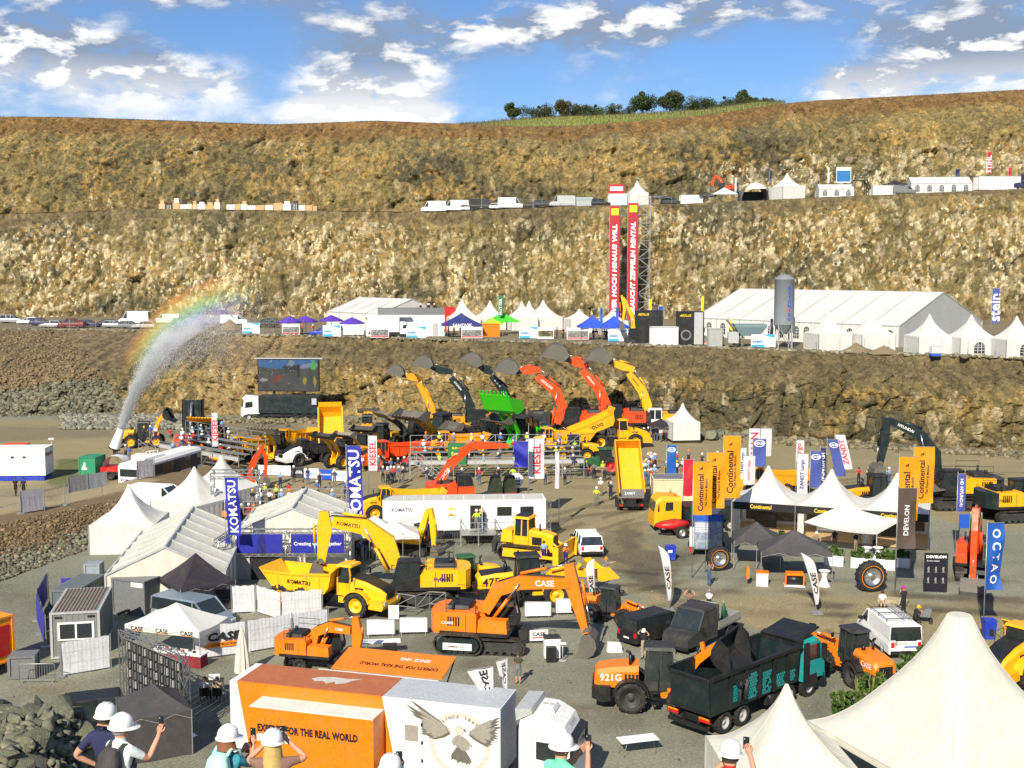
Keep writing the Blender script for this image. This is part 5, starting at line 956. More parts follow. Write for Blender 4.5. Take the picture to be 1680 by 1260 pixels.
# ================================================================ tents, flags, fences, people
def blend_ring(a,r,n,circ,z):
 """ring between a square of half side a*r (circ=0) and a circle"""
 out=[]
 for i in range(n):
  t=2*math.pi*(i+.5)/n+math.pi/4-math.pi/n;c,s=math.cos(t),math.sin(t);q=1/max(abs(c),abs(s));k=q*(1-circ)+circ*1.0;out.append((a*r*k*c,a*r*k*s,z))
 return out
SEAM=pm('tent_seam',(.56,.53,.46),.7,dirt=.3)
def pagoda(label,gp,rot,a,e,p,group=None,mat=None,walls='nesw',top=.02,valance=.28,power=2.1,openm=None,window=(),name='pagoda_tent',scallop=True,vmat=None):
 T=thing(name,label,'tent',gp,rot,group);mat=mat or tentw;h=a/2;n=32;rows=[]
 for i in range(13):
  r=1-(1-top)*i/12;t=(1-r);z=e+(p-e)*(t**power/(1-top)**power*.82+t/(1-top)*.18);rows.append(blend_ring(h,r,n,sst(np.array(1-r),.45,1.0)*1.0,z))
 mb=MB();rr_=[r_+[r_[0]] for r_ in rows];mb.grid(rr_,True);mb.f+=[tuple(len(mb.v)-n-1+k for k in range(n))];mb.sm+=[False];rf=ob('roof',mb,mat,T)
 for j in range(0,n,4 if a<7 else 2):ob('seam',MB().tube([tuple(Vector(q[j])+Vector((0,0,.004))) for q in rows],.013,4),SEAM,rf)
 mb=MB();rows=[]
 for z in(e,e-valance):
  pts=[]
  for(x0,y0),(x1,y1) in(((-h,-h),(h,-h)),((h,-h),(h,h)),((h,h),(-h,h)),((-h,h),(-h,-h))):
   for k in range(16):t=k/16;pts.append((x0+(x1-x0)*t,y0+(y1-y0)*t,z+(.07*(k%2) if scallop and z<e else 0)))
  rows.append([(x*1.006,y*1.006,z) for x,y,z in pts]+[(pts[0][0]*1.006,pts[0][1]*1.006,pts[0][2])])
 vl=ob('valance',mb.grid(rows,False,True),vmat or mat,T)
 for w,(x0,y0,x1,y1) in dict(s=(-h,-h,h,-h),e=(h,-h,h,h),n=(h,h,-h,h),w=(-h,h,-h,-h)).items():
  if w in walls:
   mb=MB();m=24;rws=[]
   for z in(0,e*.5,e-.05):rws.append([(x0+(x1-x0)*k/m+(y1-y0)/a*.035*math.sin(k*2.1+z),y0+(y1-y0)*k/m-(x1-x0)/a*.035*math.sin(k*2.1+z),z) for k in range(m+1)])
   wl=ob('side_wall',mb.grid(rws,True),mat,T)
   if w in window:arch(wl,Vector(((x0+x1)/2,(y0+y1)/2,.35)),Vector((x1-x0,y1-y0,0)).normalized(),a*.28,e*.62)
 mb=MB();[mb.bar((x,y,0),(x,y,e),.09) for x in(-h,h) for y in(-h,h)];ob('frame',mb,steel,T)
 return T
def arch(parent,o,r,w,h,m=None,proud=.07):
 nrm=r.cross(Vector((0,0,1)));pts=[(-w/2,0),(w/2,0)]+[(w/2*math.cos(a),h-w/2+w/2*math.sin(a)) for a in np.linspace(0,math.pi,9)]
 mb=MB();mb.add([o+r*x+Vector((0,0,z))+nrm*proud for x,z in pts],[tuple(range(len(pts)))]);W=ob('window',mb,m or gl,parent);mb=MB()
 for x in(-w/6,w/6):a,b=o+r*x+nrm*(proud+.02),o+r*x+nrm*(proud+.02)+Vector((0,0,h*.93));mb.bar(a,b,.04)
 for z in(h*.25,h*.5,h*.72):a,b=o+r*(-w/2)+Vector((0,0,z))+nrm*(proud+.02),o+r*(w/2)+Vector((0,0,z))+nrm*(proud+.02);mb.bar(a,b,.04)
 ob('glazing_bar',mb,white,W)
def hall(label,corner,th,L,W,e,p,bays,group=None,mat=None,windows=0,gable_open=False,gablemat=None,name='marquee'):
 """gabled hall; corner = near end of the front eave, x local runs along the ridge away from it, y local runs to the back"""
 T=thing(name,label,'tent',corner,th,group);mat=mat or tentw
 for i in range(bays):
  x0,x1=L*i/bays+.03,L*(i+1)/bays-.03
  for s in(0,1):
   rows=[]
   for k in range(7):
    t=k/6;y=W/2*t if s==0 else W-W/2*t;z=e+(p-e)*t-.10*math.sin(t*math.pi);rows.append([(x0+(x1-x0)*q/4,y,z-.07*math.sin(q/4*math.pi)) for q in range(5)])
   ob('roof_panel',MB().grid(rows,True,s==1),mat,T)
 mb=MB()
 for i in range(bays+1):
  x=L*i/bays;mb.bar((x,-.03,e-.02),(x,W/2,p-.01),.10,.12);mb.bar((x,W+.03,e-.02),(x,W/2,p-.01),.10,.12);mb.bar((x,0,0),(x,0,e),.12);mb.bar((x,W,0),(x,W,e),.12)
 mb.bar((0,W/2,p),(L,W/2,p),.12);mb.bar((0,0,e),(L,0,e),.12);mb.bar((0,W,e),(L,W,e),.12);ob('frame',mb,lgrey,T)
 for i in range(bays):
  x0,x1=L*i/bays,L*(i+1)/bays
  for y,f in((.02,False),(W-.02,True)):
   m=12;rows=[[(x0+(x1-x0)*k/m,y+.03*math.sin(k*2.3+i),z) for k in range(m+1)] for z in(0,e*.5,e-.06)];w=ob('side_wall',MB().grid(rows,True,f),mat,T)
   if windows and y<1:[arch(w,Vector((x0+(x1-x0)*q,0,.6)),Vector((1,0,0)),1.0,e*.6) for q in((.3,.7) if windows>1 else(.5,))]
 for x,f in((.02,False),(L-.02,True)):
  m=12;cols=[]
  for z in range(4):cols.append([(x+.02*math.sin(k*1.9),W*k/m,(e+(p-e)*(1-abs(2*k/m-1))-.05)*z/3) for k in range(m+1)])
  ob('gable_wall',MB().grid(cols,False,f),gablemat or mat,T)
 return T
def canopy(label,gp,rot,ax,ay,e,p,mat,group=None,val=.28,legs=True,text=None,walls='',name='canopy_tent',tm=None):
 T=thing(name,label,'canopy tent',gp,rot,group);hx,hy=ax/2,ay/2;mb=MB();N=8;rows=[]
 for i in range(9):
  r=1-.985*i/8;z=e+(p-e)*((1-r)*.72+(1-r)**2*.30);ring=[]
  for(x0,y0),(x1,y1) in(((-1,-1),(1,-1)),((1,-1),(1,1)),((1,1),(-1,1)),((-1,1),(-1,-1))):
   for k in range(N):t=k/N;sag=-.09*math.sin(t*math.pi)*r*min(ax,ay)/3;ring.append(((x0+(x1-x0)*t)*hx*r,(y0+(y1-y0)*t)*hy*r,z+sag))
  rows.append(ring+[ring[0]])
 mb.grid(rows,False);rf=ob('roof',mb,mat,T);mb=MB();e0=rows[0];mb.grid([[(x*1.004,y*1.004,z) for x,y,z in e0],[(x*1.01,y*1.01,e-val) for x,y,z in e0]],False,True);vl=ob('valance',mb,mat,T)
 mb=MB();[mb.bar((x,y,0),(x,y,e),.045) for x in(-hx,hx) for y in(-hy,hy)]
 for y in(-hy,hy):[mb.bar((-hx+i*ax/4,y,e-(.1 if i%2 else .4)),(-hx+(i+1)*ax/4,y,e-(.4 if i%2 else .1)),.03) for i in range(4)]
 if legs:ob('frame',mb,steel,T)
 for w,(x0,y0,x1,y1) in dict(s=(-hx,-hy,hx,-hy),e=(hx,-hy,hx,hy),n=(hx,hy,-hx,hy),w=(-hx,hy,-hx,-hy)).items():
  if w in walls:ob('side_wall',MB().grid([[(x0+(x1-x0)*k/10+(y1-y0)*.006*math.sin(k*2),y0+(y1-y0)*k/10-(x1-x0)*.006*math.sin(k*2+z),z) for k in range(11)] for z in(0,e*.5,e-.1)],True),mat,T)
 if text:
  for i in range(text[2]):txt(text[0],text[1] if tm is None else tm,vl,(-hx+ax*(i+.5)/text[2],-hy*1.013,e-val*.5),(1,0,0),(0,0,1),ax/text[2]*.5,proud=.015);
  if len(text)>3:[ob('orange_stripe',MB().box(-hx+ax*(i+.28)/text[2],-hx+ax*(i+.72)/text[2],-hy*1.016,-hy*1.013,e-val*.95,e-val*.82),inko,vl) for i in range(text[2])]
 return T
def flag(label,gp,rot,ph,w,h,mat,text=None,tm=None,group=None,up=True,sw=.10,drop=0.05,tsize=.8,tpos=(.45,.45),name='banner_flag',pr=.035,emb=None,text2=None,seed=0,slant=0):
 """tall banner: cloth hangs along +x from the pole; text runs up the cloth"""
 T=thing(name,label,'flag',gp,rot,group);mb=MB();mb.cyl((0,0,0),(0,0,ph),pr,pr*.7,n=7);mb.cyl((0,0,ph),(0,0,ph+.08),pr*1.4,n=7);mb.bar((0,0,ph-drop),(w,0,ph-drop),pr*.8);ob('pole',mb,steel,T)
 z1=ph-drop;z0=z1-h
 def wav(v):x,y,z=v;q=x/w;zz=(z1-z)/h;return(x+slant*zz*h,y+sw*(math.sin(zz*6.5+q*2.4+seed)*(.35+.65*q)*(.3+.9*zz)+.35*math.sin(q*7+zz*15+seed)*q*.6),z-.03*math.sin(q*3.1)*(zz+.1))
 rows=[[wav((.03+(w-.03)*k/8,0,z1-h*i/24)) for k in range(9)] for i in range(25)];c=ob('cloth',MB().grid(rows,True),mat,T)
 if text:
  for e in(-1,1):
   def fn(v,e=e):q=wav((v[0],0,v[2]));return(q[0],q[1]+e*.02,q[2])
   if text[0]=='|':txt(text[1:],tm,c,(w*tpos[0],0,z0+h*tpos[1]),(1 if e<0 else-1,0,0),(0,0,1),w*tsize,fn=fn)
   else:txt(text,tm,c,(w*tpos[0],0,z0+h*tpos[1]),(0,0,1 if up else-1),((-1 if up else 1),0,0) if e<0 else((-1 if up else 1),0,0),h*tsize,fn=fn)
   if text2:txt(text2[0],text2[1],c,(w*text2[2],0,z0+h*text2[3]),(0,0,1 if up else-1),(-1 if up else 1,0,0),h*text2[4],fn=fn)
   if emb:
    mm,ex,ez,er,kind=emb;k=MB();
    if kind=='ring':k.add([(w*ex+er*math.cos(a)*q,0,z0+h*ez+er*.62*math.sin(a)*q) for q in(1,.78) for a in np.linspace(0,2*math.pi,19)[:-1]],[(i,(i+1)%18,18+(i+1)%18,18+i) for i in range(18)])
    elif kind=='horse':k.add([(w*ex+er*x,0,z0+h*ez+er*z) for x,z in((-1,-.9),(-.6,-.2),(-.7,.3),(-.2,.35),(.3,.9),(.9,1.0),(.6,.5),(.5,.0),(.9,-.6),(.5,-.4),(.1,-.1),(-.3,-.3))],[tuple(range(12))])
    k.v=[fn(v) for v in k.v];ob('emblem',k,mm,c)
 return T
def feather(label,gp,rot,h,w,lean,text,tm,group=None,mat=None,stripe=None,name='feather_flag',bow=1):
 T=thing(name,label,'flag',gp,rot,group);pts=[];n=18
 def edge(t):return Vector((lean*h*(t*.55+.45*t*t),0,h*t))
 mb=MB();mb.tube([edge(i/n) for i in range(n+1)],.025,5);mb.box(-.35,.35,-.35,.35,0,.05);ob('pole',mb,steel,T);rows=[]
 def at(t,q):p=edge(t);ww=w*(math.sin(min(1,(t-.12)/.88*1.0)*math.pi*.5+0)**.25)*(1-max(0,(t-.80)/.20)**2)*(.55+.45*t);return Vector((p.x+bow*ww*q,.10*math.sin(t*7+q)*q,p.z))
 rows=[[at(.14+.86*i/n,k/5) for k in range(6)] for i in range(n+1)];c=ob('cloth',MB().grid(rows,True),mat or flagw,T)
 for e in(-1,1):
  def fn(v,e=e):p=at(v[2],v[0]);return(p.x,p.y+e*.02,p.z)
  hh=.36;k=bow
  co,fs,tw,thh=text_mesh(text,.03,0);mb=MB();mb.add([(.5-y/thh*.62*bow,0,.50+x/tw*hh) for x,y in co],fs);mb.v=[fn(v) for v in mb.v];ob('lettering',mb,tm,c)
  if stripe:mb=MB();mb.grid([[(.90,0,.34+.3*i/8),(.98,0,.34+.3*i/8)] for i in range(9)]);mb.v=[fn((x*.98,0,z)) for x,y,z in mb.v];ob('stripe',mb,stripe,c)
 return T
def wire_panel(T,L,h,x0=0,step=.22,name='wire_mesh',r=.007):
 mb=MB();n=int(L/step)
 for i in range(n+1):x=x0+L*i/n;mb.bar((x,0,.12),(x,0,h),r)
 for z in np.linspace(.12,h,max(3,int(h/.45))):mb.bar((x0,0,z),(x0+L,0,z),r)
 o=ob(name,mb,steel,T);mb=MB();[mb.bar((x,0,0),(x,0,h+.03),.045) for x in(x0,x0+L)];mb.box(x0-.2,x0+.2,-.3,.3,0,.12);ob('post',mb,steel,T);return o
def fence_run(label,pts,h,cover=None,group=None,gap=.02,seed=1,pl=3.4,sag=.06,name='site_fence',cov=(.05,.98),logo=None,base=True,z=None):
 """site fence panels along world points; each panel is a thing with posts, wire and a sheet tied to it"""
 r_=random.Random(seed);out=[]
 for a,b in zip(pts[:-1],pts[1:]):
  a,b=Vector(a),Vector(b);d=b-a;n=max(1,round(d.length/pl));L=d.length/n;ang=math.degrees(math.atan2(d.y,d.x))
  for i in range(n):
   p=a+d*(i/n);p.z=fz(p) if z is None else z
   T=thing(name,label[len(out)%len(label)] if isinstance(label,list) else label,'fence',p,ang,group);wire_panel(T,L-gap,h,r=.0045 if cover else .007)
   if cover:
    c=cover if not isinstance(cover,list) else cover[len(out)%len(cover)]
    if c:
     z0,z1=h*cov[0],h*cov[1];s1,s2=r_.uniform(0,6),r_.uniform(.5,1.5);rows=[[(.06+(L-.14)*k/14,+.035+sag*abs(math.sin(k*.7*s2+s1+q*2))*math.sin(math.pi*min(1,.15+q)),z0+(z1-z0)*q-(sag*.9*(.5+.5*math.sin(k*1.3+s1)) if q>.99 else 0)) for k in range(15)] for q in np.linspace(0,1,7)];ob('sheet',MB().grid(rows,True),c,T)
   out.append(T)
 return out
def barrier(gp,rot,L=2.2,cover=None,label='',group=None):
 T=thing('crowd_barrier',label,'barrier',gp,rot,group);mb=MB();mb.tube([(0,0,.12),(0,0,1.05),(.08,0,1.1),(L-.08,0,1.1),(L,0,1.05),(L,0,.12)],.022,5);mb.bar((0,0,.2),(L,0,.2),.03);[mb.bar((x,-.35,.02),(x,.35,.02),.04) for x in(.15,L-.15)];[mb.bar((x,0,.02),(x,0,.2),.03) for x in(.15,L-.15)];ob('frame',mb,steel,T);mb=MB();n=int(L/.13);[mb.bar((L*i/n,0,.2),(L*i/n,0,1.09),.014) for i in range(1,n)];ob('bars',mb,steel,T)
 if cover:ob('cover',MB().grid([[(.04+(L-.08)*k/24,-.03-.035*(k%2),z) for k in range(25)] for z in(.18,1.07)],False),cover,T)
 return T
def box_thing(name,label,cat,gp,rot,L,W,h,mat,group=None,ribs=None,roofm=None,z=0,door=None,feet=None):
 """site container or trailer box: corrugated walls, corner posts, roof, doors"""
 T=thing(name,label,cat,gp,rot,group);mb=MB();mb.box(-L/2,L/2,-W/2,W/2,z+.06,z+h-.04);wl=ob('wall',mb,mat,T);mb=MB()
 for x in(-L/2,L/2):
  for y in(-W/2,W/2):mb.box(x-.07,x+.07,y-.07,y+.07,z,z+h)
 for zz in(z+.06,z+h-.06):
  for y in(-W/2,W/2):mb.box(-L/2+.07,L/2-.07,y-.06,y+.06,zz-.055,zz+.055)
  for x in(-L/2,L/2):mb.box(x-.06,x+.06,-W/2+.07,W/2-.07,zz-.05,zz+.05)
 ob('frame',mb,ribs or mat,T);ob('roof',MB().box(-L/2+.06,L/2-.06,-W/2+.06,W/2-.06,z+h-.038,z+h-.01),roofm or mat,T)
 mb=MB();n=int(L/.32)
 for i in range(n):x=-L/2+L*(i+.5)/n;[mb.box(x-.05,x+.05,y-.02,y+.02,z+.14,z+h-.13) for y in(-W/2,W/2)]
 n=int(W/.32)
 for i in range(n):y=-W/2+W*(i+.5)/n;[mb.box(x-.02,x+.02,y-.05,y+.05,z+.14,z+h-.13) for x in(-L/2,L/2)]
 if ribs is not None:ob('corrugation',mb,mat,wl)
 if door:
  for x,side,dw,dh,dm in door:
   y=-W/2 if side=='s' else W/2;e=-1 if side=='s' else 1;d=ob('door',MB().box(x-dw/2,x+dw/2,min(y,y+e*.05),max(y,y+e*.05),z+.12,z+.12+dh),dm,T);ob('handle',MB().box(x+dw*.32,x+dw*.36,min(y+e*.05,y+e*.09),max(y+e*.05,y+e*.09),z+1.0,z+1.2),black,d)
 return T
def tube_frame(T,segs,r=.03,name='frame',m=None):
 mb=MB();[mb.bar(a,b,r*2) for a,b in segs];return ob(name,mb,m or steel,T)
def truss(mb,a,b,w=.3,step=.5,r=.025):
 a,b=Vector(a),Vector(b);d=(b-a);L=d.length;d.normalize();u=d.cross(Vector((0,0,1))) if abs(d.z)<.9 else Vector((1,0,0));u.normalize();t=u.cross(d);cs=[u*(w/2*i)+t*(w/2*j) for i,j in((-1,-1),(1,-1),(1,1),(-1,1))]
 for c in cs:mb.bar(a+c,b+c,r*2)
 n=max(1,int(L/step))
 for i in range(n):
  p,q=a+d*(L*i/n),a+d*(L*(i+1)/n)
  for k in range(4):c,e=cs[k],cs[(k+1)%4];(mb.bar(p+c,q+e,r*1.3) if(i+k)%2 else mb.bar(p+e,q+c,r*1.3))
  # ---------------------------------------------------------------- people
def skeleton(pose_):
 """joint positions of a 1.76 m figure facing +y, and the bones between them: (a, b, radius a, radius b, what covers it)"""
 J=dict(pel=(0,0,.95),sp=(0,.01,1.14),ch=(0,0,1.34),nk=(0,.0,1.49),hd0=(0,.015,1.57),hd=(0,.02,1.67),Lh=(-.09,0,.90),Rh=(.09,0,.90),Lk=(-.10,.02,.50),Rk=(.10,.02,.50),La=(-.10,-.02,.09),Ra=(.10,-.02,.09),Lt=(-.11,.13,.035),Rt=(.11,.13,.035),Ls=(-.18,0,1.41),Rs=(.18,0,1.41),Le=(-.24,-.02,1.14),Re=(.24,-.02,1.14),Lw=(-.25,.05,.90),Rw=(.25,.05,.90),Lf=(-.25,.07,.80),Rf=(.25,.07,.80));J.update(pose_);return J
BONES=[('pel','sp',.150,.135,'t'),('sp','ch',.135,.150,'s'),('ch','nk',.150,.062,'s'),('nk','hd0',.060,.088,'k'),('hd0','hd',.088,.095,'k'),('pel','Lh',.15,.105,'t'),('pel','Rh',.15,.105,'t'),('Lh','Lk',.100,.064,'t'),('Rh','Rk',.100,.064,'t'),('Lk','La',.062,.045,'c'),('Rk','Ra',.062,.045,'c'),('La','Lt',.048,.036,'h'),('Ra','Rt',.048,.036,'h'),('ch','Ls',.14,.075,'s'),('ch','Rs',.14,.075,'s'),('Ls','Le',.064,.047,'s'),('Rs','Re',.064,.047,'s'),('Le','Lw',.045,.031,'k'),('Re','Rw',.045,.031,'k'),('Lw','Lf',.036,.026,'k'),('Rw','Rf',.036,.026,'k')]
def skin_body(J,extra=(),sub=1,shorts=False,name='body',drop=()):
 bones=[b for b in BONES if b[0] not in drop and b[1] not in drop]+list(extra);ids={};vs=[];rad={}
 for a,b,ra,rb,c in bones:
  for n_,r in((a,ra),(b,rb)):
   if n_ not in ids:ids[n_]=len(vs);vs.append(J[n_]);rad[n_]=r
 me=bpy.data.meshes.new(name);me.from_pydata(vs,[(ids[a],ids[b]) for a,b,*_ in bones],[]);o=bpy.data.objects.new(name,me);COL.objects.link(o)
 md=o.modifiers.new('skin','SKIN');md.use_smooth_shade=True;
 for n_,i in ids.items():me.skin_vertices[0].data[i].radius=(rad[n_],rad[n_]*(.78 if n_ in('ch','sp','pel') else 1));me.skin_vertices[0].data[i].use_root=(n_=='pel')
 if sub:m2=o.modifiers.new('sub','SUBSURF');m2.levels=sub;m2.render_levels=sub
 dg=bpy.context.evaluated_depsgraph_get();res=bpy.data.meshes.new_from_object(o.evaluated_get(dg));bpy.data.objects.remove(o);res.name=name
 order=dict(k=0,s=1,t=2,h=3,c=0 if shorts else 2);A=np.array([J[b[0]] for b in bones],float);Bv=np.array([J[b[1]] for b in bones],float);cl=np.array([order[b[4]] for b in bones]);ra=np.array([(b[2]+b[3])/2 for b in bones])
 nf=len(res.polygons);c=np.empty(nf*3);res.polygons.foreach_get('center',c);c=c.reshape(-1,1,3);d=Bv-A;t=np.clip(((c-A)*d).sum(-1)/(d*d).sum(-1),0,1);dist=np.linalg.norm(c-A-t[...,None]*d,axis=-1)/ra;k=dist.argmin(1);mi=cl[k];tt=t[np.arange(nf),k]
 short=np.array([b[1] in('Le','Re') for b in bones]);mi=np.where(short[k]&(tt>.62),0,mi)
 res.polygons.foreach_set('material_index',mi.astype(np.int32));res.polygons.foreach_set('use_smooth',np.ones(nf,bool));[res.materials.append(m) for m in(skin,white,navy,black)];return res
def helmet_mesh(k=1.0,det=14):
 mb=MB();mb.lathe([(.125*k,0),(.126*k,.045*k),(.113*k,.095*k),(.085*k,.132*k),(.045*k,.150*k),(.001,.155*k)],det);mb.v=[(x*.96,y*1.12,z) for x,y,z in mb.v]
 br=[]
 for i in range(det):a=2*math.pi*i/det;f=.022+.06*max(0,math.sin(a))**2;br.append(((.124+f)*k*math.cos(a)*.96,(.124+f)*k*math.sin(a)*1.12,-.012*k-.012*k*max(0,math.sin(a))))
 inn=[(.122*k*math.cos(2*math.pi*i/det)*.96,.122*k*math.sin(2*math.pi*i/det)*1.12,.012*k) for i in range(det)];n=det;mb.add(br+inn,[(i,(i+1)%n,n+(i+1)%n,n+i) for i in range(n)],True)
 for y in(-.035,0,.035):mb.tube([(y*k,.10*k*math.cos(a)*1.2,.02*k+.137*k*math.sin(a)) for a in np.linspace(R(25),R(155),7)],.008*k,4)
 return mb.mesh('helmet')
POSES=dict(stand={},photo=dict(Le=(-.20,.16,1.20),Lw=(-.08,.30,1.46),Lf=(-.05,.33,1.54),Re=(.20,.16,1.20),Rw=(.08,.30,1.46),Rf=(.05,.33,1.54)),walk=dict(Lk=(-.1,.16,.52),La=(-.1,.14,.12),Lt=(-.1,.28,.07),Rk=(.1,-.02,.5),Ra=(.1,-.24,.12),Rt=(.1,-.10,.04),Lw=(-.26,-.06,.92),Lf=(-.26,-.07,.82),Rw=(.26,.18,.94),Rf=(.26,.23,.86)),hips=dict(Le=(-.38,-.06,1.18),Lw=(-.17,.06,1.0),Lf=(-.12,.10,.98),Re=(.38,-.06,1.18),Rw=(.17,.06,1.0),Rf=(.12,.10,.98)),point=dict(Re=(.40,.10,1.45),Rw=(.62,.16,1.55),Rf=(.71,.18,1.58)),sit=dict(pel=(0,0,.52),sp=(0,0,.70),ch=(0,.02,.90),nk=(0,.03,1.05),hd0=(0,.05,1.13),hd=(0,.06,1.23),Lh=(-.09,.02,.50),Rh=(.09,.02,.50),Lk=(-.11,.42,.50),Rk=(.11,.42,.50),La=(-.11,.40,.09),Ra=(.11,.40,.09),Lt=(-.12,.55,.035),Rt=(.12,.55,.035),Ls=(-.18,.02,.98),Rs=(.18,.02,.98),Le=(-.24,.10,.74),Re=(.24,.10,.74),Lw=(-.16,.32,.68),Rw=(.16,.32,.68),Lf=(-.12,.40,.68),Rf=(.12,.40,.68)),squat=dict(pel=(0,0,.34),sp=(0,.08,.50),ch=(0,.18,.66),nk=(0,.24,.79),hd0=(0,.28,.85),hd=(0,.31,.94),Lh=(-.09,0,.32),Rh=(.09,0,.32),Lk=(-.14,.36,.44),Rk=(.14,.36,.44),La=(-.12,.10,.09),Ra=(.12,.10,.09),Lt=(-.13,.26,.035),Rt=(.13,.26,.035),Ls=(-.18,.2,.74),Rs=(.18,.2,.74),Le=(-.2,.40,.56),Re=(.2,.40,.56),Lw=(-.1,.5,.70),Rw=(.1,.5,.70),Lf=(-.05,.52,.78),Rf=(.05,.52,.78)),up=dict(Le=(-.36,.05,1.52),Lw=(-.20,.10,1.70),Lf=(-.12,.12,1.76),Re=(.36,.05,1.52),Rw=(.20,.10,1.70),Rf=(.12,.12,1.76)),fold=dict(Le=(-.25,.06,1.14),Lw=(.02,.22,1.17),Lf=(.10,.22,1.18),Re=(.25,.06,1.14),Rw=(-.02,.24,1.13),Rf=(-.10,.23,1.14)))
BODY={};HELM=helmet_mesh();
def hair_mesh():
 mb=MB();mb.lathe([(.104,-.06),(.112,-.01),(.106,.05),(.075,.10),(.03,.118),(.001,.12)],10);mb.v=[(x,y*1.08-.018,z) for x,y,z in mb.v];return mb.mesh('hair')
HAIRM=hair_mesh();hairmats=[pm('brown_hair',(.045,.025,.014),.6),pm('blond_hair',(.42,.27,.09),.5),pm('grey_hair',(.22,.21,.2),.6)]
CLOTH={n:pm(n+'_clothing',c,.85,dirt=.05) for n,c in dict(white=(.72,.72,.70),black=(.014,.014,.016),navy=(.015,.02,.07),grey=(.16,.16,.16),blue=(.05,.12,.40),jeans=(.055,.10,.20),lightblue=(.20,.36,.58),red=(.5,.02,.02),orange=(.80,.17,.01),lime=(.45,.70,.03),khaki=(.22,.17,.10),beige=(.42,.32,.20),olive=(.06,.065,.035),mint=(.16,.62,.40),pink=(.72,.02,.18),teal=(.02,.26,.33),brown=(.22,.12,.09)).items()}
HELMC=dict(w=white,y=yellow,o=pm('orange_helmet_shell',(.85,.22,.01),.35,dirt=.05),p=CLOTH['pink'],r=red,b=blue)
def person(label,gp,rot,pose_='stand',shirt='white',legs='jeans',helm='w',shorts=False,group='visitors',scale=1.0):
 k=(pose_,shorts)
 if k not in BODY:BODY[k]=skin_body(skeleton(POSES[pose_]),shorts=shorts)
 T=thing('person',label,'person',gp,rot,group,scale);o=ob('body',BODY[k],None,T)
 for i,m in enumerate((skin,CLOTH[shirt],CLOTH[legs],black)):o.material_slots[i].link='OBJECT';o.material_slots[i].material=m
 h=skeleton(POSES[pose_])['hd']
 if helm in HELMC:ob('helmet',HELM,HELMC[helm],T,(h[0],h[1],h[2]+.01))
 else:ob('hair',HAIRM,hairmats[{'n':0,'bl':1,'g':2}[helm]],T,(h[0],h[1],h[2]+.01))
 if pose_=='photo':ob('phone',MB().box(-.04,.04,.345,.355,1.5,1.62),black,T)
 return T
 # ================================================================ stands, tents and trucks on the floor
def L2W(o,rot,v):return Vector(o)+Matrix.Rotation(R(rot),3,'Z')@Vector(v)
# ---- the exhibition semi-trailer in the foreground and its tractor
O=Vector((-12.6,51.5,0));A_=-16
T=thing('exhibition_trailer','long orange and white exhibition trailer with slide-out boxes and an eagle print','trailer',O,A_)
mb=MB();mb.prism([(.9,.95),(7.9,.95),(7.3,4.0),(.35,4.0)],0,2.45);body=ob('body',mb,orange,T)
ob('rear_end',MB().prism([(0,.5),(.9,.95),(.35,4.0),(0,4.0)],0,2.45),white,T)
ob('front_body',MB().prism([(7.9,.95),(12.6,.95),(12.6,4.0),(7.3,4.0)],0,2.45),white,T)
ob('roof',MB().box(.36,7.28,.05,2.4,4.003,4.02),pm('sun_faded_orange_roof',(.42,.13,.05),.5,dirt=.5,dcol=(.55,.2,.06)),T);ob('roof',MB().box(7.32,12.55,.05,2.4,4.003,4.02),pm('pale_grey_roof',(.45,.47,.5),.5),T)
mb=MB();mb.box(1.6,7.4,-1.25,-.004,.8,3.42);so_=ob('slide_out',mb,orange,T);ob('slide_out_roof',MB().box(1.62,7.38,-1.23,-.02,3.42,3.46),dirtywhite,so_)
txt('EXPERTS FOR THE REAL WORLD',inkb,so_,(4.35,-1.25,2.55),(1,0,0),(0,0,1),4.7,.36,bold=.06);txt('SINCE 1842',inkw,so_,(2.75,-1.25,2.12),(1,0,0),(0,0,1),1.6,.34,bold=.06)
mb=MB();[mb.tube([(x0,-1.253,z0),(x1,-1.253,z0),(x1,-1.253,z1),(x0,-1.253,z1),(x0,-1.253,z0)],.006,4) for x0,x1,z0,z1 in((2.35,3.1,1.0,3.0),(2.5,2.95,2.1,2.7),(5.6,6.1,2.0,2.5))];ob('hatch_outline',mb,pm('dull_orange',(.45,.11,.01),.5),so_)
mb=MB();mb.box(2.6,8.6,2.46,3.7,.8,3.55);s2=ob('slide_out',mb,orange,T);ob('slide_out_roof',MB().box(2.62,8.58,2.48,3.68,3.55,3.59),dirtywhite,s2)
fl=ob('awning_flap',MB().prism([(3.75,3.6),(5.85,3.95),(5.85,4.0),(3.75,3.65)],3.2,8.7,'x'),orange,T);un=Vector((0,2.1,.35)).normalized();txt('EXPERTS FOR THE REAL WORLD',inkb,fl,(6.3,4.45,3.775),(-1,0,0),-un,3.9,.28);txt('SINCE 1842',inkw,fl,(6.9,5.15,3.89),(-1,0,0),-un,1.5,.27)
mb=MB();[mb.bar((x,3.8,2.6),(x,5.7,3.9),.05) for x in(3.25,8.65)];ob('awning_strut',mb,black,fl)
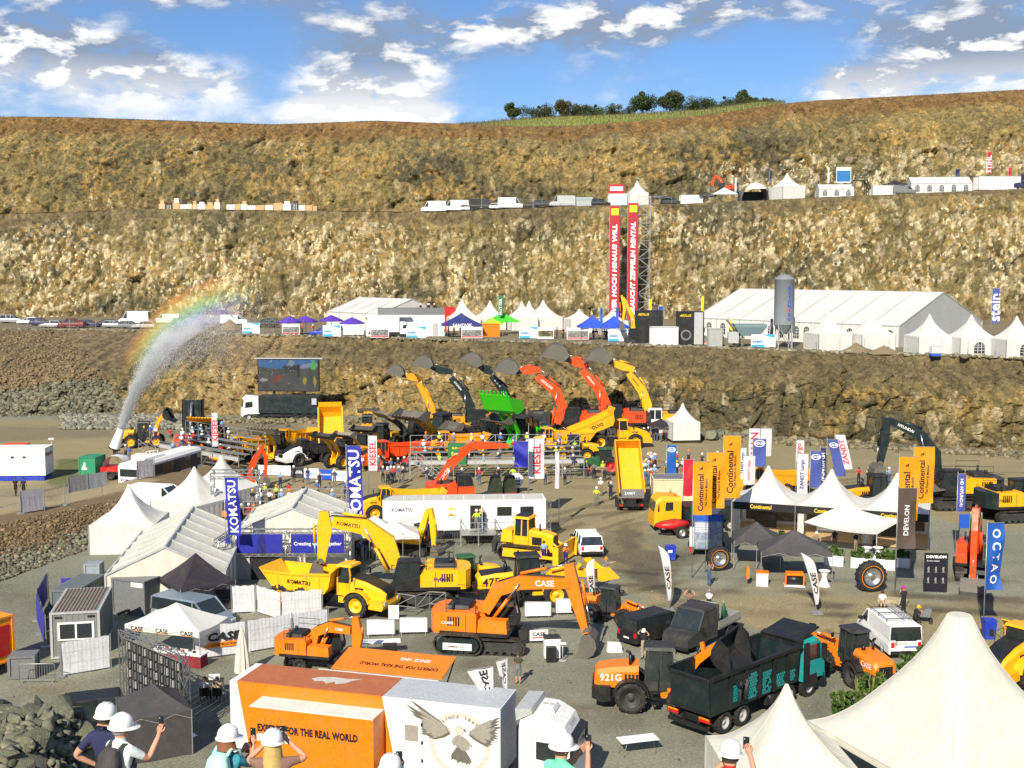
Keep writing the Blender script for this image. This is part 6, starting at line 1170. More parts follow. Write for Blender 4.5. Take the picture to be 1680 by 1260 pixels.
# eagle print: wings of feathers, pale head, round seal behind; a drawing of our own
feath=pm('print_grey',(.30,.28,.24),.5,dirt=0);feath2=pm('print_dark_grey',(.13,.12,.10),.5,dirt=0);seal=pm('print_pale',(.55,.52,.46),.5,dirt=0)
mb=MB();cx_,cz_=10.8,2.55
def disc(r0,r1,z=.0):n0=40;return[(cx_+r*math.cos(2*math.pi*i/n0),-.006-z,cz_-.25+r*math.sin(2*math.pi*i/n0)) for r in(r0,r1) for i in range(n0)],[(i,(i+1)%n0,n0+(i+1)%n0,n0+i) for i in range(n0)]
pr=MB();v,f=disc(1.15,1.38);v=[(x,y,min(3.85,max(1.0,z))) for x,y,z in v];pr.add(v,f);v,f=disc(.9,.93);pr.add(v,f);ob('seal_print',pr,seal,T)
for k,ch in enumerate('SINCE 1842'):
 if ch!=' ':a=R(128-k*8.6);txt(ch,feath2,T,(cx_+1.16*math.cos(a),-.008,cz_-.30+1.22*math.sin(a)),(math.sin(a),0,-math.cos(a)),(math.cos(a),0,math.sin(a)),h=.15,proud=.006)
rf=random.Random(4)
def feather_fan(m,ox,oz,a0,a1,n,l0,l1,w,y):
 mb=MB()
 for i in range(n):
  a=R(a0+(a1-a0)*i/(n-1));l=l0+(l1-l0)*i/(n-1)+rf.uniform(-.05,.05);dx,dz=math.cos(a),math.sin(a);bx,bz=ox+dx*l*.15*rf.random(),oz+dz*l*.1;p=[(0,0),(l*.4,w),(l*.85,w*.8),(l,0),(l*.8,-w*.5),(l*.3,-w*.6)];mb.add([(bx+u*dx-t*dz,y-.0006*i,bz+u*dz+t*dx) for u,t in p],[tuple(range(6))])
 ob('feather_print',mb,m,T)
feather_fan(feath2,cx_-.35,2.75,200,148,13,.95,2.15,.085,-.016);feather_fan(feath,cx_-.4,2.85,205,150,12,.8,1.6,.08,-.026);feather_fan(feath2,cx_+.35,2.75,-25,32,13,1.0,1.6,.085,-.016);feather_fan(feath,cx_+.4,2.85,-28,30,12,.75,1.25,.08,-.026);feather_fan(feath2,cx_,2.3,235,305,11,.7,.9,.09,-.016);feather_fan(feath,cx_,2.75,225,315,13,.5,.75,.085,-.026)
mb=MB();mb.add([(cx_+.22*x,-.036,2.93+.22*z) for x,z in((-.9,-.8),(-1,0),(-.6,.7),(0,.95),(.6,.8),(1.0,.4),(1.35,.0),(1.25,-.4),(.9,-.2),(.6,-.9),(0,-1.1))],[tuple(range(11))]);ob('eagle_head_print',mb,seal,T);mb=MB();mb.add([(cx_+.22*x,-.040,2.93+.22*z) for x,z in((.85,.3),(1.0,.4),(1.35,0),(1.25,-.4),(.95,-.12))],[tuple(range(5))]);mb.add([(cx_+.22*(.45+.08*math.cos(i)),-.040,2.93+.22*(.35+.08*math.sin(i))) for i in range(6)],[tuple(range(6))]);ob('beak_print',mb,feath2,T)
d=ob('door',MB().box(7.75+.35,9.1,-.03,-.002,1.05,3.2),white,T);ob('door_window',MB().box(8.35,8.95,-.04,-.031,2.2,2.9),feath,d);mb=MB();[mb.box(9.08,9.16,-.05,-.003,z,z+.14) for z in(1.3,2.1,2.9)];ob('hinge',mb,black,d)
mb=MB();mb.box(.5,12.4,.3,2.1,.6,.949);mb.box(.9,11.0,.05,.12,.35,.9);ob('chassis',mb,black,T);[wheel(T,x,y,.5,.36,lgrey,False) for x in(2.0,3.3,4.6) for y in(.35,2.1)]
ob('roof_emblem',MB().add([(4.5+.9*x,1.2+.55*y,4.024) for x,y in((-1.2,0),(-.9,.5),(-.2,.8),(.6,.7),(1.3,.95),(.9,.4),(.7,-.3),(.3,-.7),(.1,-.2),(-.2,-.75),(-.5,-.3),(-.9,-.5))],[tuple(range(12))]),seal,T)
Tt=thing('tractor_unit','white tractor unit with rounded roof coupled to the exhibition trailer','truck',L2W(O,A_,(13.4,1.22,0)),A_)
mb=MB();sec=lambda x,z0,zt,w:[(x,-w,z0),(x,w,z0),(x,w,zt-.35),(x,w-.2,zt),(x,-w+.2,zt),(x,-w,zt-.35)];mb.loft([sec(0,.9,3.55,1.22),sec(.5,.9,3.85,1.23),(sec(1.2,.9,3.82,1.23)),sec(1.9,.85,3.45,1.22),sec(2.15,.8,2.95,1.2),sec(2.35,.7,1.95,1.2),sec(2.42,.5,1.2,1.18)]);cb=ob('cab',mb,white,Tt);mb=MB();[mb.bar(a,b,.02) for a,b in(((.62,-1.245,1.0),(.62,-1.245,3.3)),((2.0,-1.235,.95),(2.15,-1.225,1.8)),((.62,-1.245,1.0),(2.0,-1.235,.95)))];ob('door_seam',mb,inkg,cb);ob('step',MB().box(.8,1.9,-1.27,-1.1,.45,.62).box(.8,1.9,-1.27,-1.1,.75,.88),black,cb)
mb=MB();mb.quad((2.185,-1.08,2.85),(2.375,-1.1,1.95),(2.375,1.1,1.95),(2.185,1.08,2.85));mb.add([(.75,-1.25,2.05),(2.1,-1.25,1.85),(2.0,-1.25,2.75),(.75,-1.25,2.8)],[(0,1,2,3)]);mb.add([(.75,1.25,2.05),(2.1,1.25,1.85),(2.0,1.25,2.75),(.75,1.25,2.8)],[(3,2,1,0)]);ob('window',mb,gl,cb)
vz=ob('sun_visor',MB().prism([(2.0,3.08),(2.42,2.92),(2.42,2.72),(2.3,2.74)],-1.15,1.15),black,cb);txt('ROAD SHOW',inkw,vz,(2.42,-.1,2.82),(0,1,0),(0,0,1),1.3,.14);txt('HI-WAY',inkg,cb,(1.98,0,3.36),(0,1,0),(-.7,0,.72),.9,.12,proud=.03)
ob('roof_hatch',MB().box(.65,1.35,-.5,.5,3.80,3.98,.1,.1),white,cb);mb=MB();mb.cyl((.85,0,3.97),(.85,0,4.0),.11,n=10);mb.cyl((1.12,0,3.97),(1.12,0,4.0),.11,n=10);ob('roof_vent',mb,lgrey,cb);ob('roof_spoiler',MB().prism([(-.15,3.55),(.55,3.9),(.5,4.1),(-.2,4.05)],-1.1,1.1,'y'),lgrey,cb);ob('plate',MB().box(.95,1.25,-1.25,-1.235,1.35,1.55),inkw,cb);txt('CNH',inkb,cb,(1.1,-1.25,1.45),(1,0,0),(0,0,1),.22)
mb=MB();mb.box(-3.6,2.3,-.45,.45,.65,.95);mb.box(2.1,2.52,-1.2,1.2,.4,.8);[mb.box(2.25,2.35,y-.1,y+.1,1.9,2.75) for y in(-1.42,1.42)];ob('chassis',mb,black,Tt);[wheel(Tt,x,y,.5,.34,lgrey,False) for x in(1.3,-2.3) for y in(-1.05,1.05)]
def pennant(label,px,py,ph,w,h,seed):
 T=thing('pennant',label,'flag',AT(px,py),10);mb=MB();mb.cyl((0,0,0),(0,0,ph),.03,n=6);mb.bar((0,0,ph),(-w,0,ph-.12),.03);ob('pole',mb,steel,T);wv=lambda u,v:(-w*u*(1-v),.08*math.sin(5*u+6*v+seed),ph-.03-.12*u*(1-v)-h*v);c=ob('cloth',MB().grid([[wv(k/6,i/14) for k in range(7)] for i in range(15)],True),flagw,T)
 co,fs,tw,th=text_mesh('CASE',.03,0);m=MB();m.add([wv(.40-y/th*.36,.30-x/tw*.5) for x,y in co],fs);m.v=[(x,y-.02,z) for x,y,z in m.v];ob('lettering',m,inkb,c)
pennant('wide white pennant on a pole at the front of the exhibition trailer',809,1275,5.0,1.15,2.1,0);pennant('narrow white pennant on the far side of the white tractor unit',832,1258,5.0,.5,2.1,2)
# ---- LED wall seen from behind, in a truss gate
a,b=Vector((-19.8,59,0)),Vector((-15.6,55,0));T=thing('screen_wall','truss gate holding a big screen seen from behind, beside the white canopy','screen',a,math.degrees(math.atan2(-4,4.2)));Lw=(b-a).length;mb=MB();truss(mb,(0,0,0),(0,0,4.0),.34,.45,.022);truss(mb,(Lw,0,0),(Lw,0,4.0),.34,.45,.022);truss(mb,(0,0,3.85),(Lw,0,3.85),.34,.45,.022);mb.box(-.4,.4,-.4,.4,0,.03);mb.box(Lw-.4,Lw+.4,-.4,.4,0,.03);ob('truss',mb,chrome,T)
mb=MB();mb.box(0,.47,0,.07,0,.47);panm=mb.mesh('panel');hm=MB().bar((.06,-.05,.02),(.06,-.05,.45),.03).box(.22,.31,-.06,-.002,.06,.40).mesh('panel_frame')
for i in range(10):
 for j in range(7):o=ob('panel',panm,black,T,(.28+.5*i*(Lw-.6)/5.0,.05,.15+.48*j));ob('handle',hm,grey if(i+j)%3 else lgrey,o)
canopy('charcoal canopy tent with closed walls behind the two men at lower left',(-16.7,53.6,0),24,3.0,3.0,2.15,3.1,tentgrey,walls='swe')
canopy('white canopy tent with black lettering on its valance beside the screen wall',(-19.3,66.8,0),-18,4.9,3.0,2.1,3.15,tentw,text=('CASE',0,3,1),tm=inkb,val=.34)
T=thing('display_table','table with white cloth over a dark red skirt under the white canopy','table',L2W((-19.3,66.8,0),-18,(.9,-1.2,0)),-18);ob('skirt',MB().box(-1.6,1.6,-.35,.35,.02,.70),pm('dark_red_cloth',(.22,.008,.02),.8,bump=.4,bscale=4),T);ob('tabletop',MB().box(-1.65,1.65,-.42,.42,.70,.76),inkw,T)
for k in range(7):o=ob('cap',MB().lathe([(.10,0),(.11,.05),(.07,.11),(.001,.13)],8),[inkb,inkr,dark][k%3],None,L2W((-19.3,66.8,.76),-18,(-.4+.38*k,-1.2+.15*(k%2),0)));tag(o,['black cap','red cap','dark grey cap'][k%3]+' laid out on the white table under the white canopy','cap','caps on the display table')
canopy('black canopy tent over a barbecue behind the silver-blue minibus',(-20.5,75.6,0),38,3.7,3.7,2.2,3.9,tentblack)
T=thing('barbecue','black gas barbecue under the black canopy tent','barbecue',(-18.9,76.2,0),20);ob('cart',MB().box(-.6,.6,-.3,.3,.1,.85),dark,T);ob('hood',MB().prism([(-.3,.86),(.3,.86),(.3,1.1),(.1,1.3),(-.2,1.3)],-.5,.5,'x'),black,T)
T=box_thing('site_office','grey site office container with ribbed rusty roof and white-framed window','site office',G(119,1079)+Vector((-.3,2.6,0)),11,2.6,5.2,2.7,pm('ribbed_grey_wall',(.20,.21,.205),.5),ribs=lgrey)
mb=MB();[mb.box(-1.2+.2*k,-1.12+.2*k,-2.5,2.5,2.69,2.735) for k in range(12)];ob('roof_rib',mb,pm('rusty_roof',(.20,.13,.08),.8,dirt=.6,dcol=(.3,.24,.17)),T);wf=ob('window_frame',MB().box(-.95,1.05,-2.68,-2.61,1.05,2.1),white,T);[ob('pane',MB().box(x,x+.82,-2.69,-2.682,1.15,2.0),gl,wf) for x in(-.83,.10)];[ob('vent',MB().box(x-.2,x+.2,-2.66,-2.61,2.35,2.45),black,T) for x in(-.9,.9)]
T=box_thing('box_trailer','plain grey box trailer between the site office and the black canopy','trailer',G(222,1008)+Vector((.3,1.4,0)),-22,2.5,3.4,2.35,grey);ob('tow_bar',MB().box(-.1,.1,-2.7,-1.7,.3,.42),dark,T);o=ob('air_conditioner',MB().box(.2,1.2,-1.72,-1.5,1.9,2.3,.02,.02),white,T)
box_thing('storage_container','narrow grey-green container standing behind the site office','container',(-28.2,75.6,0),-6,1.6,4.0,2.0,pm('grey_green_wall',(.12,.15,.15),.5),ribs=grey);box_thing('utility_cabinet','small grey cabinet beside the foot of the big white marquee','cabinet',G(150,953)+Vector((0,.6,0)),0,1.0,.9,1.2,pm('cabinet_grey',(.26,.3,.33),.5))
fence_run(['blue tarpaulin fence left of the site office, nearest the camera','blue tarpaulin fence left of the site office, middle one','blue tarpaulin fence left of the site office, farthest one'],[G(76,1063),G(62,1020),G(80,985)],2.0,bluetarp);fence_run(['blue tarpaulin panel behind the site office, left one','blue tarpaulin panel behind the site office, right one'],[G(100,985),G(183,990)],1.6,bluetarp,pl=3)
fence_run('white sheeted fence panel between the site office and the screen wall',[G(100,1110),G(183,1096)],2.0,tarp)
case_f=fence_run(['white banner fence panel right of the white canopy, with big black letters','white banner fence panel behind the folded cream parasol','white sheeted fence panel with loose hanging cloth','white sheeted fence panel left of the compact wheeled excavator'],[G(318,1084),G(405,1073),G(480,1060),G(540,1050)],2.0,tarp,pl=2.9)
sh=case_f[0];Lx=2.9;txt('CASE',inkb,sh,(1.75,-.02,1.25),(1,0,0),(0,0,1),1.9,.5,bold=.05,shear=.2,proud=.02);o=ob('stripe',MB().add([(.55,-.02,.62),(2.6,-.02,.62),(2.75,-.02,.92),(.8,-.02,.92)],[(0,1,2,3)]),inko,sh);txt('CONSTRUCTION',inkb,sh,(1.7,-.025,.77),(1,0,0),(0,0,1),1.5,.16,proud=.01)
fence_run(['white sheeted fence panel right of the black canopy','white sheeted fence panel left of the dump truck wheels','white sheeted fence panel under the dump truck body','sagging white fence sheet before the dump truck fender'],[G(380,1008),G(420,1006),G(461,1019),G(530,1013)],1.9,tarp,pl=2.0)
for i,(px,py) in enumerate([(601,1045),(655,1042),(708,1036),(860,1015),(911,1009)]):barrier(AT(px,py),4,1.75,inkw,['white covered crowd barrier, leftmost by the compact excavator','white covered crowd barrier, second from the left by the compact excavator','white covered crowd barrier behind the orange excavator house','white covered crowd barrier under the orange boom, left one','white covered crowd barrier under the orange boom, right one'][i],'white crowd barriers')
barrier(AT(32,1120),2,1.9,None,'bare steel crowd barrier at the left edge beside the yellow trailer');T=box_thing('waste_container','grey waste container beside the yellow trailer at the left edge','container',G(40,1108),8,1.3,1.0,1.25,grey)
T=box_thing('box_trailer','yellow and red box trailer cut by the left edge of the picture','trailer',G(-40,1120)+Vector((-.4,1.2,0)),60,3.0,2.1,2.6,amber,z=.6);ob('red_print',MB().box(-1.2,1.3,-1.09,-1.07,1.0,2.7),red,T);ob('red_print',MB().box(1.52,1.54,-.8,.8,1.0,2.7),red,T);[wheel(T,x,y,.4,.25,dark,False) for x in(-.6,.6) for y in(-.9,.9)]
T=thing('parasol','folded cream parasol standing by the orange trailer','parasol',AT(398,1106),0);ob('pole',MB().cyl((0,0,0),(0,0,2.7),.03,n=6),steel,T);mb=MB();n=18;rows=[[((r*(1+.28*(k%2)))*math.cos(2*math.pi*k/n),(r*(1+.28*(k%2)))*math.sin(2*math.pi*k/n),z) for k in range(n)] for z,r in((.12,.36),(.9,.31),(1.7,.22),(2.3,.12),(2.65,.04))];rows=[q+[q[0]] for q in rows];ob('canopy',mb.grid(rows,False),tentc,T)
# ---- big tents: lower right and left
pagoda('large white tent with wide collar at its top, filling the lower right corner',(18.6,48.2,0),23,8.6,2.55,8.0,walls='',top=.105,power=1.9,mat=tentc,scallop=False)
pagoda('white pagoda tent with pointed peak at the bottom edge beside the black tipper',(11.1,46.6,0),4,5.3,2.45,5.6,walls='sw',mat=tentc)
pagoda('white pagoda tent alone at the foot of the stone embankment',(-30.6,93.6,0),3,5.0,2.3,5.1)
pagoda('white pagoda tent behind the ridge of the big cream marquee',(-27.6,102,0),-28,5.2,2.3,5.1);pagoda('rearmost white pagoda tent of the three near the red and white bus',(-26.6,107.5,0),-28,5.2,2.3,5.2)
hall('big cream marquee with gable towards the camera and banded roof',(-18.8,76.3,0),97,13.0,7.6,2.5,4.25,6,mat=tentc)
T=hall('white marquee behind the blue banners of the truss front',(-11.9,85.2,0),92,8.0,8.2,3.3,4.9,3,mat=tentc)
T=thing('truss_portal','silver truss front with two deep blue banners before the white marquee','truss frame',(-19.9,83.4,0),0);mb=MB();truss(mb,(0,0,0),(0,0,3.75));truss(mb,(8.15,0,0),(8.15,0,5.2));truss(mb,(3.85,0,1.95),(3.85,0,3.6));truss(mb,(0,0,3.6),(8.15,0,3.6));truss(mb,(0,0,1.85),(8.15,0,1.85),.16);truss(mb,(0,0,3.6),(-.6,-2.6,3.4));truss(mb,(-.6,-2.6,0),(-.6,-2.6,3.4));ob('truss',mb,chrome,T)
b1=ob('banner',MB().box(.25,3.55,-.22,-.19,2.05,3.42),kblue,T);ob('print_shape',MB().add([(1.7,-.225,2.05),(2.5,-.225,2.05),(2.2,-.225,3.42),(1.8,-.225,3.42)],[(0,1,2,3)]),pm('print_dark_blue',(.006,.009,.15),.6),b1);b2=ob('banner',MB().box(4.15,7.95,-.22,-.19,2.05,3.42),kblue,T);txt('Creating value together',inkw,b2,(6.05,-.22,2.7),(1,0,0),(0,0,1),3.4,.34);b3=ob('banner',MB().prism([(-.15,2.0),(-.55,2.0),(-.55,3.3),(-.15,3.3)],-.02,.02,'y').xf(Matrix.Identity(4)),kblue,T)
ob('door_shade_panel',MB().box(1.2,3.3,.1,.14,0,1.8),inkb,T);ob('side_wall',MB().box(.1,1.1,.1,.14,0,1.8),lgrey,T)  # black panel puts in the shade of the open entrance
canopy('low white canopy tent behind the hybrid excavator boom',G(640,930)+Vector((0,3,0)),8,3.8,3.0,2.0,2.9,tentw);canopy('white canopy tent beside the truss front, behind the arched boom',G(615,915),12,4.0,3.0,2.2,3.3,tentw)
# ---- long white trailer
T=thing('exhibition_trailer','long white trailer with open door and stairs behind the yellow machines','trailer',(-10.5,95.0,0),4);ob('body',MB().box(0,13.3,0,2.5,.95,3.42),white,T);mb=MB();[mb.box(.05+1.65*k,1.6+1.65*k,.05,2.45,3.422,3.45) for k in range(8)];ob('roof_panel',mb,pm('pale_roof',(.55,.55,.50),.6,dirt=.4),T)
txt('KOMATSU',inkn,T,(1.6,-.004,2.7),(1,0,0),(0,0,1),1.75,.3);txt('Komatsu driving',inkg,T,(9.9,-.004,1.55),(1,0,0),(0,0,1),1.7,.22);ob('window',MB().box(9.3,10.5,-.02,-.003,2.1,2.85),gl,T);ob('window',MB().box(11.2,12.3,-.02,-.003,2.1,2.85),gl,T);ob('doorway_shade',MB().box(7.1,8.0,-.015,-.003,1.0,3.0),inkb,T);dd=ob('door',MB().box(8.02,8.06,-.9,-.02,1.0,3.0),white,T)  # black sheet painted on the body for the dark inside of the open door
for x,z,c in((5.6,2.75,inky),(5.6,2.25,inko)):txt('\u25ac\u25a0',c,T,(x,-.004,z),(1,0,0),(0,0,1),.55,.16,proud=.006) if False else ob('machine_print',MB().add([(x+u*.3,-.006,z+w*.12) for u,w in((-1,-1),(1,-1),(1,0),(.3,.1),(.2,.9),(-.5,.9),(-.6,0),(-1,0))],[tuple(range(8))]),c,T)
mb=MB();mb.box(.5,13,.3,2.2,.6,.94);ob('chassis',mb,black,T);[wheel(T,x,y,.48,.34,lgrey,False) for x in(9.5,10.8,12.1) for y in(.3,2.2)];mb=MB();truss(mb,(13.55,.1,0),(13.55,.1,3.5));ob('truss',mb,chrome,T)
T=thing('steel_stairs','grey steel landing with railings at the door of the white trailer','stairs',L2W((-10.5,95,0),4,(6.3,-2.0,0)),4);mb=MB();mb.box(0,2.8,.2,1.9,.9,.96);[mb.bar((x,y,0),(x,y,1.95),.07) for x in(0,1.4,2.8) for y in(.2,1.9)];[mb.bar((0 if y<1 else 1.9,y,z),(2.8,y,z),.05) for z in(1.45,1.95) for y in(.2,)];[mb.bar((x,.2,z),(x,1.9,z),.05) for z in(1.45,1.95) for x in(0,2.8)];mb.bar((1.4,.2,1.0),(2.8,.2,1.9),.04);mb.bar((1.4,.2,1.9),(2.8,.2,1.0),.04);ob('landing',mb,steel,T)
for k in range(6):barrier(L2W((-10.5,95,0),4,(.6+2.2*k,-.6,0)),4,2.1,None,'bare crowd barrier in the line along the foot of the long white trailer','barriers along the white trailer')
# ---- tyre maker stand: three pagodas with black fascia
Q=Vector((18.4,98,0));hd=-20.3
for i in range(3):
 c=L2W(Q,hd,(2.6+5.2*i,2.6,0));T=pagoda(['white pagoda with black fascia, left one of the tyre maker stand','white pagoda with black fascia, middle one of the tyre maker stand','white pagoda with black fascia, right one of the tyre maker stand'][i],c,hd,5.2,2.85,5.6,'pagodas of the tyre maker stand',walls='n'+('w' if i==0 else '')+('e' if i==2 else ''),vmat=inkb,valance=.62,scallop=False)
 txt('Continental',inky,T,(-.2,-2.62,2.54),(1,0,0),(0,0,1),1.75,.34,proud=.03)
 if i==2:txt('Continental',inky,T,(2.62,0,2.54),(0,1,0),(0,0,1),1.75,.34,proud=.03)
 mb=MB();x=-2.4;rows=[[(x+.5*k/8,-2.5-.05*(k%2),z) for k in range(9)] for z in(0,2.3)];ob('curtain',mb.grid(rows,False),tentw,T);ob('floor_board',MB().box(-2.6,2.6,-2.6,2.6,.02,.12),wood,T)
 ob('bar_counter',MB().box(-1.2,.6,.8,1.3,.12,1.2),inkw if i==1 else dark,T);ob('poster',MB().box(-2.2,2.2,2.45,2.5,.4,2.1),pm('dark_photo_print',(.10,.08,.06),.5,dirt=.8,scale=2,dcol=(.4,.3,.2)),T)
T=thing('sun_sail','white sun sail stretched before the middle pagoda of the tyre maker stand','sun sail',L2W(Q,hd,(9.5,-2.2,0)),hd);W4=[Vector((-3.2,-1.5,2.3)),Vector((-.4,2.0,3.3)),Vector((4.2,.8,2.6)),Vector((2.4,-2.2,1.9))];rows=[]
for i in range(9):
 u=i/8;rows.append([tuple(W4[0].lerp(W4[1],v/8).lerp(W4[3].lerp(W4[2],v/8),u)-Vector((0,0,.55*math.sin(u*math.pi)*(.4+.6*math.sin(v/8*math.pi))))) for v in range(9)])
ob('sail',MB().grid(rows,True),tentw,T);mb=MB();[mb.cyl((p.x,p.y,0),tuple(p),.04,n=6) for p in(W4[0],W4[3])];ob('pole',mb,steel,T)
def planter(label,p,rot=-20,s=1.0):
 T=thing('planter',label,'planter',p,rot,'white planters of the tyre maker stand');ob('box',MB().box(-.7*s,.7*s,-.3*s,.3*s,0,.75*s),inkw,T);ob('foliage',leaves(420,[(x,0,1.0*s,.34*s) for x in(-.45*s,0,.45*s)]+[(0,0,1.35*s,.25*s)],.13*s,int(p.x*10)),LM[2],T)
for k,(px,py,t) in enumerate([(1368,926,'leftmost white planter'),(1412,930,'white planter behind the big standing tyre'),(1452,933,'white planter right of the big standing tyre'),(1478,930,'white planter behind the brown banner pole'),(1282,900,'white planter between the charcoal canopies')]):planter(t+' with bushy plants',AT(px,py))
def cocktail(label,p,h=1.1):
 T=thing('bar_table',label,'bar table',p,0);ob('cloth',MB().lathe([(.42,0),(.2,.5),(.16,.75),(.36,h)],14),inkw,T);ob('tabletop',MB().cyl((0,0,h),(0,0,h+.03),.40,n=16),inkw,T)
cocktail('white draped bar table right of the charcoal canopies',AT(1352,962));cocktail('white bar table among the planters',AT(1422,918),1.0);cocktail('small white bar table before the right pagoda',AT(1440,917),.95)
canopy('charcoal canopy tent, left and farther of the two beside the tyres',G(1246,932)+Vector((0,1.5,0)),-8,3.4,3.4,2.05,3.2,tentgrey);canopy('charcoal canopy tent, right and nearer of the two, over orange exhibits',G(1308,950)+Vector((0,1.2,0)),-6,5.0,3.2,2.05,3.35,tentgrey)
def standing_tyre(label,px,py,r,w,rot):
 T=thing('earthmover_tyre',label,'tyre',AT(px,py),rot);o=ob('tyre',tyre_mesh(r,w,True),rubber,T,(0,0,r));rm=ob('rim',rim_mesh(r,w),chrome,T,(0,0,r));mb=MB();mb.lathe([(r*.70,-w/2-.012),(r*.735,-w/2-.012)],28,(0,0,r),'y');ob('sidewall_mark',mb,inko,T)
standing_tyre('big standing earthmover tyre with shiny rim in front of the planters',1428,970,1.08,.62,8);standing_tyre('big standing earthmover tyre beside the orange flag poles',1178,934,.92,.62,14)
T=thing('display_engine','orange roller exhibit on a stand under the right charcoal canopy','exhibit',AT(1303,962),-8);ob('base',MB().box(-.7,.7,-.4,.4,.05,.12),inkw,T);ob('roller',MB().cyl((-.55,0,.5),(.55,0,.5),.33,n=14),black,T);mb=MB();mb.box(-.62,.62,-.35,.35,.85,1.02);[mb.box(x-.05,x+.05,-.3,.3,.12,.85) for x in(-.62,.62)];ob('frame',mb,orange,T)
T=thing('display_counter','orange and white counter under the left charcoal canopy','counter',AT(1250,960),-8);ob('front',MB().box(-.4,.4,-.3,.3,0,.95),inkw,T);ob('top',MB().box(-.45,.45,-.35,.35,.95,1.0),orange,T);ob('side_panel',MB().box(-1.1,-.9,-.3,.3,.5,1.3),orange,T)
# ---- sign boards, kiosks, trucks to the right of the track
T=thing('sign_board','tall black sign board with white headline before the tyre maker stand','sign',AT(1534,972),-4);bb=ob('board',MB().box(-.8,.8,-.03,.03,.08,2.75),pm('board_black',(.012,.012,.022),.35,dirt=.05),T);txt('DEVELON',inkw,bb,(0,-.03,2.5),(1,0,0),(0,0,1),1.35,.2,bold=.05);txt('Baustellen Highlights',inkw,bb,(-.2,-.03,2.2),(1,0,0),(0,0,1),.85,.09)
mb=MB();
for i in range(3):
 for j in range(2):x,z=-.5+.5*i,1.45-.75*j;mb.box(x-.03,x+.05,-.04,-.031,z,z+.35);mb.box(x-.1,x+.1,-.04,-.031,z-.05,z-.02);mb.box(x-.07,x-.04,-.04,-.031,z+.1,z+.3)
ob('machine_print',mb,inkg,bb);mb=MB();[mb.bar((x,0,0),(x,.6,0.02),.05) for x in(-.6,.6)];[mb.bar((x,.5,0.02),(x,.03,1.6),.04) for x in(-.6,.6)];ob('stay',mb,dark,T)
T=thing('poster_trailer','box trailer covered with photo posters beside the orange flags','trailer',G(1137,912),-6);ob('body',MB().box(0,2.3,0,4.6,.5,3.3),pm('poster_wall',(.06,.065,.075),.4),T);p=ob('poster',MB().box(.05,2.2,-.02,-.004,.6,2.75),pm('photo_poster',(.20,.25,.34),.5,dirt=.9,scale=2.2,dcol=(.62,.60,.55),var=.4),T);ob('poster',MB().box(-.28,.02,-.03,-.022,.55,2.3),inkw,T);ob('poster_band',MB().box(.05,2.2,-.03,-.021,2.75,3.25),inkblue,T);ob('poster_band',MB().box(-.28,.02,-.04,-.031,.3,.75),red,T);mb=MB();[mb.box(.15+.0*k,1.2,-.03,-.021,1.9+.13*k,1.96+.13*k) for k in range(6)];ob('print_lines',mb,inkw,p);[wheel(T,x,2.2,.42,.25,dark,False) for x in(.1,2.2)];txt('A-',inkb,T,(-.12,-.05,2.5),(1,0,0),(0,0,1),.3)
T=thing('truck','yellow truck cab with black rear and red front boxes parked beside the cream container','truck',AT(1108,868),186);mb=MB();mb.loft([sec(-.2,.9,3.0,1.2),sec(1.5,.9,3.1,1.2),sec(1.95,.85,2.7,1.18),sec(2.1,.7,1.8,1.16),sec(2.15,.5,1.1,1.15)]);cb=ob('cab',mb,yellow,T);mb=MB();mb.add([(.5,1.21,1.9),(1.85,1.19,1.8),(1.75,1.19,2.6),(.5,1.21,2.6)],[(3,2,1,0)]);mb.quad((1.98,-1,2.6),(2.125,-1.02,1.8),(2.125,1.02,1.8),(1.98,1,2.6));ob('window',mb,gl,cb);ob('chassis',MB().box(-5.5,2.0,-.45,.45,.6,.95),black,T);[wheel(T,x,y,.52,.34,lgrey) for x in(1.2,-3.2,-4.5) for y in(-1.02,1.02)];mb=MB();[mb.cyl((.3,y,3.1),(.3,y,3.3),.09,n=8) for y in(-.7,.7)];ob('beacon',mb,lampor,cb);ob('tipper_bed',MB().box(-5.4,-.5,-1.2,1.2,1.0,2.2),tealblack,T)
T=thing('red_attachment','red machine body with a big wheel beside the yellow truck','machine',AT(1102,880),190);mb=MB();mb.loft([[(x,-w,z0),(x,w,z0),(x,w,z1),(x,-w,z1)] for x,w,z0,z1 in((-1.3,.5,.9,1.3),(-.4,.6,.7,1.4),(.8,.5,.8,1.25),(1.4,.25,.9,1.05))],True);ob('body',mb,red,T);wheel(T,-.6,-.75,.52,.35,chrome);wheel(T,-.6,.75,.52,.35,chrome)
box_thing('site_container','cream-walled container with grey roof left of the orange flags','container',G(1108,832)+Vector((0,1.5,0)),0,4.0,2.8,2.65,pm('cream_wall',(.62,.56,.36),.6),roofm=grey)
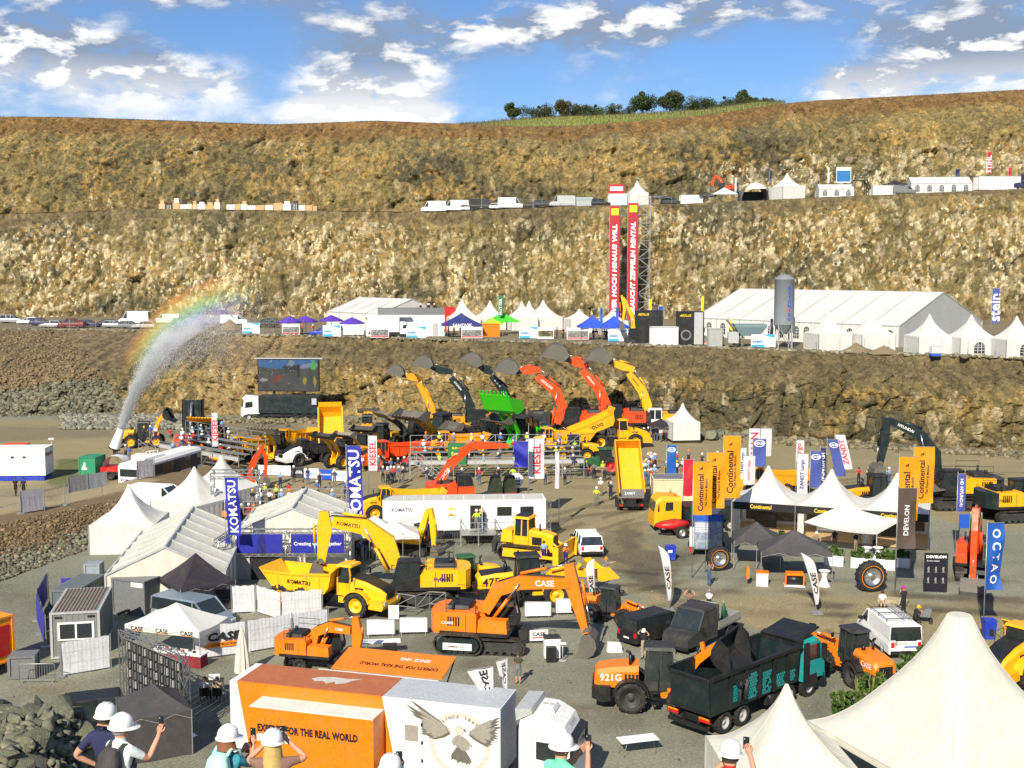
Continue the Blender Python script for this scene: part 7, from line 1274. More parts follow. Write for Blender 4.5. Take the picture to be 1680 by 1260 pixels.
T=thing('tipping_trailer','yellow tipping trailer raised, seen from behind, on the dirt track','trailer',AT(1031,832),92);tl=Matrix.Translation((-1.6,0,1.15))@Matrix.Rotation(R(-48),4,'Y');mb=MB();W=1.2;mb.box(0,5.6,-W,W,0,.1);[mb.prism([(0,.0),(5.6,.0),(5.7,1.3),(-.1,1.3)],y,y+.08) for y in(-W,W-.08)];mb.box(5.5,5.6,-W,W,.1,1.4);ob('tipper_body',mb.xf(tl),yellow,T);tg=ob('tailgate',MB().box(-2.0,-1.85,-1.18,1.18,1.3,2.1),grey,T);txt('ZANDT',inkw,tg,(-2.0,.15,1.75),(0,-1,0),(0,0,1),1.0,.24);mb=MB();mb.box(-1.8,3.2,-.45,.45,.6,1.0);mb.box(-2.0,-1.8,-1.2,1.2,.5,.75);ob('chassis',mb,black,T);[wheel(T,x,y,.48,.36,dark) for x in(-.9,.4) for y in(-1.0,1.0)];ob('tail_lamp',MB().box(-2.03,-2.0,-1.1,-.8,.55,.7).box(-2.03,-2.0,.8,1.1,.55,.7),lampred,T);ob('ram_rod',MB().cyl((1.2,0,.9),(1.5,0,4.0),.11),chrome,T)
T=thing('tractor','green farm tractor with red wheels before the volvo-yellow dump truck'.replace('volvo-yellow','yellow'),'tractor',AT(985,778),186);[wheel(T,-1.0,y,.95,.6,red) for y in(-.9,.9)];[wheel(T,1.5,y,.65,.5,red) for y in(-.8,.8)];mb=MB();mb.loft([[(x,-.4,.9),(x,.4,.9),(x,.4,z),(x,-.4,z)] for x,z in((.1,1.9),(1.5,1.75),(2.2,1.5))]);ob('engine_hood',mb,dgreen,T);cb=ob('cab',MB().box(-1.3,.2,-.7,.7,1.0,1.5).box(-1.35,.25,-.75,.75,2.75,2.88),dgreen,T);ob('window',MB().box(-1.2,.15,-.65,.65,1.5,2.75,.08,.05),gl,cb)
T=thing('clamshell_bucket','dark green pair of buckets with red teeth standing on the dirt','bucket',AT(824,812),20);mb=MB();
for x in(-.75,.75):mb.loft([[(x-.6+.15*i,-.6,z),(x+.6-.1*i,-.6,z),(x+.6-.1*i,.6,z),(x-.6+.15*i,.6,z)] for i,z in((0,.15),(1,1.2),(2.5,1.9))])
ob('shell',mb,pm('dark_olive_paint',(.022,.035,.018),.5),T);mb=MB();[mb.cyl((x,y,.25),(x*1.1-.1,y-.25,.0),.07,.02,n=5) for x in(-1.2,-.9,-.6,-.3,.2,.5,.8,1.1) for y in(-.65,)];ob('tooth',mb,red,T)
T=thing('round_sign','round white picture board beside the green buckets','sign',AT(846,808),0);ob('disc',MB().cyl((0,-.05,1.15),(0,.05,1.15),.78,n=24),inkw,T);mb=MB();[mb.box(-.5+.25*i,-.3+.25*i,-.07,-.055,1.0+.3*j,1.2+.3*j) for i in range(4) for j in(-1,0,1)];ob('picture',mb,flagsteel,T);ob('foot',MB().box(-.4,.4,-.2,.2,0,.4),dark,T)
# ================================================================ grandstands, screen, bus, flags
def stand(label,a,b,deck,rail,depth,seats,rows=4,stair=None):
 a,b=Vector(a),Vector(b);d=b-a;ang=math.degrees(math.atan2(d.y,d.x));Lq=d.length;T=thing('grandstand',label,'grandstand',a,ang);mb=MB();n=int(Lq/2.2)
 for i in range(n+1):
  x=Lq*i/n
  for y in(0,depth):mb.bar((x,y,0),(x,y,rail if y else deck+.25),.07)
  mb.bar((x,0,.2),(x,depth,deck),.045);
  if i<n:mb.bar((x,0,.15),(x+Lq/n,0,deck-.1),.045);mb.bar((x,depth,deck+.1),(x+Lq/n,depth,rail),.045)
 for z in(deck+.55,rail,(deck+rail)/2+.3):mb.bar((0,depth,z),(Lq,depth,z),.05)
 mb.bar((0,0,deck),(Lq,0,deck),.1);mb.bar((0,0,deck+.25),(Lq,0,deck+.25),.05);ob('scaffold',mb,steel,T)
 for k in range(rows):z=deck-.35+.42*k;y=.15+(depth-.4)*k/rows;ob('bench_row',MB().box(.1,Lq-.1,y,y+(depth/rows)*.8,z,z+.06),pm('stand_deck',(.24,.25,.25),.5,.3),T)
 ob('fascia',MB().box(.05,Lq-.05,-.03,-.005,deck-.45,deck-.02),lgrey,T)
 return T
def stairs(label,p,rot,w,h,run,n):
 T=thing('steel_stairs',label,'stairs',p,rot);mb=MB();[mb.box(run*i/n,run*(i+1)/n,0,w,h*(i+1)/n-.05,h*(i+1)/n) for i in range(n)];ob('treads',mb,wood if 'left' in label else steel,T);mb=MB()
 for y in(0,w):
  mb.bar((0,y,0),(run,y,h),.09);mb.bar((0,y,1.0),(run,y,h+1.0),.05);mb.bar((0,y,.55),(run,y,h+.55),.04);[mb.bar((run*q,y,h*q),(run*q,y,h*q+1.0),.05) for q in(0,.33,.66,1)]
 ob('railing',mb,steel,T)
stand('scaffold grandstand full of visitors below the row of raised booms',G(672,788),G(958,785),2.1,4.2,4.0,0);stairs('steel stairs at the end of the grandstand facing the crowd',G(724,787),176,1.6,2.0,2.6,8)
stand('scaffold grandstand before the raised black bucket',G(262,757),G(392,782),2.1,4.4,3.6,0);stairs('steel stairs with wooden treads at the left end of the left grandstand',G(283,765),158,1.5,2.1,3.4,9)
ob('print',MB(),None) if False else None
T=thing('banner_board','dark green banner board with yellow lines hung on the grandstand','banner',L2W(G(735,788),0,(0,-.1,1.7)),0);bd=ob('cloth',MB().box(0,1.9,-.03,0,0,2.3),flaggreen,T);txt('Earth',inky,bd,(.95,-.03,1.15),(1,0,0),(0,0,1),1.1);txt('Built on',inky,bd,(.95,-.03,1.75),(1,0,0),(0,0,1),1.0)
for k,(px,py) in enumerate([(870,787),(905,787),(940,786),(972,784),(1000,780)]):barrier(AT(px,py),4,2.0,None,'bare crowd barrier right of the grandstand, one of the line before the tractor','barriers by the tractor')
# sponsor boards along the arena
for k,(px,py,w,c,t,tc) in enumerate([(424,780,3.6,inkw,None,None),(477,784,1.5,pm('board_dark',(.03,.035,.06),.5),'KIESEL',inkw),(499,786,1.6,inkw,'stein',cyan),(523,788,1.5,inkblue,'drucktech',inkw),(545,790,1.6,inkw,'expo',cyan)]):
 T=thing('sponsor_board',['long white sponsor board at the left of the arena edge','dark sponsor board with white letters at the arena edge','white and light blue sponsor board left of the blue one','blue sponsor board at the arena edge','white sponsor board right of the blue one'][k],'sign',AT(px,py),-7);b=ob('board',MB().box(0,w,-.03,.03,.1,1.15),c,T);mb=MB();[mb.bar((x,.4,0),(x,.03,1.0),.04) for x in(.2,w-.2)];ob('stay',mb,steel,T);t and txt(t,tc,b,(w/2,-.03,.65),(1,0,0),(0,0,1),w*.75)
 # raised deck with red floor, truss gate and dark board
T=thing('viewing_deck','raised deck with reddish floor and steel railing behind the white marquees','platform',(-23.2,101,0),0);ob('deck',MB().box(0,8.6,0,5.8,1.05,1.2),pm('reddish_deck',(.20,.105,.075),.7,dirt=.4),T);ob('skirt',MB().box(0.05,8.55,.05,5.75,0,1.05),black,T);mb=MB();[mb.bar((x,y,1.2),(x,y,2.25),.05) for x in np.linspace(0,8.6,10) for y in(0,5.8)];[mb.bar((0,y,z),(8.6,y,z),.05) for z in(1.7,2.25) for y in(0,5.8)];[mb.bar((8.6,0,z),(8.6,5.8,z),.05) for z in(1.7,2.25)];ob('railing',mb,steel,T)
T=thing('truss_gate','square silver truss gate beside the tall blue banner','truss frame',(-25.9,101.5,0),0);mb=MB();truss(mb,(0,0,0),(0,0,4.9));truss(mb,(3.9,0,0),(3.9,0,4.9));truss(mb,(-.2,0,4.75),(4.1,0,4.75));truss(mb,(-.2,0,4.2),(4.1,0,4.2),.2);ob('truss',mb,chrome,T);bd=ob('board',MB().box(-.1,2.4,-.25,-.2,.7,2.1),pm('board_anthracite',(.03,.03,.03),.5),T);txt('\u00bb\u00bb',inko,bd,(.6,-.25,1.5),(1,0,0),(0,0,1),.5);txt('\u00bb\u00bb',inko,bd,(1.9,-.25,1.5),(1,0,0),(0,0,1),.5);ob('orange_print',MB().add([(1.0+.35*x,-.256,.85+.4*z) for x,z in((-1,0),(1,0),(1,.6),(.3,1.3),(-.4,1.3),(-1,.5))],[tuple(range(6))]),inko,bd)
# screen truck
p=G(420,690);T=thing('screen_truck','black screen trailer with a raised video screen at the foot of the rock face','screen',p,-3);ob('trailer',MB().box(0.4,9.2,0,2.5,1.1,3.6),tealblack,T);ob('chassis',MB().box(.6,9,.3,2.2,.6,1.09),black,T);[wheel(T,x,y,.5,.36,dark,False) for x in(5.8,7.1,8.4) for y in(.3,2.2)];mb=MB();mb.box(.2,9.2,.7,1.5,4.2,9.0);mb.bar((2.5,1.1,3.6),(2.5,1.1,4.2),.3);mb.bar((7,1.1,3.6),(7,1.1,4.2),.3);fr=ob('screen_frame',mb,black,T);ob('roof_edge',MB().box(-.2,9.8,.5,1.6,9.0,9.12),lgrey,T);ob('control_box',MB().box(8.3,9.0,-.25,-.02,2.4,3.3),lgrey,T)
def screen_mat():
 m=bpy.data.materials.new('video_screen');m.use_nodes=True;nt=m.node_tree;N=nt.nodes;L=nt.links;b=N['Principled BSDF'];at=N.new('ShaderNodeAttribute');at.attribute_name='tone';L.new(at.outputs['Color'],b.inputs['Base Color']);L.new(at.outputs['Color'],b.inputs['Emission Color']);b.inputs['Emission Strength'].default_value=.12;b.inputs['Roughness'].default_value=.5;return m
u,v=np.meshgrid(np.linspace(0,1,110),np.linspace(0,1,60));n_=fbm(u*9,v*6,3,5);tone=np.ones(u.shape+(3,))*np.array([.055,.06,.06])*(.4+1.2*n_)[...,None];hz=.72+.12*(fbm(u*3,v*0,8,3)-.5);sky_=sst(v,hz,hz+.05);tone=mixc(tone,[.03,.13,.34],sky_);tone=mixc(tone,[.25,.28,.32],sky_*(n_>.55)*.7)
for cu,cv,ru,rv,c in[(.33,.45,.09,.10,(.25,.03,.015)),(.27,.35,.07,.06,(.2,.03,.015)),(.55,.75,.16,.08,(.02,.02,.025)),(.93,.82,.05,.16,(.05,.42,.03)),(.78,.33,.04,.12,(.30,.27,.03)),(.95,.28,.03,.2,(.28,.25,.03)),(.1,.35,.08,.06,(.3,.3,.3)),(.68,.7,.03,.25,(.01,.01,.012))]:tone=mixc(tone,list(c),(1-sst(np.hypot((u-cu)/ru,(v-cv)/rv)+(fbm(u*14,v*10,5,3)-.5)*1.1,.7,1.0)))
Vv=np.stack([.35+8.7*u,np.full(u.shape,.69),4.35+4.5*v],-1).reshape(-1,3);ob('display',np_mesh('display',Vv,grid_faces(60,110),tone.reshape(-1,3)*.5),screen_mat(),fr)
T=thing('tractor_unit','white tractor unit in front of the black screen trailer','truck',G(410,690)+Vector((-.6,1.2,0)),200);mb=MB();mb.loft([sec(-1.6,.9,3.4,1.2),sec(0,.9,3.6,1.2),sec(.6,.85,3.1,1.18),sec(.8,.6,1.8,1.16),sec(.85,.5,1.1,1.15)]);cb=ob('cab',mb,white,T);ob('window',MB().quad((.62,-1,3.0),(.815,-1,1.9),(.815,1,1.9),(.62,1,3.0)).add([(-.6,1.21,1.95),(.5,1.2,1.85),(.42,1.2,2.7),(-.6,1.21,2.75)],[(3,2,1,0)]),gl,cb);ob('chassis',MB().box(-4,.8,-.45,.45,.6,.95),black,T);[wheel(T,x,y,.5,.34,lgrey,False) for x in(0,-3) for y in(-1.05,1.05)]
# bus
T=thing('bus','white and crimson city bus parked behind the white pagoda tents','bus',(-36.2,121.5,0),75);mb=MB();s6=lambda x,z0,zt,w:[(x,-w,z0),(x,w,z0),(x,w,zt-.3),(x,w-.25,zt),(x,-w+.25,zt),(x,-w,zt-.3)];mb.loft([s6(-6,.4,2.95,1.2),s6(-5.9,.3,3.05,1.27),s6(5.8,.3,3.05,1.27),s6(6,.4,2.9,1.2)]);B=ob('body',mb,white,T);mb=MB();[mb.box(-5.6,5.6,y,y+.02,1.2,2.55) for y in(-1.29,1.27)];mb.box(-6.03,-6.0,-1.0,1.0,1.75,2.5);mb.box(6.0,6.03,-1.1,1.1,1.1,2.6);ob('window',mb,gl,T);ob('crimson_panel',MB().box(-6.06,-5.9,-1.22,1.22,.35,1.1).box(-5.9,-4.6,-1.30,-1.275,.35,1.15),pm('crimson_paint',(.40,.008,.05),.35),T);txt('KOMATSU',inkn,T,(-6.01,0,1.4),(0,-1,0),(0,0,1),1.8,.26,proud=.02);ob('roof_unit',MB().box(-4.5,-.5,-.8,.8,3.05,3.3,.15,.1),white,T);mb=MB();[mb.box(x,x+1.2,-1.305,-1.275,.4,2.5) for x in(3.6,.2,-3.2)];ob('door',mb,dark,T);[wheel(T,x,y,.5,.3,lgrey,False) for x in(3.2,-3.0) for y in(-1.08,1.08)]
# site container, generator, water cannon
T=box_thing('site_container','white site container on a blue plinth at the left edge','container',(-52.2,124.4,0),3,6.2,2.5,2.9,white,z=.55);ob('plinth',MB().box(-3.0,3.0,-1.2,1.2,0,.55),blue,T);[ob('window',MB().box(3.16,3.18,y-.25,y+.25,2.5,2.85),gl,T) for y in(-.75,0,.75)];[ob('window',MB().box(x-.15,x+.15,-1.31,-1.28,2.4,2.6),gl,T) for x in(-.2,1.0)]
T=box_thing('generator','green generator box with white sticker beside the bus','generator',G(152,783),-8,1.75,2.2,2.35,pm('mint_green_wall',(.02,.24,.12),.5));ob('white_sticker',MB().add([(-.3+.3*x,-1.135,1.3+.45*z) for x,z in((-1,-.7),(1,-.7),(1,-.3),(.3,0),(.5,.9),(-.1,1.1),(-.4,.3),(-1,-.1))],[tuple(range(8))]),inkw,T)
p=G(205,785);T=thing('water_cannon','red and white dust suppression cannon throwing a jet of water','water cannon',p,0);ob('chassis',MB().box(-2.0,3.6,-1.0,1.0,.5,.9),black,T);ob('red_deck',MB().box(-2.2,3.8,-1.1,1.1,.9,1.35),red,T);mb=MB();secs=[[(-2.0+2.4*(.5-.5*math.cos(a)),y,1.35+1.25*math.sin(a)) for a in np.linspace(0,math.pi,9)] for y in(-1,1)];mb.grid(secs,True);ob('tank_cover',mb,white,T);ob('control_box',MB().box(1.0,2.4,-.9,.9,1.35,2.6),dirtywhite,T);[wheel(T,x,y,.5,.32,dark,False) for x in(-1.2,2.4,3.3) for y in(-.95,.95)];o_=Vector((-1.0,0,3.3));dr=Vector((.36,0,.93));mb=MB();mb.cyl(o_,o_+dr*1.1,.55,.48,n=16,cap=False);mb.cyl(o_+dr*1.1,o_+dr*2.2,.48,.36,n=16,cap=False);nz=ob('nozzle_tube',mb,white,T);ob('fan_ring',MB().cyl(o_-dr*.15,o_,.62,.62,n=16),black,nz);mb=MB();mb.bar((-1.0,0,2.5),tuple(o_),.3);ob('pivot',mb,dark,T);mb=MB();[mb.tube([(x,-.9,1.35),(x,-.9,3.0),(x+.8,-.9,3.2),(x+1.0,-.9,1.35)],.05,5) for x in(2.6,3.0)];ob('guard_rail',mb,inkw,T)
jet0=Vector(p)+o_+dr*2.2
box_thing('skip_container','orange-red skip at the far left beside the dirt road','container',G(26,742),0,2.6,1.6,1.05,redorange);box_thing('skip_container','dark red low skip right of the orange-red one','container',G(47,743),0,1.2,1.4,.8,red)
T=thing('light_mast','slim light mast beside the white site container','light mast',AT(86,765),0);ob('pole',MB().cyl((0,0,0),(0,0,3.0),.04,n=6),steel,T);ob('lamp_head',MB().box(-.3,.3,-.1,.1,3.0,3.2),lampclear,T)
fence_run(['grey sheeted fence panel left of the bus, with red border','grey sheeted fence panel nearest the bus'],[G(113,822),G(176,812)],2.0,[pm('grey_mesh_sheet',(.24,.22,.25),.7),pm('grey_mesh_sheet2',(.30,.32,.36),.7)],pl=2.2);fence_run('grey sheeted fence panel standing alone on the road edge at left',[G(34,848,1.5),G(74,842,1.5)],2.0,pm('pale_mesh_sheet',(.33,.32,.36),.7),pl=2.4);fence_run('bare wire fence panel along the dirt road at the left',[G(-40,832,1.4),G(34,848,1.4)],1.9,None,'wire fence at the road');fence_run('bare wire fence panel on top of the stone embankment',[G(74,840,1.4),G(107,835,1.4),G(168,822,1.2)],1.9,None,'wire fence at the embankment');fence_run('grey sheeted fence panel beside the bus doors',[G(226,815),G(255,811)],1.9,pm('pale_mesh_sheet',(.33,.32,.36),.7),pl=2.2)
vehicle('van','white camper van behind the white pagoda tents',AT(262,850),-15,white)
T=thing('information_board','white information board with blue header at the left grandstand','sign',AT(318,775),0);ob('board',MB().box(-.75,.75,-.04,.04,.2,2.2),inkw,T);ob('header',MB().box(-.75,.75,-.05,-.041,1.9,2.2),cyan,T)
T=thing('waste_bin','blue wheeled bin before the white information board','bin',AT(316,780),0);ob('body',MB().box(-.3,.3,-.3,.3,.1,1.0,-.05,-.05),blue,T);ob('lid',MB().box(-.36,.36,-.36,.36,1.0,1.08),blue,T)
T=thing('waste_bin','blue wheeled bin with white label on the gravel beside the track','bin',AT(1100,918),8);ob('body',MB().prism([(-.28,.08),(.28,.08),(.36,1.05),(-.36,1.05)],-.33,.33),blue,T);ob('lid',MB().prism([(-.38,1.05),(.40,1.05),(.36,1.14),(-.3,1.14)],-.37,.37),blue,T);ob('label',MB().box(-.3,.05,-.345,-.335,.65,.85),inkw,T)
T=thing('waste_bin','blue bin standing behind the peak of the large white tent','bin',AT(1622,1046),0);ob('body',MB().box(-.3,.3,-.3,.3,0,1.1,-.04,-.04),blue,T);ob('lid',MB().box(-.36,.36,-.36,.36,1.1,1.18),blue,T)
pagoda('white pagoda tent at the right end of the raised excavators, by the boulders',G(1123,728)+Vector((0,2,.4)),8,3.6,2.3,4.6);canopy('black canopy beside the white pagoda at the row of boulders',G(1084,722),0,3,3,2.0,2.8,tentblack)
# ---- flags on the floor
F_='banner flags of the tyre maker'
for k,(px,py,top,w,h,lab) in enumerate([(1135,948,8.6,1.35,3.9,'orange banner flag nearest the camera, left of the big tyre'),(1157,938,9.0,1.3,4.1,'orange banner flag in the middle of the three left ones'),(1184,905,9.3,1.35,4.9,'orange banner flag, rightmost and tallest of the three left ones'),(1469,955,9.1,1.4,4.6,'orange banner flag above the brown banner flag'),(1493,935,9.3,1.5,4.2,'orange banner flag right of the brown banner flag')]):
 flag(lab,AT(px,py),-4,top,w,h,flago,'Continental',inkb,F_,True,.10,tsize=.68,tpos=(.40,.42),emb=(inkb,.42,.86,.16,'horse'),text2=('The Future in Motion',inkb,.68,.42,.52),seed=k*1.7)
flag('dark brown banner flag with white lettering in front of the tyre maker stand',AT(1468,972),2,7.35,1.3,4.2,flagbrown,'DEVELON',inkw,None,True,.12,tsize=.50,tpos=(.5,.47),seed=2)
flag('blue banner flag with spaced white letters on a pole at the right edge',AT(1613,1037),12,6.9,1.15,4.2,flagb,'O C T A O',inkw,None,False,.22,tsize=.82,tpos=(.55,.5),seed=1,slant=0)
KF='deep blue banner flags'
flag('deep blue banner flag with white vertical lettering left of the truss front',AT(372,962),0,7.75,.95,4.1,kblue,'KOMATSU',inkw,KF,True,.18,tsize=.9,tpos=(.5,.5),seed=1,slant=.04);flag('taller deep blue banner flag with white lettering behind the arched yellow boom',AT(570,905),0,8.5,1.15,6.2,kblue,'KOMATSU',inkw,KF,True,.18,tsize=.9,tpos=(.5,.5),seed=3,slant=.03)
flag('white banner flag with red letters left of the right grandstand',AT(605,820),0,6.3,.85,3.4,flagw,'KIESEL',inkr,None,True,.08,tsize=.7,tpos=(.5,.5));flag('wide white banner flag with red letters before the right grandstand',AT(866,850),4,7.2,1.45,3.6,flagw,'KIESEL',inkr,None,True,.10,tsize=.75,tpos=(.55,.5),seed=2)
flag('white and blue crumpled flag overlapping the wide white banner flag',AT(867,856),170,8.6,1.3,2.3,kblue,None,None,None,seed=4,sw=.3,drop=1.5);flag('narrow white flag on a tall pole beside the dirt track',AT(917,864),190,6.6,.35,3.2,flagw,None,None,seed=2);flag('white banner flag with faded red letters beside the left grandstand',AT(350,800),0,6.0,.6,3.4,flagw,'KIESEL',inkr,None,True,.06,tsize=.7,tpos=(.5,.5),seed=5)
for k,(px,py,top,w,h,m,t,tm,lab) in enumerate([(1120,850,5.4,.85,3.3,flagred,None,None,'dark red banner flag left of the orange flags'),(1093,808,4.8,.95,2.9,flagb,'HKP',inkw,'plain blue banner flag beside the small crowd'),(1211,838,5.9,.65,2.8,flagw,'ZANDT cargo',inkn,'narrow white lettered banner flag, leftmost of the cluster behind the orange flags'),(1233,830,6.4,1.25,2.6,flagsteel,'HKM',inkw,'steel-blue banner flag in the cluster behind the orange flags'),(1218,846,5.5,1.05,2.6,flagw,'ZANDT cargo',inkr,'wide white banner flag with red lettering in the cluster behind the orange flags'),(1227,815,6.8,1.05,2.9,flagw,'MAN',inkr,'tall white banner flag with red boxed word in the cluster'),(1246,815,6.8,1.05,2.7,flagw,None,None,'rightmost white banner flag of the cluster behind the orange flags'),(1306,850,5.9,.95,3.7,flagw,'ZANDT cargo',inkn,'white lettered banner flag between the two left pagoda peaks'),(1327,845,5.9,1.0,3.3,flagsteel,'HKM',inkw,'steel-blue banner flag between the two left pagoda peaks'),(1343,842,6.1,.55,3.5,navy,'HD HYUNDAI',inkw,'narrow dark navy banner flag between the pagoda peaks'),(1354,838,6.7,.95,3.4,flagsteel,'HKM',inkw,'slanting steel-blue banner flag left of the middle pagoda peak'),(1366,835,7.0,.95,3.2,flagw,'ZANDT',inkr,'slanting white banner flag above the middle pagoda peak'),(1567,905,6.3,.65,3.0,flagsteel,'HD HYUNDAI',inkw,'narrow steel-blue banner flag beside the red-orange excavator'),(1304,838,6.6,.7,2.0,flagw,'cargo',inkr,'white banner flag peeping out behind the steel-blue one')]):
 flag(lab,AT(px,py),-3,top,w,h,m,('|'+t) if t in('HKM','HKP') else t,tm,None,t not in('HD HYUNDAI',),.06,tsize=.72 if t not in('HKM','HKP') else .6,tpos=(.5,.5) if t not in('HKM','HKP') else(.5,.84),emb=(inkw,.5,.84 if t in('HKM','HKP') else .75,w*.42,'ring') if(t in('HKM','HKP') or m==flagred) else None,seed=k,slant=.25 if 'slanting' in lab else 0)
T=thing('sign_board','small blue sign board under the narrow steel-blue flag','sign',AT(1580,905),0);ob('board',MB().box(-.4,.4,-.03,.03,1.9,3.0),inkblue,T);mb=MB();[mb.bar((x,0,0),(x,0,1.9),.05) for x in(-.3,.3)];ob('post',mb,steel,T)
feather('white feather flag with black letters beside the small orange loader',AT(976,1000),0,3.4,.62,-.02,'CASE',inkb,'white feather flags',stripe=inko,bow=-1);feather('white feather flag leaning left over the black panel van',AT(1097,1000),0,4.3,.62,-.17,'CASE',inkb,'white feather flags',stripe=inko,bow=1);feather('white feather flag leaning left before the charcoal canopies',AT(1340,1006),0,4.0,.72,-.28,'CASE',inkb,'white feather flags',stripe=inko,bow=1)
# ---- small stands in the foreground
T=thing('display_kiosk','white display kiosk with a black machine model beside the black bucket','kiosk',AT(905,1080),6);ob('cabinet',MB().box(-.45,.45,-.35,.35,.1,1.25),inkw,T);ob('screen',MB().box(-.40,.15,-.85,-.5,.05,.9),black,T);ob('rim',MB().box(-.48,.48,-.38,.38,1.25,1.3),dark,T);mb=MB();[mb.bar((x,0,1.3),(x,0,1.65),.03) for x in(-.1,.2)];mb.bar((-.1,0,1.65),(.2,0,1.65),.03);ob('handle',mb,black,T)
T=thing('sign_board','white sign with black letters and red stripe before the orange tracks','sign',AT(884,1056),8);b=ob('board',MB().box(-.55,.55,-.03,.03,.2,.85),inkw,T);txt('CASE',inkb,b,(0,-.03,.6),(1,0,0),(0,0,1),.8,.24,bold=.04);ob('stripe',MB().box(-.4,.4,-.036,-.031,.35,.42),inkr,b)
T=thing('lectern','slim white lectern standing right of the display kiosk','lectern',AT(923,1084),0);ob('post',MB().cyl((0,0,.03),(0,0,1.0),.03,n=6),lgrey,T);ob('shelf',MB().box(-.2,.2,-.15,.15,1.0,1.04),inkw,T);ob('foot',MB().cyl((0,0,0),(0,0,.03),.22,n=12),lgrey,T)
T=thing('prize_ball','blue spiky rosette ball hung beside the black bucket','ornament',tuple(P(957,1042,72.5)),0);mb=MB();rq=random.Random(2);[mb.cyl((0,0,0),tuple(Vector((rq.gauss(0,1),rq.gauss(0,1),rq.gauss(0,1))).normalized()*.34),.07,.03,n=5) for _ in range(60)];ob('rosette',mb,blue,T)
T=thing('white_box','white tilted panel lying right of the black bucket','panel',AT(1008,1068),6);ob('panel',MB().prism([(-.45,0),(.45,0),(.35,.5),(-.4,.55)],-.2,.2),inkw,T)
T=thing('folding_table','white folding table standing alone on the gravel','table',AT(1046,1236),16);ob('tabletop',MB().box(-.92,.92,-.38,.38,.71,.75),inkw,T);[ob('leg',MB().tube([(x,-.3,0),(x*.8,-.28,.7),(x*.8,.28,.7),(x,.3,0)],.015,5),steel,T) for x in(-.8,.8)]
T=thing('folding_table','white folding table beside the compact wheeled excavator','table',AT(626,1072),8);ob('tabletop',MB().box(-1.1,1.1,-.38,.38,.71,.75),inkw,T);[ob('leg',MB().tube([(x,-.3,0),(x*.8,-.28,.7),(x*.8,.28,.7),(x,.3,0)],.015,5),steel,T) for x in(-.9,.9)]
T=thing('machine_model','black compactor attachment standing beside the white folding table','attachment',AT(640,1090),5);ob('frame',MB().box(-.4,.4,-.3,.3,.7,1.15).box(-.2,.2,-.15,.15,.25,.7),black,T);ob('plate',MB().box(-.45,.45,-.35,.35,.05,.2),dark,T)
T=thing('sign_board','white upright notice board in front of the grey steel railing','sign',AT(646,1018),3);ob('board',MB().box(-.33,.33,-.03,.03,.1,1.0),inkw,T);mb=MB();[mb.box(-.22,.2,-.036,-.031,.3+.1*k,.34+.1*k) for k in range(6)];ob('print',mb,inkg,T)
T=thing('steel_railing','grey steel railing box on the mound before the hybrid excavator','railing',AT(680,1003),10);mb=MB();
for a,b in(((-1.2,0),(0,-.8)),((0,-.8),(1.0,0)),((1.0,0),(2.0,-.4))):
 A3,B3=Vector((*a,0)),Vector((*b,0));[mb.bar(A3+Vector((0,0,z)),B3+Vector((0,0,z)),.05) for z in(.5,1.3)];mb.bar(A3+Vector((0,0,.5)),B3+Vector((0,0,1.3)),.04);mb.bar(A3,A3+Vector((0,0,1.3)),.06);mb.bar(B3,B3+Vector((0,0,1.3)),.06)
ob('frame',mb,steel,T)
for k,(px,py,hh) in enumerate([(1370,1188,1.75),(1388,1172,1.2),(1406,1168,1.7),(1428,1157,1.6),(1446,1145,1.4),(1461,1136,1.6),(1485,1117,1.5),(1506,1103,1.5),(1520,1094,1.2),(1537,1072,.9)]):
 T=thing('bamboo_plant',['slender bamboo standing apart at the near end of the row','short bamboo second from the near end of the row','leafy bamboo third from the near end of the row','dense bamboo at the near part of the row by the white tent','lower bamboo in the middle of the row','tall leafy bamboo under the rear of the orange loader','bright bamboo at the middle of the row behind the white tent edge','bamboo near the far end of the row','small bamboo second from the far end of the row','smallest bamboo half hidden by the collar of the big tent'][k],'plant',AT(px,py),0,'bamboo plants along the white tent');mb=MB();rb=random.Random(k);[mb.tube([(rb.uniform(-.12,.12),rb.uniform(-.12,.12),0),(rb.uniform(-.25,.25),rb.uniform(-.2,.2),hh*rb.uniform(.8,1.05))],.012,4) for _ in range(9)];ob('canes',mb,pm('cane',(.20,.22,.06),.6),T);ob('foliage',leaves(750,[(rb.uniform(-.28,.28),rb.uniform(-.25,.25),hh*q,.22*(1.25-.5*q)) for q in(.2,.35,.5,.65,.8,.9,.55,.4)],.10,50+k),LM[2],T)
T=thing('flat_stone','pale slab of stone at the foot of the brown banner pole','stone',AT(1463,988),10);ob('slab',BMS[3],rock_mat('pale_stone',(.38,.32,.20),(.45,.4,.3)),T,(0,0,.12)).scale=(1.2,.8,.3)
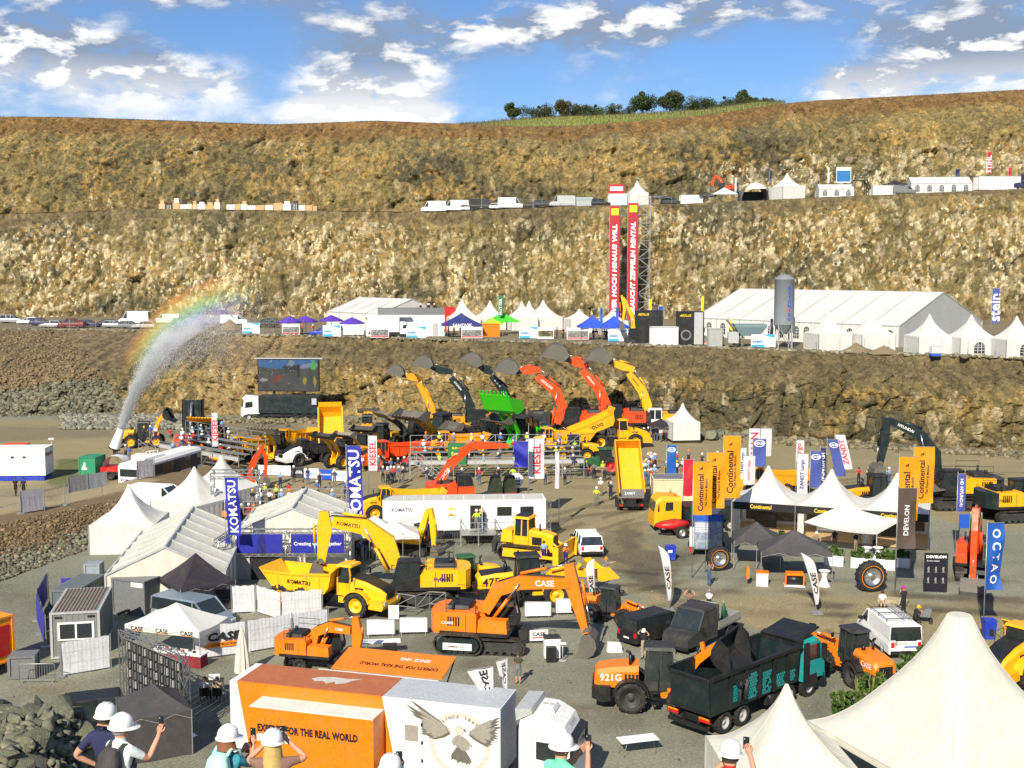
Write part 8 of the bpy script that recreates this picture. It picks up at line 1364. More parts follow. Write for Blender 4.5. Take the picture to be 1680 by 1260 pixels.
# ================================================================ what stands on the lower bench
def B(px,py):return G(px,py,B1)
hall('large white exhibition hall on the lower bench at the right, with grey gable',(30.6,200.2,B1),-48,38,25,3.1,7.8,8,windows=2,gablemat=pm('grey_gable_sheet',(.42,.43,.42),.6,dirt=.3))
hall('white exhibition hall on the lower bench behind the white box truck',(-35.4,227.6,B1),-48,17,15,3.1,5.7,4,gablemat=tentw)
T=thing('concrete_silo','tall grey silo with blue and red vertical lettering on the lower bench','silo',B(1285,571),0);r=1.42;mb=MB();mb.lathe([(.5,2.0),(r,3.4)],24);mb.lathe([(r,3.4),(r,9.8),(r*1.02,9.82),(r*1.02,9.92),(r,9.95),(r*.5,10.45),(.001,10.6)],24);sb=ob('body',mb,pm('silo_grey',(.21,.235,.26),.4,dirt=.15),T);mb=MB();[mb.bar((x,y,0),(x*.98,y*.98,3.6),.16) for x in(-.95,.95) for y in(-.95,.95)];[mb.bar((-.95,y,.4),(.95,y,3.0),.07) for y in(-.95,.95)];[mb.bar((.95,y,.4),(-.95,y,3.0),.07) for y in(-.95,.95)];ob('legs',mb,steel,T)
for k,ch in enumerate('BETON2GO'):
 def cyl_fn(v):a=v[0]/r;return(r*1.012*math.sin(a),-r*1.012*math.cos(a),v[2])
 txt(ch,inkr if ch=='2' else inkblue,sb,(.42,0,8.55-.62*k),(1,0,0),(0,0,1),h=.50,bold=.04,fn=cyl_fn)
T=thing('mixing_plant','grey concrete mixing hopper left of the tall silo','mixing plant',B(1232,570)+Vector((0,2,0)),0);mb=MB();mb.loft([[(-1.2-q,-1-q*.4,z),(1.4+q,-1-q*.4,z),(1.4+q,1+q*.4,z),(-1.2-q,1+q*.4,z)] for q,z in((0,1.6),(1.0,2.9),(1.05,3.3))]);ob('hopper',mb,pm('plant_blue_grey',(.17,.25,.28),.5,dirt=.4),T);mb=MB();[mb.bar((x,y,0),(x,y,1.8),.15) for x in(-1.1,1.3) for y in(-.8,.8)];mb.bar((-3.2,0,3.9),(-1.2,0,1.6),1.0,.2);ob('frame',mb,grey,T);ob('control_box',MB().box(-3.2,-1.7,-1.4,-.6,.6,2.2),lgrey,T)
for k,(px,py,pk,w) in enumerate([(758,541,491,6),(804,540,494,5),(856,541,494,5),(868,536,498,4),(891,540,493,6),(950,545,510,4.5),(1004,549,500,4.5)]):
 g=B(px,py);s=sc_at(py,B1);pagoda('white pagoda on the bench, '+['left of the green canopy, with a flag at its peak','behind the bright green canopy','right of the bright green canopy','peeping out behind its neighbour','tallest of those right of the green canopy','small one left of the blue canopies','behind the right blue canopy'][k],g,12,w,2.4,max(4.2,(541-pk)/s*1.0),walls='nesw',group='pagodas on the lower bench')
for k,(px,py,w) in enumerate([(1367,576,5.0),(1438,577,5.0),(1536,582,4.9),(1606,584,5.2),(1682,588,5.0)]):pagoda('white pagoda at the bench edge, '+['first right of the tall silo','before the near corner of the big hall','before the grey gable of the big hall','with an arched window, under the blue flag','cut by the right edge of the picture'][k],B(px,py)+Vector((0,3,0)),10 if k<2 else 4,w,2.35,5.3,window='s' if k>2 else('e' if k==1 else ''),group='pagodas at the bench edge')
canopy('navy blue canopy tent with white mark on the lower bench',B(757,553),8,6.5,4,2.2,4.0,tentnavy,text=('SANDVIK',inkw,1));canopy('bright green canopy tent on the lower bench, rear one',B(825,548),10,5,4,2.4,3.8,tentgreen);canopy('lime yellow canopy tent left of the bright green one',B(808,551),0,3.5,3,2.2,3.0,tentlime);canopy('royal blue canopy tent, left one of the pair by the red towers',B(972,557),6,4.5,3.5,2.2,3.9,tentblue);canopy('royal blue canopy tent, right one of the pair by the red towers',B(1007,558),6,4.5,3.5,2.2,3.9,tentblue)
for k,(px,py) in enumerate([(476,549),(502,548),(578,551),(544,546)]):
 T=thing('parasol','violet parasol on the lower bench, '+['leftmost of the four','second from the left','in front of the hall doors','at the left corner of the hall'][k],'parasol',B(px,py),0);ob('canopy',MB().lathe([(2.1,2.05),(2.1,2.25),(1.0,2.75),(.05,3.15)],8,smooth=False),tentviolet,T);ob('pole',MB().cyl((0,0,0),(0,0,3.1),.05,n=6),steel,T)
T=thing('exhibition_stand','white two-storey container stand with grey parapet before the left hall','stand',B(662,553)+Vector((0,4,0)),4);ob('wall',MB().box(-6.6,6.6,-1.6,1.6,0,3.6),white,T);ob('parapet',MB().box(-4.6,6.6,-1.66,1.6,3.62,4.7),grey,T);ob('roof_edge',MB().box(-6.7,1.0,-2.6,-1.62,3.2,3.35),lgrey,T);mb=MB();[mb.box(x-.02,x+.02,-1.63,-1.605,.2,3.4) for x in(-3.6,-1,2.0,4.5)];ob('joint',mb,grey,T);ob('door',MB().box(4.6,5.5,-1.64,-1.605,.1,2.2),lgrey,T)
T=thing('box_truck','white box truck parked before the white container stand','truck',B(640,553),2);ob('box_body',MB().box(-3.6,1.6,-1.2,1.2,.9,3.3),white,T);mb=MB();mb.loft([s6(1.7,.6,2.6,1.1),s6(2.6,.6,2.5,1.1),s6(3.3,.5,1.5,1.08),s6(3.4,.45,1.0,1.05)]);cb=ob('cab',mb,white,T);ob('window',MB().box(2.1,3.0,-1.12,1.12,1.5,2.1,.2),gl,cb);[wheel(T,x,y,.42,.28,dark,False) for x in(-2.4,2.6) for y in(-.95,.95)];ob('chassis',MB().box(-3.5,3,-.9,.9,.5,.89),dark,T)
vehicle('van','small white delivery van behind the second parasol group on the lower bench',B(570,552),190,white,lod=1);box_thing('container_bar','orange container bar right of the navy canopy','container',B(798,552),6,4.2,2.2,2.2,orange);box_thing('roof_box','red box on top of the stand left of the first white pagoda','box',B(736,541),6,2.2,2,4.2,red)
T=box_thing('exhibition_cube','black exhibition cube with yellow lettering, left one','exhibition stand',B(1065,563)+Vector((0,1,0)),-2,4.0,2.4,5.0,black);txt('AEOLUS',inky,T,(-.9,-1.23,4.4),(1,0,0),(0,0,1),1.7,.36,shear=.2,proud=.03);T=box_thing('exhibition_cube','black and pale grey exhibition cube with yellow lettering, right one','exhibition stand',B(1133,566)+Vector((0,1,0)),-2,3.8,2.4,5.0,black);txt('AEOLUS',inky,T,(-.8,-1.23,4.4),(1,0,0),(0,0,1),1.7,.36,shear=.2,proud=.03);ob('grey_panel',MB().box(.5,1.8,-1.26,-1.225,.1,4.9),lgrey,T);mb=MB();mb.lathe([(.55,0),(.8,0)],18,(-.7,-1.24,1.5),'y');ob('tyre_print',mb,grey,T)
T=box_thing('site_container','white container with double doors between the black cubes','container',B(1089,566),-2,4.0,2.2,2.75,white,ribs=lgrey);box_thing('site_container','white container with grey sign left of the mixing plant','container',B(1158,566)+Vector((0,1.5,0)),-2,2.4,2,2.5,dirtywhite);box_thing('site_container','grey shutter container right of the black and grey cube','container',B(1172,568),-2,1.9,2,2.6,pm('shutter_grey',(.34,.36,.34),.5))
T=thing('banner_tower','x','tower',(0,0,0));bpy.data.objects.remove(T)
# two red banner towers of scaffold against the middle face
def tower(label,px,Y,w,pxs_top,text,seed):
 b=P(px,520,Y);b.z=B1;t=P(px,pxs_top,Y).z-B1;T=thing('banner_tower',label,'banner tower',b,0);mb=MB();n=int(t/2.1)
 for x in(0,w):
  for y in(0,2.2):mb.bar((x,y,0),(x,y,t),.09)
 for i in range(n+1):z=t*i/n;[mb.bar((0,y,z),(w,y,z),.06) for y in(0,2.2)];[mb.bar((x,0,z),(x,2.2,z),.06) for x in(0,w)];i<n and mb.bar((0,2.2,z),(w,2.2,z+t/n),.05)
 ob('scaffold',mb,steel,T);c=ob('banner',MB().grid([[(-.1+(w+.2)*k/4,-.12-.04*math.sin(i+k),t*i/30) for k in range(5)] for i in range(31)],True),pm('tower_red_banner',(.42,.015,.03),.6,dirt=.1),T);txt(text,inkw,c,(w/2,-.2,t*.44),(0,0,1),(-1,0,0),t*.80,w*.55,bold=.05,shear=.15);o=ob('yellow_print',MB().box(.15,w-.15,-.22,-.19,t-2.0,t-.5),inky,c);return T,t
tower('red banner tower at the middle rock face, left one',1000,262,1.95,338,'WER HOCH HINAUS WILL',1);tower('red banner tower at the middle rock face, right one',1030,262,1.95,333,'BRAUCHT ZEPPELIN RENTAL',2)
T=thing('scaffold_stair','tall scaffold stair tower right of the red banner towers, reaching the upper bench','scaffold',P(1046,520,263)*1,0);T.location.z=B1;mb=MB();ht=P(1046,322,263).z-B1
for x in(-6,-3.9,0,2.6):
 for y in(.3,2.4):mb.bar((x,y,0),(x,y,ht-(0 if x>-5 else-2.5)),.08)
for i in range(15):z=ht*i/14;[mb.bar((0,y,z),(2.6,y,z),.06) for y in(.3,2.4)];i<14 and mb.bar((0 if i%2 else 2.6,.3,z),(2.6 if i%2 else 0,.3,z+ht/14),.12);mb.bar((-6,.3,z),(-3.9,.3,z),.06);i<14 and mb.bar((-6,.3,z),(-3.9,.3,z+ht/14),.05)
for k in range(5):mb.bar((2.6,.3,ht-1.6*k),(5.4-.9*k,.3,ht-1.6*k),.06);mb.bar((5.4-.9*k,.3,ht),(5.4-.9*k,.3,ht-1.6*k),.06);mb.bar((2.6,.3,ht-6.4),(5.6,.3,ht-.5),.06)
ob('scaffold',mb,steel,T);s_=ob('sign',MB().box(-6.6,-3.2,.1,.25,ht+.6,ht+2.6),flagred,T);ob('sign_print',MB().box(-6.3,-3.5,.06,.095,ht+1.2,ht+2.1),inkw,s_)
def boardfence(k,px,py,w,kind):
 T=thing('banner',['white and blue lettered banner','white picture banner with red foot','yellow and dark picture banner'][kind]+' on the bench fence, '+['far left beside the water spray','left of the first violet parasols','before the small white van','left of the white box truck','right of the white box truck','before the navy canopy','right of the orange bar','before the tall white pagoda','left of the blue canopies','under the right blue canopy','before the right black cube','left of the tall silo','right of the tall silo'][k],'banner',B(px,py),-1);b=ob('sheet',MB().box(0,w,-.03,.0,.12,1.95),inkw,T);mb=MB();[mb.bar((x,.05,0),(x,.05,2.05),.05) for x in(0,w)];ob('post',mb,steel,T)
 if kind==0:ob('blue_print',MB().add([(w*.45,-.036,1.945),(w*.97,-.036,1.945),(w*.97,-.036,1.45),(w*.7,-.036,1.65)],[(3,2,1,0)]).box(.03,w*.55,-.036,-.031,.13,.5),cyan,b);txt('stein',pm('mid_blue_ink',(.02,.22,.45),.5),b,(w*.28,-.03,.98),(1,0,0),(0,0,1),w*.42,.5,bold=.05);txt('expo',cyan,b,(w*.72,-.03,.95),(1,0,0),(0,0,1),w*.36,.5,bold=-.01,shear=.15)
 else:ob('picture',MB().box(.1,w-.1,-.036,-.031,.45,1.45),pm('fence_picture',(.12,.12,.12),.6,dirt=.95,scale=2.2,dcol=(.62,.60,.56),var=.5) if kind==1 else pm('fence_picture_yellow',(.05,.05,.04),.6,dirt=.95,scale=1.6,dcol=(.75,.6,.12),var=.4),b);kind==1 and ob('red_foot',MB().box(.05,w-.05,-.036,-.031,.22,.42),inkr,b)
for k,a in enumerate([(398,548,3.0,0),(463,550,3.0,1),(530,553,3.0,0),(608,555,3.0,1),(667,555,3.3,0),(757,556,3.4,1),(852,556,3.2,0),(882,557,2.6,2),(930,558,3.5,1),(998,561,3.0,0),(1127,566,3.2,1),(1232,571,3.5,0),(1345,575,3.4,1)]):boardfence(k,*a)
fence_run('bare wire fence panel along the edge of the lower bench',[B(30,541),B(200,542),B(395,548)],1.9,None,'wire fence on the bench edge',pl=4.5,z=B1);fence_run('bare wire fence panel before the pagodas at the right bench edge',[B(1300,575),B(1500,582),B(1680,588)],2.0,None,'wire fence before the right pagodas',pl=3.5,z=B1)
for k,(px,py,kd,c,rt,t) in enumerate([(20,530,'suv',steel,0,'silver off-roader at the far left of the bench car park'),(47,532,'car',white,178,'white car second from the left in the bench car park'),(68,534,'car',navy,4,'dark blue car left of the silver estate'),(84,538,'car',steel,180,'silver estate car left of the dark red pickup'),(117,538,'pickup',pm('wine_red_paint',(.16,.01,.02),.35),180,'dark red pickup in the bench car park'),(146,537,'car',navy,2,'dark blue car right of the red pickup'),(172,536,'car',dark,182,'dark grey car in the middle of the bench car park'),(189,538,'car',steel,0,'silver car left of the white van'),(221,532,'sprinter',white,180,'white high-roof van in the bench car park'),(214,539,'car',grey,0,'grey car before the white high-roof van'),(236,539,'car',lgrey,184,'light grey car at the right end before the white van'),(275,531,'van',white,180,'white van seen through the water spray'),(300,534,'car',navy,0,'dark car behind the rainbow spray'),(325,534,'car',dark,0,'dark estate right of the rainbow spray'),(352,533,'car',navy,180,'dark blue car left of the brown mound'),(385,533,'van',white,0,'white van right of the brown mound'),(437,537,'suv',dark,180,'dark off-roader left of the violet parasols'),(884,537,'suv',grey,0,'grey off-roader behind the pagodas'),(528,551,'car',blue,180,'dark blue car beside the small white van')]):vehicle(kd,t,B(px,py),rt,c,'cars in the car park on the lower bench',lod=1)
for k,(px,py,hh) in enumerate([(1405,578,1.3),(1450,580,1.1),(377,541,2.1)]):
 mb=MB();n=14;rq=random.Random(k);mb.grid([[((r_*2.6)*math.cos(6.2832*i/n)*rq.uniform(.9,1.1),r_*1.6*math.sin(6.2832*i/n),hh*(1-r_)**1.1+rq.uniform(-.08,.08)*(r_>0)) for i in range(n)]+[(r_*2.6,0,hh*(1-r_)**1.1)] for r_ in(1,.75,.5,.25,.02)],True);o=ob('soil_heap',mb,pm('soil',(.20,.15,.085),.95,bump=.8,bscale=3),None,B(px,py));tag(o,['pale soil heap before the pagoda right of the silo','lower soil heap right of the pale one','brown soil mound behind the water spray'][k],'heap')
T=thing('ibc_tank','white caged liquid tank with blue foot before the right pagodas','tank',B(1534,584),0);ob('tank',MB().box(-.6,.6,-.5,.5,.35,1.3),inkw,T);mb=MB();[mb.bar((x,-.52,.2),(x,-.52,1.35),.04) for x in np.linspace(-.6,.6,6)];[mb.bar((-.6,-.52,z),(.6,-.52,z),.04) for z in(.4,.7,1.0,1.3)];ob('cage',mb,steel,T);ob('pallet',MB().box(-.6,.6,-.5,.5,0,.34),inkblue,T)
for px,py,top,w,h,m,t,lab in[(818,549,6.7,.75,3.4,flaggreen,'FRUTIGER','dark green banner flag beside the bright green canopy'),(1624,580,8.8,1.0,4.6,flagsteel,'stein','blue banner flag with yellow emblem behind the right pagodas'),(1064,558,6.6,.45,2.4,flagy,None,'yellow flag left behind the left black cube'),(1150,562,7.2,.35,2.8,flagy,None,'yellow flag at the left end of the big hall'),(984,556,5.0,.45,2.2,flagb,None,'blue flag above the left blue canopy'),(1010,557,5.2,.45,2.4,flagb,None,'blue flag above the right blue canopy'),(1080,558,5.4,.7,1.6,flagb,None,'blue flag right of the left yellow flag'),(1295,570,4.4,.8,2.2,flagw,None,'small white flag right of the silo legs'),(1263,570,4.2,.4,2.2,navy,None,'narrow navy flag left of the silo'),(1196,567,4.0,.4,2.2,flagy,None,'yellow pennant left of the mixing plant')]:flag(lab,B(px,py),0,top,w,h,m,t,inkw,None,True,.1,seed=px)
# ================================================================ the middle bench
def M2(px,dy=3.0):
 Y=290.0
 for _ in range(4):x=(px-CX)/F*Y*1.0;Y=float(np.interp(x,X2,Y2))+dy
 x=ray(px,437).x*Y/ray(px,437).y;return Vector((x,Y,float(np.interp(x,w2t[:,0],w2t[:,2]))))
ORD='first second third fourth fifth sixth seventh eighth ninth tenth eleventh twelfth thirteenth fourteenth fifteenth sixteenth seventeenth eighteenth nineteenth twentieth twenty-first twenty-second twenty-third twenty-fourth twenty-fifth twenty-sixth twenty-seventh twenty-eighth twenty-ninth thirtieth thirty-first thirty-second thirty-third'.split();rq=random.Random(9);x=264;cols=[wood,inkw,wood,pm('amber_wood',(.62,.36,.12),.7),dark,dirtywhite]
bag=['stacked pine crate','white wrapped pallet','open timber stack','amber timber crate','dark covered pallet','pale sack pallet'];k=0
while x<520:
 w=rq.uniform(8,15);i=rq.randrange(6)
 if 358<x<368:x+=10;continue
 p=M2(x+w/2,1.4);wm=(w-1)/F*p.y;hh=rq.uniform(1.0,1.9);T=thing('pallet_stack',bag[i]+f', {ORD[k]} from the left in the row on the upper bench','pallet',p,0,'pallets along the upper bench edge');ob('load',MB().box(-wm/2,wm/2,-.6,.6,.14,hh),cols[i],T);mb=MB();[mb.box(-wm/2,wm/2,y-.06,y+.06,0,.14) for y in(-.5,0,.5)];ob('pallet',mb,wood,T);mb=MB();[mb.box(-wm/2+wm*q-.04,-wm/2+wm*q+.04,-.63,-.6,.14,hh) for q in(.25,.5,.75)];ob('batten',mb,cols[(i+3)%6],T);rq.random()<.4 and ob('upper_load',MB().box(-wm*.3,wm*.35,-.5,.5,hh+.02,hh+rq.uniform(.5,1.0)),cols[rq.randrange(6)],T);x+=w;k+=1
for px,kd,c,rt,t in[(713,'sprinter',white,170,'white minibus van, first of the vans on the upper bench'),(748,'sprinter',white,182,'white panel van with small print, second on the upper bench'),(769,'car',white,0,'small white car between the vans on the upper bench'),(792,'sprinter',black,0,'black van on the upper bench'),(838,'sprinter',white,0,'tall white panel van in the middle of the upper bench row'),(818,'car',white,0,'low white car left of the tall white van'),(872,'car',dark,180,'dark grey car right of the tall white van'),(894,'suv',black,0,'black off-roader on the upper bench'),(922,'sprinter',lgrey,180,'light grey van on the upper bench'),(985,'suv',black,0,'black car left of the banner towers on the upper bench'),(1100,'suv',dark,0,'dark car right of the banner towers on the upper bench'),(1478,'van',grey,0,'grey van beside the stair platform on the upper bench'),(1672,'suv',navy,0,'dark blue car at the right end of the upper bench')]:vehicle(kd,t,M2(px),rt,c,'vehicles along the upper bench edge',lod=1)
T=thing('shed','pale green-grey shed among the cars on the upper bench','shed',M2(958),0);ob('wall',MB().box(-1.9,1.9,-1,1,0,1.5),pm('shed_grey',(.38,.42,.40),.6),T);ob('roof',MB().prism([(-1.1,1.5),(1.1,1.5),(0,2.2)],-2.0,2.0,'x'),pm('shed_roof',(.30,.36,.36),.6),T)
box_thing('site_container','white container behind the top of the left banner tower','container',M2(1012,5),0,4.2,2.4,2.9,white);pagoda('white pagoda tent at the head of the banner towers',M2(1044,5),5,4.6,3.0,6.0)
for px,w,t in[(1082,5,'dark canopy right of the banner towers'),(1158,4,'small dark-framed canopy left of the orange excavator')]:canopy(t+' on the upper bench',M2(px),0,w,3,1.8,2.4,tentgrey)
box_thing('site_container','white container left of the small canopies on the upper bench','container',M2(1132),0,5.0,2.4,2.0,white);canopy('white canopy tent in front of the orange-red excavator on the upper bench',M2(1186,2),0,5.5,3.5,2.0,3.4,tentw)
T=thing('arched_shelter','round-arched shelter with white front and dark inside on the upper bench','shelter',M2(1236,4),0);mb=MB();r=3.2;mb.grid([[(r*math.cos(a),y,4.2*math.sin(a)) for a in np.linspace(0,math.pi,13)] for y in(-1,5)],True);ob('shell',mb,grey,T);mb=MB();an=np.linspace(.05,math.pi-.05,13);mb.prism([(r*math.cos(a),4.2*math.sin(a)) for a in np.linspace(.75,math.pi-.75,13)],-1.1,-1.02);ob('front',mb,inkw,T);ob('back',MB().box(-3,3,4.6,4.7,0,2.5),dark,T)
pagoda('big white pagoda tent right of the arched shelter on the upper bench',M2(1288,4),20,6.0,2.9,6.2,walls='nesw')
def arched(label,px0,px1,e,p_,nw,n,open_=False):
 a,b=M2(px0,3),M2(px1,3);d=b-a;L=d.length;ang=math.degrees(math.atan2(d.y,d.x));hall(label,a,ang,L,6,e,p_,n,windows=nw)
arched('small white marquee with arched windows under the blue billboard',1341,1398,2.1,3.3,1,3);arched('long white marquee with arched windows on the upper bench',1491,1590,2.4,4.0,1,5)
T=box_thing('site_container','flat-roofed white container at the right end of the upper bench','container',M2(1630,3),2,9.6,3,3.1,white,ribs=lgrey);box_thing('site_container','white printed container left of the long marquee','container',M2(1446,3),2,5.6,2.4,2.2,dirtywhite);canopy('dark canopy between the printed container and the long marquee',M2(1464,6),0,5,3,2.6,3.4,tentblack)
T=thing('billboard','blue and white billboard on posts above the small marquee','billboard',M2(1380,8),-2);b=ob('board',MB().box(-1.7,1.7,-.05,.05,3.6,7.2),inkw,T);ob('picture',MB().box(-1.6,1.6,-.06,-.051,3.8,6.4),pm('billboard_blue',(.02,.16,.42),.5,dirt=.6,scale=1.2,dcol=(.01,.03,.08)),b);txt('steinexpo',cyan,b,(-.3,-.05,6.8),(1,0,0),(0,0,1),1.6,.3);ob('post',MB().bar((-1.2,.1,0),(-1.2,.1,3.6),.15).bar((1.2,.1,0),(1.2,.1,3.6),.15),steel,T)
T=thing('stair_platform','dark steel stair platform right of the small marquee','platform',M2(1408,4),0);mb=MB();mb.box(-1.6,1.2,-1,1,3.6,3.8);[mb.bar((x,y,0),(x,y,4.9),.14) for x in(-1.6,1.2) for y in(-1,1)];[mb.bar((-1.6,y,z),(1.2,y,z),.1) for y in(-1,1) for z in(4.3,4.9)];mb.bar((1.2,-.9,3.6),(3.0,-.9,.1),.25);mb.bar((1.2,.9,3.6),(3.0,.9,.1),.25);ob('frame',mb,dark,T)
for px,dy,top,w,h,m,lab in[(1203,5,5.8,.5,3.2,flagw,'thin white flag behind the orange-red excavator'),(1206,4,4.6,.5,2.8,navy,'dark narrow flag right of the thin white one'),(1259,3,7.0,.6,2.6,navy,'dark flag on a tall pole by the arched shelter'),(1354,6,7.2,.4,3.6,flagw,'slim white flag left of the billboard'),(1613,8,9.2,.95,5.0,flagred,'tall red banner flag above the white container at right'),(1648,8,5.4,.8,2.2,flagred,'small red feather above the white container at right'),(1562,8,5.6,1.0,2.0,navy,'dark small flag above the long marquee'),(1668,3,3.6,.8,3.0,navy,'dark flag at the right end of the upper bench')]:flag(lab,M2(px,dy),0,top,w,h,m,'STIHL' if px==1613 else None,inkw,None,True,.1,seed=px)
fence_run('bare wire fence panel along the edge of the upper bench',[M2(790,.8),M2(960,.8)],2.0,None,'wire fence on the upper bench',pl=6,z=float(M2(870).z))
# ================================================================ people
CN=dict(w='white',k='black',n='navy',g='grey',b='blue',j='jeans',l='lightblue',r='red',o='orange',y='lime',h='khaki',e='beige',v='olive',m='mint',p='pink',t='teal',u='brown')
HN=dict(w='white helmet',y='yellow helmet',o='orange helmet',p='pink helmet',r='red helmet',b='blue helmet',n='brown hair',bl='fair hair',g='grey hair')
PN=dict(stand='standing',photo='taking a photo',walk='walking',hips='with hands on hips',point='pointing',sit='sitting',squat='crouching',up='with raised arms',fold='with folded arms')
SEEN=set()
def crowd(where,items,h=0,group='visitors',sit_z=0):
 for it in items:
  px,py,rot,po,sh,lg,he=it[:7];p=G(px,py,h) if h else AT(px,py);p.z+=sit_z
  wn=len(where.split());lb=f'person in {CN[sh]}'+(f' and {CN[lg]}' if wn<6 else '')+f', {HN[he]}, {PN[po]} {where}';lb=lb if lb not in SEEN else f'person in {CN[sh]}, {HN[he]}, {PN[po]} {where}, '+('left' if px<sum(i[0] for i in items)/len(items) else 'right')+' part';SEEN.add(lb);person(lb,p,rot,po,CN[sh],CN[lg],he,shorts='s' in it[7:],group=group)
crowd('alone on the open gravel',[(850,1124,-4,'fold','v','g','n','s')])
crowd('beside the screen wall',[(297,1136,20,'photo','k','l','n')])
crowd('by the left standing tyre',[(1163,961,-60,'photo','g','j','n')])
crowd('before the black panel van',[(1056,1080,150,'up','k','e','w')])
crowd('behind the flatbed van',[(1131,1012,0,'up','u','k','n'),(1163,1010,-10,'photo','w','k','g')])
crowd('by the stroller behind the white van',[(1482,1006,10,'photo','k','k','p'),(1500,1020,-70,'squat','k','k','y')]);crowd('on the stone slab behind the white van',[(1447,1001,170,'sit','w','e','n')])
crowd('on the track by the small loader',[(994,955,-40,'point','g','g','o')]);crowd('before the bulldozer blade',[(892,925,160,'stand','l','n','n'),(928,930,190,'photo','o','n','w')])
for k,(px,py) in enumerate([(336,1152),(357,1152)]):
 p=AT(px,py);T=thing('chair',['black chair under the left of the two seated men','black chair under the right of the two seated men'][k],'chair',p,10);ob('seat',MB().box(-.24,.24,-.24,.24,.40,.45),black,T);ob('backrest',MB().box(-.24,.24,-.27,-.23,.45,.85),black,T);[ob('leg',MB().bar((x,y,0),(x,y,.4),.03),steel,T) for x in(-.22,.22) for y in(-.22,.22)]
 person(['bald man in white shirt sitting left at the small table by the orange trailer','bald man in pale shirt sitting right at the small table by the orange trailer'][k],p,-15+20*k,'sit','white' if not k else 'beige','black','n',group='visitors')
T=thing('folding_table','small table with a white card before the two seated men','table',AT(352,1138),10);ob('tabletop',MB().box(-.5,.5,-.3,.3,.70,.74),dark,T);ob('card',MB().box(-.28,.28,-.02,.02,.75,1.05),inkw,T);[ob('leg',MB().bar((x,y,0),(x,y,.7),.03),steel,T) for x in(-.45,.45) for y in(-.25,.25)]
T=thing('stroller','dark grey stroller beside the crouching person','stroller',AT(1516,1020),-20);ob('seat',MB().prism([(-.3,.4),(.35,.4),(.45,.9),(.2,1.05),(-.1,.7)],-.22,.22),grey,T);[wheel(T,x,y,.13,.05,dark,False) for x in(-.3,.4) for y in(-.26,.26)];mb=MB();mb.tube([(-.2,-.22,.3),(-.5,-.22,1.05),(-.5,.22,1.05),(-.2,.22,.3)],.015,4);ob('frame',mb,dark,T)
rp=random.Random(21)
def mob(where,n,x0,x1,y0,y1,h=0,rots=(-30,30),poses=('stand','stand','walk','photo','hips','fold'),hel='wwwwwyon',sit_z=0,tops='wknghlbrvjyu'):
 L_=[]
 for i in range(n):
  q=(i+.5)/n;L_.append((x0+(x1-x0)*q+rp.uniform(-4,4),y0+(y1-y0)*(q if h else rp.random()),rp.uniform(*rots),rp.choice(poses),rp.choice(tops),rp.choice('jknghjk'),rp.choice(hel)))
 crowd(where,L_,h,sit_z=sit_z)
mob('left of the plain blue flag',14,1052,1078,765,800);mob('right of the plain blue flag',9,1090,1128,762,796);mob('by the boulders and the white pagoda',8,1055,1105,722,728);mob('behind the orange flags',5,1140,1220,765,780)
mob('on the viewing deck',9,405,550,836,836,1.2,tops='wwwknlr');mob('behind the viewing deck',10,360,575,818,826);mob('before the sponsor boards',6,425,560,792,806);mob('at the truss gate',7,352,420,855,862,tops='orkwrg');mob('beside the right grandstand',7,625,662,790,796);mob('filming behind the wheel loader',4,1405,1465,790,798,poses=('photo','photo','stand'));mob('by the tractor and barriers',5,955,1000,776,792)
for k in range(4):mob(f'on right grandstand row {k + 1}',11,685,952,787-6*k,784-6*k,0,rots=(-20,20),poses=('sit',),sit_z=1.75+.42*k-.40,tops='wknghlbrvjyuw');mob(f'on left grandstand row {k + 1}',7,275,385,758-6*k,779-6*k,0,rots=(-30,10),poses=('sit',),sit_z=1.75+.42*k-.40,tops='wwolgrw')
mob('at the left grandstand stairs',4,238,262,748,752,sit_z=2.0);mob('by the water cannon',3,192,215,772,776,sit_z=1.2)
mob('before the navy canopy',6,735,790,552,553,B1,poses=('stand','fold','hips'),rots=(90,270),tops='knwwbn');mob('by the lower bench pagodas',9,890,932,554,556,B1,rots=(60,300),tops='wrkbn');mob('under the blue canopies',10,968,1018,557,559,B1,rots=(60,300),tops='bbkbn');mob('on the container stand roof',4,688,716,551,551,B1,sit_z=3.65,tops='kkn');mob('by the mixing plant',3,1180,1225,568,569,B1);mob('among the violet parasols',7,470,600,549,551,B1,rots=(0,360),tops='rrwnk');mob('by the right end of the bench',3,1660,1680,586,587,B1)
mob('at the white trailer door',3,775,800,890,891,0,sit_z=.95,tops='kyn');mob('behind the hybrid excavator',6,578,632,915,925);mob('inside the tyre maker stand',6,1260,1450,900,912)
mob('before the right grandstand',9,690,940,793,797);mob('along the arena edge',8,590,680,770,780);mob('on the track by the tipping trailer',4,975,1010,812,830);crowd('on the dirt road at the left edge',[(27,838,0,'walk','k','k','n'),(40,836,10,'walk','n','k','n')])
